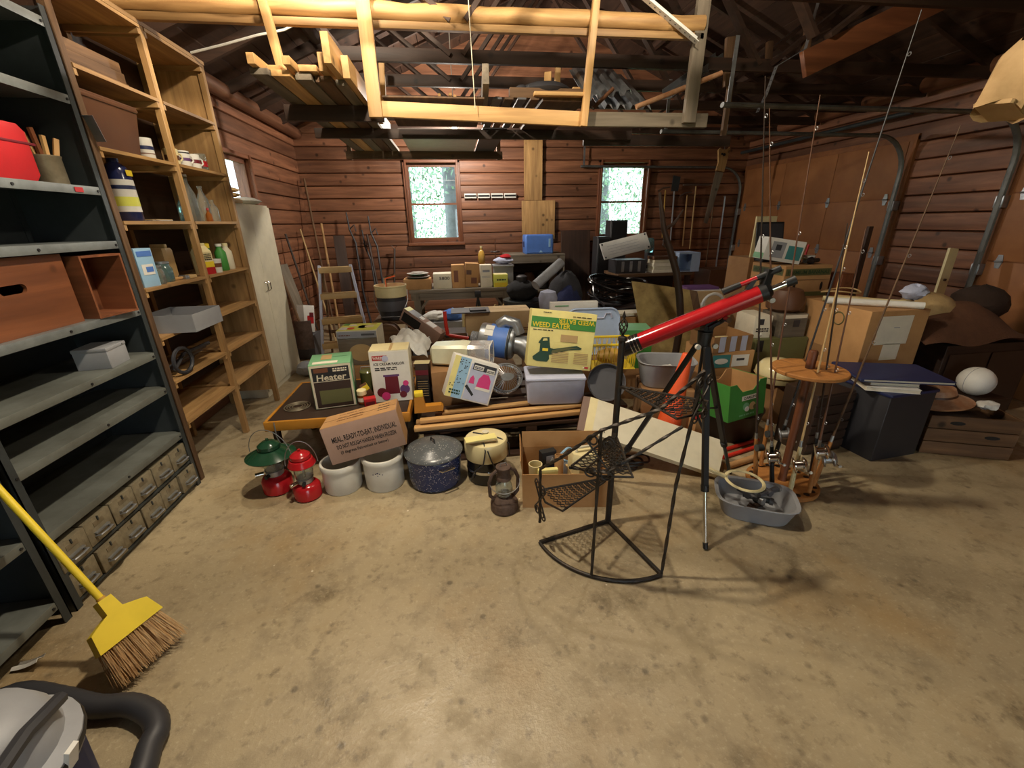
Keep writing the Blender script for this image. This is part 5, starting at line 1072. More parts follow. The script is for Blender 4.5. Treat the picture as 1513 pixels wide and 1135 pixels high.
# ================================================================== fishing rod rack
RC = V((2.0, 2.06, 0))
t = thing('fishing_rod_rack', 'round two-disc wooden fishing rod rack', 'rod rack', RC)
MB().lathe([(.20,.0),(.205,.005),(.205,.025),(.20,.03),(0,.03)],40).build('bottom_disc','cork',t)
MB().lathe([(.188,.762),(.192,.766),(.192,.78),(.188,.784),(0,.784)],40).build('top_disc','cork',t)
MB().lathe([(.026,.03),(.022,.06),(.022,.761)],16).build('centre_post','redwood_z',t); MB().lathe([(.024,.784),(.024,.88),(.018,.89),(0,.89)],16).build('post_top','redwood_z',t)
hl = MB().lathe([(.017,0),(.017,.0008)],14).mesh('rod_hole','dkbrown')
for k in range(18): a = 2*PI*k/18; share('rod_hole',hl,t,T(.17*math.cos(a),.17*math.sin(a),.0302))
RODS = [('slim green rod at the left edge of the rod rack',-.165,.03,(1131,112),2.05,'dkbrown',0),('pale tan rod leaning left with its guide ring near the ceiling',-.14,-.09,(1137,160),2.05,'brown',1),('dark rod standing nearly upright behind the post',-.03,.16,(1212,140),2.3,'brown',0),
        ('long pale cane rod leaning to the right in front of big carton',-.07,-.15,(1284,224),2.12,'tan',1),('tallest dark rod whose tip reaches the roof',.05,.158,(1362,14),2.16,'charcoal',1),('short brown rod with pointed tip',.05,-.16,(1279,338),2.05,'brown',1),
        ('pale rod leaning farthest right',.13,-.10,(1419,186),2.05,'oldwood_z',1),('thin dark rod third from the right in the rack',.175,-.03,(1252,330),2.02,'dkbrown',0)]
for i,(lb,bx,by,tip,Yt,m,reel) in enumerate(RODS):
    a = V((RC.x+bx,RC.y+by,.038)); b = at_y(tip[0],tip[1],Yt); dd = (b-a); Lr = dd.length; dd.normalize()
    t = thing('fishing_rod', lb, 'fishing rod', a, group='fishing rods in the rack')
    MB().tube([(0,0,0),dd*.06,dd*.30],[.012,.014,.011],10).build('grip',('cork','black','cork','cream','black','cork','cork','black')[i],t); MB().tube([dd*.30,dd*(Lr*.6),dd*Lr],[.0065,.0045,.0022],8).build('blank',m,t)
    MB().tube([dd*.30,dd*.34],.0085,10).build('ferrule','galv',t); sv = dd.cross(V((1,0,0))).normalized()
    for k in range(4):
        c = dd*(.45+(Lr-.5)*k/3.2)+sv*.012*(-1); MB().tube([c+dd*.008*math.cos(q)+sv*.008*math.sin(q) for q in [2*PI*j/8 for j in range(8)]],.0016,4,closed=True).build('guide','galv',t)
    if reel:
        c = dd*(.22+.04*(i%3))+V((-.035,-.055,0))
        r = MB().lathe([(.022,-.022),(.034,-.02),(.034,-.016),(.02,-.012),(.02,.012),(.034,.016),(.034,.02),(.02,.03),(0,.032)],16,T(*c)@RY(70)@RX(30)@Matrix.Scale(1.35,4)).build('reel','chrome' if i%2 else 'galv',t); MB().tube([dd*(.22+.04*(i%3)),c],.006,6).build('reel_foot','black',r); MB().tube([c,c+V((.03,-.02,-.02)),c+V((.045,-.04,-.03))],.004,6).build('crank','chrome',r); MB().ball(c+V((.047,-.042,-.031)),.010,n=8,m=6).build('crank_knob','white',r)
    else: MB().cyl(dd*.25+V((-.02,-.03,0)),dd*.25+V((.02,-.03,0)),.022,n=14).build('reel','steel_dark',t)

cut = MB()
for lb,bx,by,tip,Yt,m,reel in RODS:
    a = V((RC.x+bx,RC.y+by,.038)); b = at_y(tip[0],tip[1],Yt); dd = (b-a).normalized(); cut.cyl(a+dd*.55-RC, a+dd*.95-RC, .016, n=12)
co_ = cut.build('cutter','black'); disc = [o for o in bpy.data.objects if o.name.startswith('top_disc')][0]; co_.location = RC; bpy.context.view_layer.update()
md = disc.modifiers.new('holes','BOOLEAN'); md.object = co_; md.operation = 'DIFFERENCE'; md.solver = 'EXACT'; md.use_self = True
dg_ = bpy.context.evaluated_depsgraph_get(); me_ = bpy.data.meshes.new_from_object(disc.evaluated_get(dg_)); disc.modifiers.clear(); disc.data = me_; bpy.data.objects.remove(co_)
# ================================================================== right-hand piles
t = thing('wash_tub', 'dark brown round wash tub under the green produce box', 'tub', (2.07, 2.79, 0)); MB().lathe([(.20,0),(.21,.01),(.25,.22),(.258,.23),(.25,.235),(.24,.22),(.20,.02),(0,.02)],32,capb=False).build('tub','dkbrown',t)
t = thing('produce_box', 'open green fruit box with curved cut-out and white name label', 'box', (1.965, 2.63, .237), rz=14, tilt=(-4,-3)); w,d_,h = .34,.30,.27
def cutwall(w,h): return [(-w/2,0),(w/2,0),(w/2,h),(w/2-.06,h),(w/2-.09,h-.035),(w/2-.12,h-.065),(-w/2+.12,h-.065),(-w/2+.09,h-.035),(-w/2+.06,h),(-w/2,h)]
for y in (-d_/2,d_/2-.005): MB().prism(cutwall(w,h),y,y+.005).build('wall','green' if y < 0 else 'cardboard',t)
for s in (-1,1): MB().box(min(s*w/2,s*(w/2-.005)),max(s*w/2,s*(w/2-.005)),-d_/2+.005,d_/2-.006,0,h).build('side_wall','green' if s > 0 else 'green',t); MB().box(s*(w/2-.006)-.001,s*(w/2-.006)+.0005,-d_/2+.006,d_/2-.007,.006,h-.002).build('inner_liner','cardboard',t)
MB().box(-w/2+.007,w/2-.007,-d_/2+.006,d_/2-.007,0,.005).build('bottom','cardboard',t)
p_ = fr(t,'paper',.15,.035,.02,.155,d_,nm='name_label'); text('CARLINI','ink',t,.12,.02,FRONT(d_,.02,.155,.0028)); bars(t,'mint',.14,.018,1,FRONT(d_,.0,.03,.0018),15)
for k,(x,z,r,m) in enumerate(((-.01,.09,.03,'mint'),(.05,.085,.03,'tan'),(.0,.07,.02,'white'),(.075,.075,.018,'olive'))): MB().cyl((x,0,z),(x,-.0006*(k+1),z),r,n=14).build('picture',m,t,FRONT(d_,0,0,.0015))
rest(t,.236)
# stacked cartons behind it
def stack(label,x,y,w,d_,z0,h,m='cardboard',rz=0,**k): return carton('carton',label,(x,y,z0),rz,w,d_,h,m,**k)
stack('plain brown carton at the bottom under the teal-labelled carton',2.25,3.28,.46,.40,0,.36,'cardboard_dark')
t = stack('tan carton with teal and white picture label',2.24,3.27,.40,.38,.3605,.21,'cardboard'); fr(t,'teal',.16,.11,-.09,.13,.38); MB().lathe([(1,0),(1,.0006)],16,sx=.06,sy=.025).build('oval_logo','white',t,FRONT(.38,-.09,.13,.0024)@RX(90)); fr(t,'white',.15,.10,.08,.13,.38); fr(t,'charcoal',.07,.02,.08,.14,.38,.0022)
t = open_carton('taped_carton','open brown carton with strips of pale purple tape',(2.22,3.24,.571),4,.36,.32,.13,'cardboard_dark',(('b',-6,.17),('l',40,.10)))
for k,x in enumerate((-.10,0,.10)): patch('tape_strip','lavender',t,.055,.128,FRONT(.32,x,.065))
MB().box(-.165,.165,-.145,.145,.006,.05,.01).build('contents','cream',t)
t = stack('brown carton under the cream glazed pot',2.68,3.0,.36,.34,0,.33,'cardboard_dark')
t = thing('cream_crock','cream glazed pot with domed side behind the rod rack','pot',(2.56,2.93,.3335)); MB().lathe([(.10,0),(.14,.02),(.165,.08),(.16,.13),(.12,.18),(.06,.20),(0,.205)],28).build('pot','cream_gloss',t); MB().lathe([(.167,.075),(.17,.08),(.167,.086)],28,capa=False,capb=False).build('rim_line','tan',t)
t = stack('dark green carton with torn corner beside the rod rack',2.78,3.42,.50,.42,0,.62,'olive'); patch('torn_patch','black',t,.06,.10,FRONT(.42,-.2,.56))
t = stack('white magazine box with small photo above dark green carton',2.62,3.40,.16,.28,.6215,.19,'paper',rz=-4,seam=False); fr(t,'charcoal',.05,.05,-.02,.14,.28); bars(t,'ink',.11,.04,2,FRONT(.28,0,.07),16)
t = stack('grey newspaper bundle with black photo above dark green carton',2.88,3.36,.24,.26,.6215,.20,'greywood_x',rz=0,seam=False); fr(t,'charcoal',.06,.06,.02,.12,.26); fr(t,'paper',.22,.03,0,.18,.26)
t = stack('large mauve-brown carton under the premium banana carton',3.20,3.95,.62,.62,0,.75,'cardboard_dark')
for k in range(3): patch('printed_mark','dkbrown',t,.09,.01,T(-.3318,-.05,.55-.05*k)@RZ(-90))
# premium fruit carton: corner towards the camera
c0 = at_y(1163,388,3.62); w,d_,h = .48,.46,.40
t = carton('fruit_carton','banana carton with green bands and oval hand holes, on top of stack',(c0.x+w/2,c0.y+d_/2,.7515),0,w,d_,h+.03,'cardboard'); H=h+.03
for k,s in enumerate(('PREMIUM BANANAS',)):
    fr(t,'olive',.46,.06,0,H-.06,d_); text(s,'dkgreen',t,.42,.035,FRONT(d_,0,H-.06,.0024)); patch('print_band','olive',t,.42,.06,T(-w/2-.0012,0,H-.06)@RZ(-90)); text(s,'dkgreen',t,.38,.035,T(-w/2-.0024,0,H-.06)@RZ(-90))
fr(t,'olive',.46,.04,0,H-.26,d_); fr(t,'dkbrown',.46,.003,0,H-.13,d_)
for x in (-.12,.16): MB().lathe([(1,0),(1,.0008)],14,sx=.014,sy=.04).build('hand_hole','black',t,FRONT(d_,x,H-.19,.0015)@RX(90))
MB().lathe([(1,0),(1,.0008)],14,sx=.014,sy=.04).build('hand_hole','black',t,T(-w/2-.0015,.05,H-.19)@RZ(-90)@RX(90)); patch('red_print','brownprint',t,.10,.04,T(-w/2-.0012,-.12,H-.22)@RZ(-90))
zt_ = .7515+H+.001
c1 = at_y(1150,372,3.78); t = carton('appliance_carton','white and green carton lying tilted on the banana carton',(c1.x+.04,3.85,zt_),-14,.34,.22,.20,'white',tilt=(0,9),seam=False)
fr(t,'grey',.12,.14,-.06,.10,.22); fr(t,'charcoal',.05,.05,-.06,.12,.22,.0022); fr(t,'teal',.13,.12,.09,.09,.22); patch('green_base','mint',t,.21,.05,T(-.1712,0,.03)@RZ(-90)); rest(t,zt_)
t = thing('tackle_bits','dark pliers and reel lying beside the white appliance carton','tools',(c0.x+.33,3.70,zt_)); MB().cyl((-.10,-.02,.03),(.08,.03,.03),.02,n=8).ball((.0,.02,.03),.05,.04,.03,10,6,.2,2).build('reel_body','black',t); MB().tube([(-.16,-.04,.06),(-.05,0,.04),(.06,.03,.03)],.008,6).build('tool_bar','olive',t); MB().cyl((.04,.10,.0),(.04,.10,.07),.05,n=16).build('white_cup','white',t); rest(t,zt_)
for i,(x,m,lb) in enumerate(((1226,'red','red tube at the left of the three standing on carton'),(1233,'maroon','maroon tube in the middle of the three on carton'),(1240,'red','red tube at the right of the three standing on carton'))):
    a = at_y(x-4,378,3.86); o = MB().tube([(0,0,0),(.02+.01*i,.02,.16)],.010,8).build('red_tube',m); o.location = (c0.x+.36+.035*i,3.93,zt_); tag(o,lb,'tube','red tubes on the banana carton')
t = thing('old_laptop','black open case lid standing on the banana carton','case',(at_y(1158,345,4.0).x,4.12,zt_),rz=-8); MB().box(-.14,.14,-.01,.01,.0,.38,.006).build('lid','black',t,RX(-12)); MB().box(-.14,.14,-.16,-.012,0,.02,.004).build('base','black',t); MB().box(-.125,.125,-.0125,-.0105,.02,.36).build('inner','charcoal',t,RX(-12)); rest(t,zt_); 
t.location = (t.location.x, 4.15, t.location.z)
stack('tall brown carton behind the banana carton',3.42,4.58,.44,.38,0,1.19,'cardboard_dark')
t = carton('cream_board','cream sheet of card standing behind the black case lid',(3.36,4.46,1.1925),0,.24,.02,.42,'cream',seam=False)
# big carton with taped paper, tubes on top
c0 = at_y(1289,461,2.72); w,d_,h=.50,.62,c0.z-.42
stack('crushed grey-brown carton under the large taped carton',c0.x+.26,c0.y+.31,.54,.64,0,.418,'cardboard_mauve')
t = carton('shipping_carton','large brown carton with torn white shipping papers on its front',(c0.x+w/2,c0.y+d_/2,.42),0,w,d_,h,'cardboard')
fr(t,'paper',.28,.22,-.02,h-.15,d_,nm='shipping_paper'); fr(t,'paper',.15,.13,.0,h-.32,d_,nm='shipping_paper'); fr(t,'grey',.05,.006,.0,h-.13,d_,.0022,'fine_print')
MB().tube([V((-w/2-.004,-.05,h-.10))+V((0,.05*math.cos(q),.05*math.sin(q))) for q in [2*PI*i/16 for i in range(16)]],.004,5,closed=True).build('string_loop','olive',t); patch('stain','cardboard_dark',t,.12,.09,T(-w/2-.0012,.1,.12)@RZ(-90))
zt_ = .42+h+.002
for i,(pa,pb,r,m,lb) in enumerate((((1218,432),(1350,446),.022,'cream','yellowed long tube at the back on the large carton'),((1222,446),(1362,462),.026,'white','white long tube at the front on the large carton'),((1240,425),(1330,436),.016,'tan','thin tan tube behind the two long tubes'))):
    p,q_ = at_y(pa[0],pa[1],(3.18,3.07,3.27)[i]), at_y(pb[0],pb[1],(2.84,2.72,2.93)[i]); p.z=q_.z=zt_+r; o = MB().cyl((0,0,0),q_-p,r,n=14).build('long_tube',m); o.location=p; tag(o,lb,'tube','long tubes on the large carton')
t = thing('plastic_wrap','white plastic wrap bunched at the end of the long tubes','plastic',(c0.x+.40,2.80,zt_+.06)); MB().ball((0,0,.06),.09,.07,.055,14,8,.22,3).build('wrap','lavender_cloth',t); rest(t,zt_+.053)
t = thing('rope_hank','pale rope loop lying over the tubes','rope',(c0.x+.18,3.20,zt_+.05)); MB().tube([(.16*math.cos(q),.10*math.sin(q),.012*math.sin(2*q)) for q in [2*PI*i/24 for i in range(24)]],.006,6,closed=True).build('rope','tan',t); rest(t,zt_+.056)
t = thing('brown_urn','brown glazed jar between the fruit cartons and large carton','jar',(2.87,3.38,.823)); MB().lathe([(.10,0),(.14,.03),(.15,.12),(.12,.19),(.09,.20),(0,.20)],24).build('jar','brown',t)
t = carton('red_brown_box','narrow dark red box standing beside the banana carton',(3.63,3.68,0),0,.12,.22,1.10,'redwood_z',seam=False)
board('upright_plank','narrow brown plank standing upright behind the rods',(at_y(1278,400,3.9).x,3.96,0),(at_y(1278,400,3.9).x+.03,4.0,1.50),.05,.03,'darkwood_z',(0,1,0),'plank',None)
# blanket heap and pale plank against the second garage door
t = carton('dark_cupboard','low dark cupboard against the garage door under the blankets',(4.28,3.05,0),0,.85,.60,.62,'darkwood_x',seam=False); fr(t,'dkbrown',.38,.5,-.2,.3,.62,nm='door'); fr(t,'dkbrown',.38,.5,.2,.3,.62,nm='door')
t = thing('blanket_heap','heap of brown blankets and sacking beside the garage door','blankets',(4.10,3.03,.62))
rg = random.Random(6); 
MB().grid(lambda u,v: (1.05*(u-.5),   .66*(v-.5), .26*max(0,math.sin(PI*u))**.6*max(0,math.sin(PI*v))**.7+.02*math.sin(11*u+5*v)+.018*math.sin(13*v-4*u)), 28, 20, .006).build('blanket','brown_cloth',t); MB().ball((-.16,.05,.20),.22,.18,.13,16,8,.10,8).build('rolled_blanket','tan_cloth',t); MB().ball((.26,-.02,.24),.2,.18,.14,14,8,.12,9).build('sack','dkbrown_cloth',t); rest(t,.621)
a,b = at_y(1381,452,3.53), at_y(1409,367,3.58); dd=(b-a); b2=a+dd; a2=a-dd*1.2; a2=a+dd*((.012-a.z)/dd.z)
t = thing('pale_plank','pale greenish plank with a hole leaning on the garage door','plank',(0,0,0)); MB().bar(a2,b,.10,.022,(0,1,.2)).build('plank','cream',t); hp_=a2+(b-a2)*.78+V((-.012,-.018,0)); MB().cyl(hp_,hp_+V((0,-.012,0)),.012,n=12).build('hole','dkbrown',t)
# dark boxes, navy binder, crate, straw hat, ball
t = carton('dark_slat_crate','dark slatted crate on the floor right of the rod rack',(2.55,2.50,0),8,.34,.26,.46,'dkbrown',seam=False)
for k in range(6): MB().box(-.17,.17,-.138,-.1305,.03+.072*k,.03+.072*k+.055,.002).build('slat','darkwood_x',t)
t = carton('black_tub','black plastic tub under the navy folder',(2.97,2.42,0),6,.40,.40,.48,'charcoal',seam=False); MB().box(-.21,.21,-.21,.21,.48,.50,.006).build('lid','navy',t)
zt_=.5015
for k,(m,lb,x,y,z,rz,w,d_,h) in enumerate((('paper','lower white book sticking out under the navy folder',2.88,2.34,zt_,-24,.30,.22,.028),('paper','upper white book just under the navy folder',2.91,2.37,zt_+.0295,-20,.28,.21,.026))):
    t=thing('white_book',lb,'book',(x,y,z),rz=rz,group='white books'); MB().box(-w/2,w/2,-d_/2,d_/2,.003,h-.003,.001).build('pages',m,t); MB().box(-w/2-.003,w/2+.003,-d_/2-.003,d_/2+.003,0,.003).build('cover','white',t); MB().box(-w/2-.003,w/2+.003,-d_/2-.003,d_/2+.003,h-.003,h).build('cover','white',t)
t=thing('navy_folder','large navy blue folder lying on white books','folder',(2.98,2.41,zt_+.057),rz=-18); MB().box(-.27,.27,-.19,.19,0,.006,.002).build('cover','navy',t); MB().box(-.265,.265,-.185,.185,.0062,.018).build('sheets','paper',t); MB().box(-.27,.27,-.19,.19,.0182,.024,.002).build('cover','navy',t); MB().tube([(-.27,-.19,.012),(-.27,.19,.012)],.012,8).build('spine','navy',t)
t=thing('wooden_crate','brown wooden crate with slots, front right on the floor','crate',(3.54,2.32,0),rz=-22); w,d_,h=.52,.36,.30
for k in range(3):
    z0=.005+.10*k
    for y in (-d_/2,d_/2-.015): MB().box(-w/2,w/2,y,y+.015,z0,z0+.092,.002).build('slat','oldwood_x',t)
    for x in (-w/2,w/2-.015): MB().box(x,x+.015,-d_/2+.016,d_/2-.016,z0,z0+.092,.002).build('end_slat','oldwood_y',t)
for x in (-.1,.12): MB().lathe([(1,0),(1,.0008)],12,sx=.045,sy=.014).build('slot','black',t,FRONT(d_,x,.25 if x<0 else .16,.001)@RX(90))
MB().box(-w/2+.016,w/2-.016,-d_/2+.016,d_/2-.016,.005,.015).build('bottom','oldwood_x',t); MB().box(-w/2+.016,w/2-.016,-d_/2+.016,d_/2-.016,.016,.22,.01).build('packed_contents','dkbrown',t)
t=thing('straw_hat','pale brown straw hat lying on the wooden crate','hat',(3.42,2.40,.302),rz=20,tilt=(-6,-6)); MB().lathe([(.20,0),(.205,.006),(.15,.03),(.115,.05),(.10,.10),(.06,.125),(0,.13)],28).build('hat','shell',t); MB().lathe([(.116,.05),(.112,.065)],28,capa=False,capb=False).build('hat_band','brown',t); rest(t,.302)
t=thing('white_ball','dusty white ball resting behind the straw hat','ball',(3.93,2.54,0)); MB().ball((0,0,.12),.11,n=20,m=14).build('ball','white',t); MB().tube([(.11*math.cos(q),0,.12+.11*math.sin(q)) for q in [2*PI*i/24 for i in range(24)]],.002,4,closed=True).build('seam','grey',t); rest(t,.285)
stack('low dark carton under the dusty white ball',3.975,2.56,.30,.28,0,.285,'dkbrown')
t=thing('white_rag','crumpled white rag on the edge of the wooden crate','rag',(3.66,2.25,.30)); MB().ball((0,0,.03),.07,.05,.03,12,6,.3,5).build('rag','white_cloth',t); rest(t,.302)
# ================================================================== back of the garage
# step ladder
t = thing('step_ladder', 'pale wooden step ladder standing in the back left corner', 'ladder', (-1.36, 5.25, 0), rz=10)
TR = [(.28,.26),(.56,.225),(.84,.20),(1.13,.18)]
for s in (-1,1):
    MB().bar((s*.29,-.16,0),(s*.17,.10,1.16),.03,.07,(0,1,0),.003).build('front_rail','lavender',t); MB().bar((s*.24,.55,0),(s*.15,.16,1.14),.025,.05,(0,1,0),.003).build('rear_rail','oldwood_z',t)
    MB().bar((s*.26,-.02,.55),(s*.215,.36,.52),.006,.015).build('spreader','galv',t)
for z,w in TR: MB().box(-w-.0,w+.0,-.16+.26*z/1.16-.05,-.16+.26*z/1.16+.07,z-.012,z+.012,.002).box(-w,w,-.16+.26*z/1.16-.06,-.16+.26*z/1.16-.05,z-.05,z+.012,.002).build('tread','tan',t)
MB().bar((-.21,.46,.3),(.21,.46,.3),.02,.04).build('rear_brace','oldwood_x',t)
# bucket on a stool
zb = .66; t = thing('stool', 'plain wooden stool under the bucket, mostly hidden', 'stool', (-.66, 4.62, 0))
MB().box(-.2,.2,-.2,.2,zb-.03,zb,.004).build('seat','oldwood_x',t)
for x in (-.16,.16):
    for y in (-.16,.16): MB().bar((x*1.1,y*1.1,0),(x,y,zb-.031),.03,.03).build('leg','oldwood_z',t)
t = thing('bucket', 'black plastic bucket with cream collar and wire handle', 'bucket', (-.665, 4.58, zb+.001))
MB().lathe([(.125,0),(.13,.004),(.15,.25),(0,.25)],28).build('pail','charcoal',t); MB().lathe([(.153,.235),(.158,.24),(.16,.335),(.166,.34),(.166,.352),(.155,.352),(.15,.27),(0,.27)],28,capb=False).build('collar','cream',t); MB().lathe([(.149,.271),(.149,.275),(0,.275)],24).build('contents','orange',t)
MB().tube([(-.165,0,.30),(-.17,-.06,.2),(-.10,-.16,.05),(.10,-.16,.05),(.17,-.06,.2),(.165,0,.30)],.004,6).build('bail','galv',t); MB().lathe([(.1515,.10),(.153,.2)],28,capa=False,capb=False).build('printed_band','dkgrey',t)
MB().tube([(-.05,.02,.275),(-.05,.02,.42),(.06,.0,.45)],.018,10).build('pump_spout','chrome',t)
# leaning garden tools in the corner
def pole(name,label,a,b,r,m,head=None,cat='tool'):
    t = thing(name,label,cat,a,group='tools leaning in the back left corner'); d = V(b)-V(a); MB().tube([(0,0,0),d],r,8).build('shaft',m,t)
    if head: head(t,d)
    return t
def shovel_head(t,d):
    MB().grid(lambda u,v: (.20*(u-.5), -.10-.05*math.cos(PI*(u-.5))-.0+.03*v, .34*v*(1-.35*(abs(u-.5)*2)**2*(1-v))), 10, 8, .004).build('blade','rust',t)
def grip(t,d): MB().tube([d+V((-.05,0,.06)),d,d+V((.05,0,.06)),d+V((-.05,0,.06))],.009,6).build('d_grip','brown',t)
pole('shovel','dark shovel with its blade down beside the white cabinet',(-1.84,5.35,.20),(-2.12,5.55,1.35),.016,'oldwood_z',lambda t,d:(shovel_head(t,d))); 
for lb,a,b,r,m in (('thin pale stick leaning in the back left corner',(-1.75,6.2,0),(-2.18,6.9,1.55),.012,'tan'),('straight tan pole leaning in the back left corner',(-1.70,6.3,0),(-1.90,7.0,1.62),.017,'shelfwood_z'),('dark pole at far left of the corner tools',(-1.88,6.02,0),(-2.17,6.25,1.5),.014,'dkbrown'),('long brown pole rising along the corner',(-1.85,6.6,0),(-2.12,7.3,2.25),.015,'oldwood_z'),('dark wooden handle right of the step ladder',(-1.10,6.7,0),(-1.32,7.3,1.45),.017,'darkwood_z')): pole('wooden_pole',lb,a,b,r,m)
pole('garden_spade','spade with triangular grip leaning on the back wall',(-1.02,6.9,.02),(-.93,7.36,1.22),.016,'dkbrown',grip)
for i,(x,h,lb) in enumerate(((-1.66,1.78,'curved scythe handle farthest left on the back wall'),(-1.46,1.52,'curved dark handle beside the scythe'),(-1.34,1.72,'looped dark iron tool on the back wall'))):
    t = thing('curved_tool',lb,'tool',(x+.3,6.95,0),group='curved tools against the back wall'); MB().tube([(0,0,0),(-.10,.15,.6),(-.14,.3,h-.45),(-.22,.37,h-.25),(-.24,.40,h)],[.016,.016,.015,.013,.011],8).build('handle','charcoal',t); MB().tube([(-.22,.37,h-.25),(-.14,.36,h-.18),(-.12,.35,h-.28)],.010,6).build('hook','charcoal',t)
t = carton('leaning_board','wide grey board leaning behind the white cabinet',(-1.98,6.0,0),80,.22,.025,1.15,'greywood_z',tilt=(-12,0),seam=False); rest(t,.002); 
t = carton('leaning_board','dark board leaning beside the step ladder',(-1.62,6.7,0),12,.16,.03,1.5,'darkwood_z',tilt=(-16,0),seam=False); rest(t,.002)
t = carton('dog_food_bag','white bag with red dog picture propped in the corner',(-1.92,5.60,.30),70,.20,.10,.34,'white',tilt=(0,12),seam=False); patch('red_print','red',t,.12,.10,FRONT(.10,.02,.16)); patch('dark_print','maroon',t,.08,.06,FRONT(.10,.04,.22,.002)); rest(t,.303)
carton('corner_carton','dark carton on the floor behind the shovel',(-1.93,5.62,0),88,.30,.24,.30,'dkgrey')
MBx = MB().ball((0,0,.08),.12,.10,.08,12,8,.18,3).build('plastic_bag','grey_cloth'); MBx.location=(-1.72,4.80,0); tag(MBx,'grey crumpled plastic bag on the floor beside the shovel','bag'); rest(MBx,.001)

# workbench
t = thing('workbench','grey wooden workbench under the back window','workbench',(.09,6.35,0))
MB().box(-.72,.72,-.36,.36,.70,.745,.005).build('top','greywood_x',t); MB().box(-.70,.70,-.34,-.315,.60,.699,.003).build('apron','greywood_x',t)
for x in (-.62,.62):
    for y in (-.31,.31): MB().box(x-.045,x+.045,y-.04,y+.04,0,.60,.004).box(x-.045,x+.045,y-.04,y+.04,.6,.699).build('leg','greywood_z',t)
    MB().bar((x,-.3,.42),(x*.75,-.3,.62),.03,.06,(0,1,0)).build('brace','greywood_x',t)
MB().box(-.60,.60,-.28,.28,.12,.145,.004).build('lower_shelf','oldwood_x',t)
zt_=.7465
def bx(name,label,px,Y,w,d_,h,m,rz=0,z=zt_,**k): a=at_y(px,400,Y); return carton(name,label,(a.x,Y,z),rz,w,d_,h,m,seam=False,**k)
bx('cardboard_box','tan cardboard box under the stacked plates on workbench',616,6.16,.37,.25,.14,'cardboard')
t=thing('plate_stack','stack of green and white plates on a tan box','plates',(at_y(617,400,6.16).x,6.16,zt_+.1425))
for k,(r,m) in enumerate(((.15,'dkgreen_gloss'),(.16,'white_gloss'),(.14,'brown_gloss'),(.13,'mint_gloss'),(.15,'white_gloss'),(.09,'white_gloss'))): MB().lathe([(r*.6,.014*k),(r*.65,.014*k+.004),(r,.014*k+.012),(r,.014*k+.0135),(0,.014*k+.0135)],24).build('plate',m,t)
rest(t,zt_+.1415)
t=bx('number_box','white box printed 5800 on the workbench',653,6.18,.25,.26,.20,'offwhite'); text('5800','ink',t,.14,.045,FRONT(.26,.03,.14))
t=bx('narrow_tan_box','tall narrow tan box with brown print on workbench',676.5,6.16,.18,.20,.31,'cardboard'); fr(t,'brownprint',.06,.16,-.03,.16,.20)
t=bx('tilted_tan_box','tan box with brown print leaning beside the narrow one',695.5,6.18,.185,.20,.32,'cardboard',tilt=(0,3)); fr(t,'brownprint',.08,.08,.03,.09,.20); fr(t,'brown',.07,.06,-.04,.2,.20); rest(t,zt_)
t=bx('white_tall_box','tall white box of fine print on workbench',717.5,6.14,.16,.18,.30,'paper'); fr(t,'grey',.10,.03,0,.22,.18); fr(t,'grey',.12,.004,0,.15,.18); fr(t,'grey',.12,.004,0,.13,.18)
t=bx('yellow_box','small bright yellow box at right on the workbench',738.5,6.12,.20,.20,.17,'limeyellow'); fr(t,'yellow',.18,.06,0,.03,.20); bars(t,'dkgreen',.13,.035,1,FRONT(.20,.01,.10),17); patch('top_print','cream',t,.18,.18,TOP(.17))
t=bx('grey_tin_box','grey metal box behind the small yellow box',743,6.42,.28,.24,.24,'grey'); MB().box(-.15,.15,-.13,.13,.2405,.27,.005).build('lid','grey',t)
t=thing('red_bag','red and clear plastic bags piled on the grey box','bag',(at_y(744,400,6.44).x,6.42,zt_+.272)); MB().ball((0,0,.05),.14,.10,.05,14,8,.15,3).build('clear_bag','lavender_cloth',t); MB().ball((.03,-.02,.10),.08,.06,.04,12,6,.15,4).build('red_bag_part','red_cloth',t); rest(t,zt_+.2715)
t=thing('oil_bottle','yellow oil bottle standing behind the white box','bottle',(at_y(711,370,6.6).x,6.60,zt_)); 
MB().box(-.07,.07,-.06,.06,0,.27,.004).build('carton_base','cardboard_dark',t); MB().lathe([(.045,.271),(.05,.28),(.052,.40),(.035,.45),(.018,.47),(.018,.50),(0,.50)],18).build('bottle','gold_gloss',t); MB().lathe([(.02,.50),(.02,.525),(0,.525)],12).build('cap','cream',t)
t=thing('valve_wheel','small dark handwheel on a rod behind the oil bottle','hand wheel',(at_y(732,370,6.6).x,6.62,zt_)); MB().cyl((0,0,0),(0,0,.62),.008,n=8).build('rod','brown',t); MB().tube([(.06*math.cos(q),.06*math.sin(q),.44) for q in [2*PI*i/16 for i in range(16)]],.012,6,closed=True).build('wheel','dkbrown',t); MB().box(-.06,.06,-.05,.05,.0,.03).build('foot','dkbrown',t)
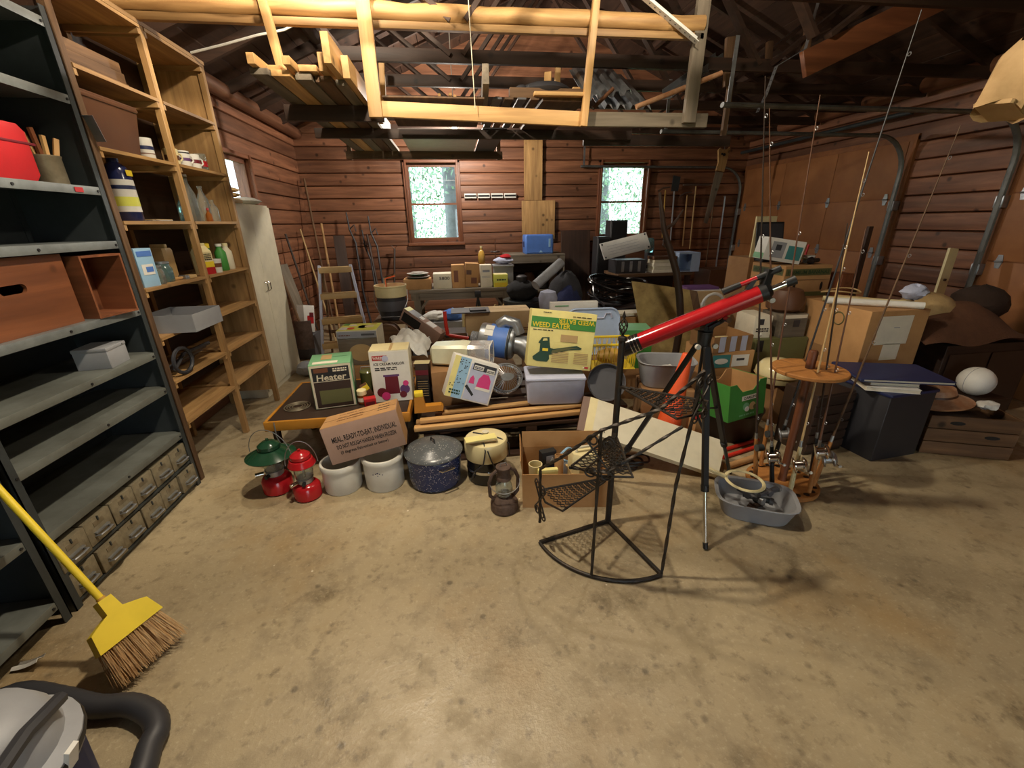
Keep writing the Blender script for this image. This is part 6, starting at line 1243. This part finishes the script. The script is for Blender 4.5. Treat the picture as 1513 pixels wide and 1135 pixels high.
# under the workbench
t=thing('grey_tote','grey tote full of blue and white cloth under the workbench','tote',(-.18,5.80,0)); MB().loft([[(sx*a,sy*b,z) for sx,sy in ((-1,-1),(1,-1),(1,1),(-1,1))] for a,b,z in ((.24,.12,0),(.28,.14,.36))]).build('tote','grey',t); MB().ball((-.1,0,.42),.16,.11,.07,14,8,.2,3).build('white_cloth','white_cloth',t); MB().ball((.12,0,.43),.14,.11,.08,14,8,.2,5).build('blue_cloth','blue_cloth',t)
t=thing('camera_tripod','folded black tripod standing in front of the workbench','tripod',(.30,5.78,0)); 
for k,(x,y) in enumerate(((-.14,-.05),(.13,-.02),(.02,.08))): MB().bar((x,y,0),(0,0,.66),.022,.022).build('leg','black',t)
MB().box(-.04,.04,-.03,.03,.66,.74,.005).build('head','black',t)
t=carton('paper_bag','tan printed bag hanging beside the black tripod',(.14,5.60,0),8,.14,.08,.52,'cream',seam=False); fr(t,'gold',.10,.12,0,.36,.08); fr(t,'brownprint',.08,.03,0,.46,.08)
t=thing('white_jug','white plastic jug left of the workbench leg','jug',(-.62,5.80,0)); MB().lathe([(.08,0),(.085,.01),(.085,.30),(.06,.37),(.03,.40),(.03,.43),(0,.43)],18).build('jug','white',t); MB().tube([(.085,0,.20),(.125,0,.22),(.12,0,.33),(.06,0,.36)],.012,8).build('handle','white',t)
t=thing('sawhorse_part','pair of pale angled legs leaning under the workbench','legs',(.46,5.86,0)); 
for k in range(2): MB().bar((.12*k-.1,0,0),(.12*k+.10,.06,.52),.03,.04).build('leg','tan',t)

# long box on a dark bench in front of the workbench
t=thing('dark_bench','dark low bench carrying the long tan box','bench',(.32,4.72,0)); MB().box(-.72,.72,-.26,.26,.40,.44,.005).build('top','darkwood_x',t)
for x in (-.62,.62):
    for y in (-.2,.2): MB().box(x-.03,x+.03,y-.03,y+.03,0,.399).build('leg','darkwood_z',t)
t=carton('long_box','long tan box on the dark bench',(.45,4.72,.441),0,.72,.34,.25,'cardboard_pale'); bars(t,'brownprint',.05,.04,2,FRONT(.34,.30,.05),18)
t=thing('rubber_mat','grey rubber mat hanging over the long box','mat',(.20,4.70,.692)); MB().box(-.26,.16,-.19,.10,.0,.012,.003).build('mat','dkgrey',t); MB().box(-.06,.12,-.16,-.02,.0125,.03,.006).build('tray','charcoal',t)
t=thing('tool_tray','grey metal drawer of hand tools in front of the bench','drawer',(-.20,4.22,.0),rz=0)
carton('tool_carton','grey carton under the drawer of hand tools',(-.16,4.18,0),0,.56,.40,.44,'dkgrey'); t.location=(-.16,4.18,.4425)
for a in ((-.26,.26,-.18,-.172),(-.26,.26,.172,.18)): MB().box(*a,0,.08).build('side','oldwood_x',t)
for a in ((-.26,-.252),(.252,.26)): MB().box(*a,-.171,.171,0,.08).build('end','oldwood_y',t)
MB().box(-.25,.25,-.17,.17,0,.01).build('bottom','oldwood_x',t)
for k,(x,m) in enumerate(((-.18,'tan'),(-.06,'rust'),(.05,'oldwood_x'),(.16,'tan'))): MB().bar((x-.05,-.1+.02*k,.022),(x+.07,.08,.03),.02,.018).build('tool',m,t)
t=thing('red_pliers','red-handled bolt cutters standing open on the pile','cutters',(-.10,4.10,.527)); MB().tube([(0,0,0.03),(-.01,.0,.12),(-.015,.02,.26)],.018,8).build('handle','brightred',t); MB().tube([(0,0,.03),(.10,-.03,.015),(.20,-.05,.0)],.018,8).build('handle','brightred',t); MB().ball((0,0,.02),.03,.02,.02,10,6).build('pivot','steel_dark',t); rest(t,.5235)

# coil reel, long print box
t=thing('hose_reel','brown cord wound on a wooden reel behind the ice-cream carton','reel',(-.68,4.18,0),rz=0); 
MB().box(-.16,.16,-.14,.14,0,.46,.006).build('crate','oldwood_x',t)
MB().lathe([(.12,-.07),(.12,-.055),(.05,-.05),(.05,.05),(.12,.055),(.12,.07)],24,T(0,0,.585)@RX(90)).build('spool','oldwood_x',t)
for k in range(7): MB().tube([(.10*math.cos(q),-.042+.014*k,.585+.10*math.sin(q)) for q in [2*PI*i/20 for i in range(20)]],.009,6,closed=True).build('cord_turn','brown',t)
t=carton('long_print_box','long box with black and yellow print tilted on the pile',(-.36,4.06,.60),-28,.44,.10,.13,'cardboard_mauve',tilt=(0,30),seam=False); patch('print','black',t,.18,.095,TOP(.13,-.12)); patch('print','limeyellow',t,.05,.095,TOP(.13,-.19,0,.002)); patch('label','white',t,.09,.08,TOP(.13,.08)); patch('label','white',t,.05,.05,TOP(.13,-.03,0,.002)); fr(t,'black',.2,.09,-.1,.06,.10); rest(t,.5235)

# trash can, tarps, bag
t=thing('trash_can','dark ribbed metal trash can heaped with black bags','trash can',(.86,5.52,0)); MB().lathe([(.19,0),(.20,.01),(.235,.62),(.245,.63),(.245,.65),(0,.65)],28).build('can','steel_dark',t); 
for z in (.2,.45): MB().lathe([(.208+.055*z,z-.012),(.218+.055*z,z),(.208+.055*z,z+.012)],28,capa=False,capb=False).build('rib','dkgrey',t)
MB().ball((0,0,.76),.21,.19,.13,16,8,.12,6).build('black_bag','black_cloth',t); MB().lathe([(.06,.86),(.07,.94),(.04,.96),(0,.96)],14).build('dark_jar','charcoal',t)
t=thing('tarp_heap','heap of dark navy tarp and black cloth','tarp',(1.31,4.96,0)); MB().ball((0,0,.38),.21,.30,.46,22,12,.06,4).build('tarp','navy_cloth',t); MB().ball((.0,.05,.66),.2,.22,.28,18,10,.08,5).build('black_cloth','charcoal_cloth',t); MB().box(.02,.10,-.315,-.29,.42,.50).build('pale_patch','grey',t); rest(t,.0)
t=thing('carpet_roll','grey carpet roll leaning on the dark tarp heap','carpet roll'); a,b=at_y(800,414,4.70),at_y(829,388,4.86); MB().tube([a+(a-b)*.3,b],.055,16).build('roll','grey_cloth',t); e=b+(b-a).normalized()*.002; MB().tube([e,e+(b-a).normalized()*.004],.03,12).build('roll_core','dkgrey',t)
t=thing('clear_bag','clear plastic bag standing on the pile beside the long box','bag',(.95,4.33,.5005)); MB().lathe([(.06,0),(.10,.04),(.07,.12),(.085,.24),(.10,.36),(.08,.42),(.02,.44)],18).build('bag','lavender_cloth',t)
carton('pile_carton','brown carton under the clear plastic bag',(.98,4.335,0),0,.36,.22,.499,'cardboard_dark')
for k,(x,y,rz,lb) in enumerate(((.78,4.08,38,'small wooden drawer tipped to the left behind the yellow carton'),(1.04,4.08,-38,'small wooden drawer tipped to the right behind the yellow carton'))):
    t=thing('small_drawer',lb,'drawer',(x,y,.52),tilt=(0,rz),group='small wooden drawers'); 
    MB().box(-.10,.10,-.09,.09,0,.008).build('bottom','oldwood_x',t)
    for s in (-1,1): MB().box(-.10,.10,min(s*.09,s*.082),max(s*.09,s*.082),.009,.08).build('side','tan',t); MB().box(min(s*.10,s*.092),max(s*.10,s*.092),-.08,.08,.009,.08).build('end','tan',t)
    rest(t,.5015)
carton('pile_carton','dark carton under the two small drawers',(.93,4.08,0),0,.56,.26,.5,'cardboard_dark')
t=thing('grocery_bag','white and red plastic bag of scraps behind the drawers','bag',(1.40,4.34,.50)); MB().ball((0,0,.09),.13,.09,.09,14,8,.18,3).build('bag','white_cloth',t); MB().ball((.12,.02,.06),.07,.07,.05,12,6,.25,4).build('red_scraps','brightred_cloth',t); rest(t,.5015)
carton('pile_carton','brown carton under the white and red plastic bag',(1.425,4.36,0),0,.38,.34,.5,'cardboard_dark')
# back wall: cabinet, cooler, panels, strip
t=thing('grey_cabinet','open grey wooden cabinet under the blue cooler','cabinet',(1.27,6.98,0))
for x in (-.46,.44): MB().box(x,x+.02,-.30,.28,0,1.10,.003).build('side','greywood_z',t)
MB().box(-.46,.46,-.30,.28,1.101,1.13,.003).build('top','greywood_x',t); MB().box(-.439,.439,-.28,.27,.55,.575).build('shelf','greywood_x',t); MB().box(-.439,.439,.26,.275,.0,1.10).build('back','oldwood_x',t); MB().box(-.439,.439,-.3,-.285,1.0,1.10).build('front_rail','greywood_x',t)
for k,(x,r,m) in enumerate(((-.3,.09,'dkbrown'),(-.08,.10,'brown'),(.14,.09,'charcoal'),(.32,.08,'rust'))):
    o=MB().lathe([(r*.8,0),(r,.02),(r,.2),(r*.6,.26),(0,.27)],14).build('shelf_jar',m); o.location=(1.27+x,6.9,.5755); tag(o,('dark brown jar at the left inside the grey cabinet','brown jar second from left in the grey cabinet','black jar third from left in the grey cabinet','rusty jar at the right in the grey cabinet')[k],'jar','jars in the grey cabinet')
t=thing('picnic_cooler','blue picnic cooler on the grey cabinet','cooler',(1.33,6.86,1.131)); MB().box(-.22,.22,-.15,.15,0,.28,.02).build('body','blue',t); MB().box(-.20,.20,-.153,-.150,.02,.26).build('front_panel','blue',t); MB().box(.14,.17,-.158,-.153,.10,.22).build('logo_strip','skyblue',t); MB().prism([(-.03,0),(.03,0),(.015,.02),(0,.035),(-.015,.02)],-.158,-.153).build('emblem','skyblue',t,T(.02,0,.02)); MB().box(-.226,-.221,-.04,.04,.1,.18).build('handle_recess','navy',t)
o=MB().box(0,.56,-.02,.0,0,.60,.003).build('plywood_sheet','shelfwood_z'); o.location=(1.17,7.445,1.32); tag(o,'wide plywood sheet fixed low on the wall above the cooler','plywood')
o=MB().box(0,.30,-.02,.0,0,.90,.003).build('plywood_sheet','shelfwood_z'); o.location=(1.21,7.44,1.925); tag(o,'tall narrow plywood strip on the back wall between the windows','plywood')
t=carton('brown_panel_board','dark brown panel leaning on wall beside the cooler cabinet',(2.06,7.14,0),0,.50,.03,1.46,'maroon',tilt=(-7,0),seam=False); _mats['maroon']; rest(t,.001)
bpy.data.objects[t.children[0].name].data.materials[0]=MAT('darkwood_z')
t=thing('magnetic_rack','black and white tool strip on the wall right of the window','tool rack',(.24,7.455,2.0)); 
for k in range(4): MB().box(.215*k,.215*k+.195,-.03,.0,-.035,.035,.004).build('rack_segment','white',t); MB().box(.215*k+.008,.215*k+.187,-.034,-.0301,-.014,.014).build('slot','black',t)
# speakers before the right window, slanted white board
for lb,x,y,w,h in (('tall black speaker standing in front of the right window',2.62,6.92,.28,1.60),('narrow black speaker left of the tall one',2.36,6.86,.20,1.36)):
    t=thing('floor_speaker',lb,'speaker',(x,y,0),group='black speakers'); MB().box(-w/2,w/2,-.12,.12,0,h,.006).build('cabinet','charcoal',t); MB().box(-w/2+.015,w/2-.015,-.128,-.1205,.03,h-.03,.003).build('grille','black',t)
t=thing('storage_bench','dark cluttered bench below the right window','bench',(2.78,6.0,0)); MB().box(-.55,.55,-.28,.28,.86,.90,.004).build('top','oldwood_x',t)
for x in (-.5,.5):
    for y in (-.24,.24): MB().box(x-.03,x+.03,y-.03,y+.03,0,.859).build('leg','darkwood_z',t)
MB().box(-.52,.52,.22,.235,.1,.85).build('back_board','darkwood_x',t)
t=thing('sign_board','white slanted metal plate with corner screws on the bench','plate',(2.40,5.84,1.05),rz=0,tilt=(-28,-12)); MB().box(-.34,.34,-.006,.006,0,.24,.003).build('plate','white',t)
for x in (-.31,.31):
    for z in (.025,.215): MB().cyl((x,-.006,z),(x,-.010,z),.012,n=10).build('screw','steel_dark',t)
for k in range(4): MB().box(-.25,.2,-.0065,-.006,.05+.04*k,.053+.04*k).build('fine_print','grey',t)
rest(t,1.085)
t=carton('metal_tray_box','dark box of chrome parts under the white plate',(2.45,5.96,.901),0,.44,.30,.18,'charcoal',seam=False)
for x in (-.12,.0,.12): MB().box(x-.02,x+.02,-.156,-.1505,.02,.16,.002).build('chrome_bar','galv',t)
t=thing('book_stack','stack of white binders and brown books on the bench','books',(2.92,5.86,.901))
for k in range(5): MB().box(-.17+.01*(k%2),.17,-.11,.11,.044*k,.044*k+.042,.003).build('book',('paper','offwhite','paper','offwhite','brown')[k],t)
t=thing('file_bin','blue-grey plastic file bin beside the book stack','bin',(3.28,5.92,.901)); MB().box(-.16,-.15,-.16,.16,0,.24).build('side','ltblue',t); MB().box(.15,.16,-.16,.16,0,.24).build('side','ltblue',t); MB().box(-.149,.149,.15,.16,0,.24).build('back','ltblue',t); MB().box(.03,.149,-.16,-.15,0,.24).build('front','ltblue',t); MB().box(-.16,.16,-.16,.16,.2405,.26,.004).build('lid','ltblue',t); MB().box(-.149,.149,-.149,.149,0,.01).build('floor_pan','ltblue',t)
t=thing('clear_jar','pale green glass jar on the bench by the right window','jar',(2.86,6.16,.901)); MB().box(-.05,.05,-.05,.05,0,.25,.004).build('block','charcoal',t); MB().lathe([(.06,.251),(.065,.26),(.06,.42),(.04,.45),(0,.45)],16).build('jar','aqua_glass',t)

# coils of black pipe
t=thing('pipe_coil','large coil of shiny black plastic pipe','pipe coil',(2.05,5.12,.66),tilt=(14,0))
rg=random.Random(11)
for k in range(9):
    r=.25+.012*k; ox,oy,tl=rg.uniform(-.05,.05),rg.uniform(-.03,.03),rg.uniform(-.08,.08)
    MB().tube([(ox+r*1.15*math.cos(q),oy+r*.8*math.sin(q),.02+.022*k+tl*math.cos(q)) for q in [2*PI*i/36 for i in range(36)]],.013,8,closed=True).build('turn','black_gloss',t)
MB().tube([(.35,-.3,.1),(.1,-.42,.06),(-.28,-.36,.02),(-.40,-.15,.12),(-.32,.2,.2)],.012,8).build('loose_end','charcoal_gloss',t); rest(t,.598)
carton('coil_carton','wide dark carton under the black pipe coil',(2.05,5.15,0),0,.84,.60,.595,'dkbrown')
t=open_carton('paper_carton','tan carton with white papers sticking out beside the pipe coil',(2.02,4.50,.0),-6,.34,.26,.62,'cardboard',((),)); t.location=(1.84,4.44,0)
carton('paper_sheaf','folded white papers on the tan carton',(1.84,4.44,.6225),0,.36,.2,.03,'paper',seam=False)
# stained wooden panel leaning, branch
a=[at_y(935,390,4.35),at_y(1022,402,4.05),at_y(1038,482,3.86),at_y(950,474,4.12)]
t=thing('stained_panel','thick stained wooden panel leaning in the pile','panel'); dn=[a[3]+(a[3]-a[0])*.75,a[2]+(a[2]-a[1])*.75]; q=[a[0],a[1],dn[1],dn[0]]; nrm=(q[1]-q[0]).cross(q[3]-q[0]).normalized(); nrm=-nrm if nrm.y>0 else nrm
MB().add(q+[p-nrm*.09 for p in q],[(0,1,2,3),(7,6,5,4),(0,4,5,1),(1,5,6,2),(2,6,7,3),(3,7,4,0)]).build('panel','stained_ply',t); e=[q[1],q[1]+(q[1]-q[0])*.13-nrm*.01,q[2]+(q[1]-q[0])*.13-nrm*.01,q[2]]; MB().add([p-nrm*.002 for p in e]+[p-nrm*.088 for p in e],[(0,1,2,3),(7,6,5,4),(0,4,5,1),(1,5,6,2),(2,6,7,3),(3,7,4,0)]).build('edge_board','oldwood_z',t)
for k in range(2): c=q[1]+(q[2]-q[1])*(.25+.25*k)+(q[1]-q[0])*.07; MB().cyl(c+nrm*.004,c-nrm*.01,.008,n=8).build('nail_head','galv',t)
rest(t,.002)
t=thing('tree_branch','crooked dark tree branch standing up out of the pile','branch'); P6=[at_y(x,y,3.72) for x,y in ((1006,478),(1004,440),(1000,405),(990,370),(981,340),(977,305),(975,285))]; P6=[V((P6[0].x-.05,3.70,.0))]+P6
MB().tube(P6,[.035,.033,.034,.032,.028,.024,.018,.012],10).build('limb','dkbrown',t); MB().tube([P6[5],P6[5]+V((.10,.02,.05)),P6[5]+V((.18,.04,.16))],[.018,.013,.006],8).build('twig','dkbrown',t); MB().tube([P6[1],P6[1]+V((-.09,-.01,.02))],[.03,.028],8).build('stub','dkbrown',t); MB().tube([P6[4],P6[4]+V((-.06,.02,.04)),P6[4]+V((-.05,.03,.15))],[.014,.010,.005],8).build('twig','dkbrown',t); rest(t,.001)
# tools hung on the right end of the back wall
HW=[('yellow-handled tool hanging nearest the right window',3.62,2.06,1.30,'gold',.012),('grey-handled tool second from the right window',3.78,2.04,1.25,'grey',.014),('wood-handled rake in the middle of the hanging tools',4.02,1.98,1.15,'shelfwood_z',.014),('long tan rod of the wide rake among hanging tools',4.16,2.12,1.1,'tan',.012),('thin pole leaning at the far right of back wall',4.72,1.95,.6,'galv',.014),('dark pole beside the hanging saw',4.52,1.9,.7,'oldwood_z',.013)]
for i,(lb,x,z1,z0,m,r) in enumerate(HW):
    t=thing('hung_tool',lb,'tool',(x,7.40,0),group='tools hung on the back wall'); MB().cyl((.03,0,z0),(0,.0,z1),r,n=8).build('handle',m,t)
    if i in (0,2): MB().tube([(-.14,-.02,z1-.02),(-.05,-.02,z1+.03),(.06,-.02,z1+.04)],.014,6).build('head','rust',t)
    elif i==3: MB().box(-.24,.26,-.02,.01,z1,z1+.03,.004).build('rake_bar','rust',t)
    elif i==1: MB().prism([(-.06,z1),(.06,z1),(.08,z1+.22),(-.05,z1+.24)],-.01,.005).build('blade','steel_dark',t)
    else: MB().cyl((0,-.01,z1),(0,.03,z1),.012,n=8).build('hook','galv',t)
# boxes right of the panel behind the telescope
t=carton('paper_box','tan carton of papers behind the telescope tube',(2.70,4.50,0),0,.46,.36,.86,'cardboard_pale',seam=False); fr(t,'paper',.10,.12,-.17,.72,.36); fr(t,'paper',.12,.08,-.05,.70,.36,.002)
t=thing('purple_binder','purple binder and white sheets on the tan carton of papers','binder',(2.74,4.50,.862),rz=-5); MB().box(-.20,.20,-.15,.15,0,.004).build('sheet','white',t); MB().box(-.20,.16,-.10,.12,.0042,.03,.003).build('binder','purple',t)
t=thing('ring_frame','white ring-shaped tool hanging in front of the paper carton','ring',(2.70,4.16,.0)); MB().tube([(.12*math.cos(PI*i/16),0,.74+.12*math.sin(PI*i/16)) for i in range(17)],.016,8).build('ring','white',t); MB().box(-.10,.12,-.04,.05,0,.70,.005).build('tan_block','olive',t)
carton('brown_stack_box','dark brown carton by the garage door behind the bench',(3.80,5.9,0),0,.44,.40,.92,'brown')
t=thing('round_basket','dark hooped basket standing by the garage door','basket',(4.12,5.2,0)); MB().lathe([(.14,0),(.17,.02),(.20,.35),(.19,.36),(0,.36)],20).build('basket','dkbrown',t); MB().tube([(-.19,0,.34),(-.16,0,.52),(0,0,.60),(.16,0,.52),(.19,0,.34)],.010,6).build('hoop','tan',t)
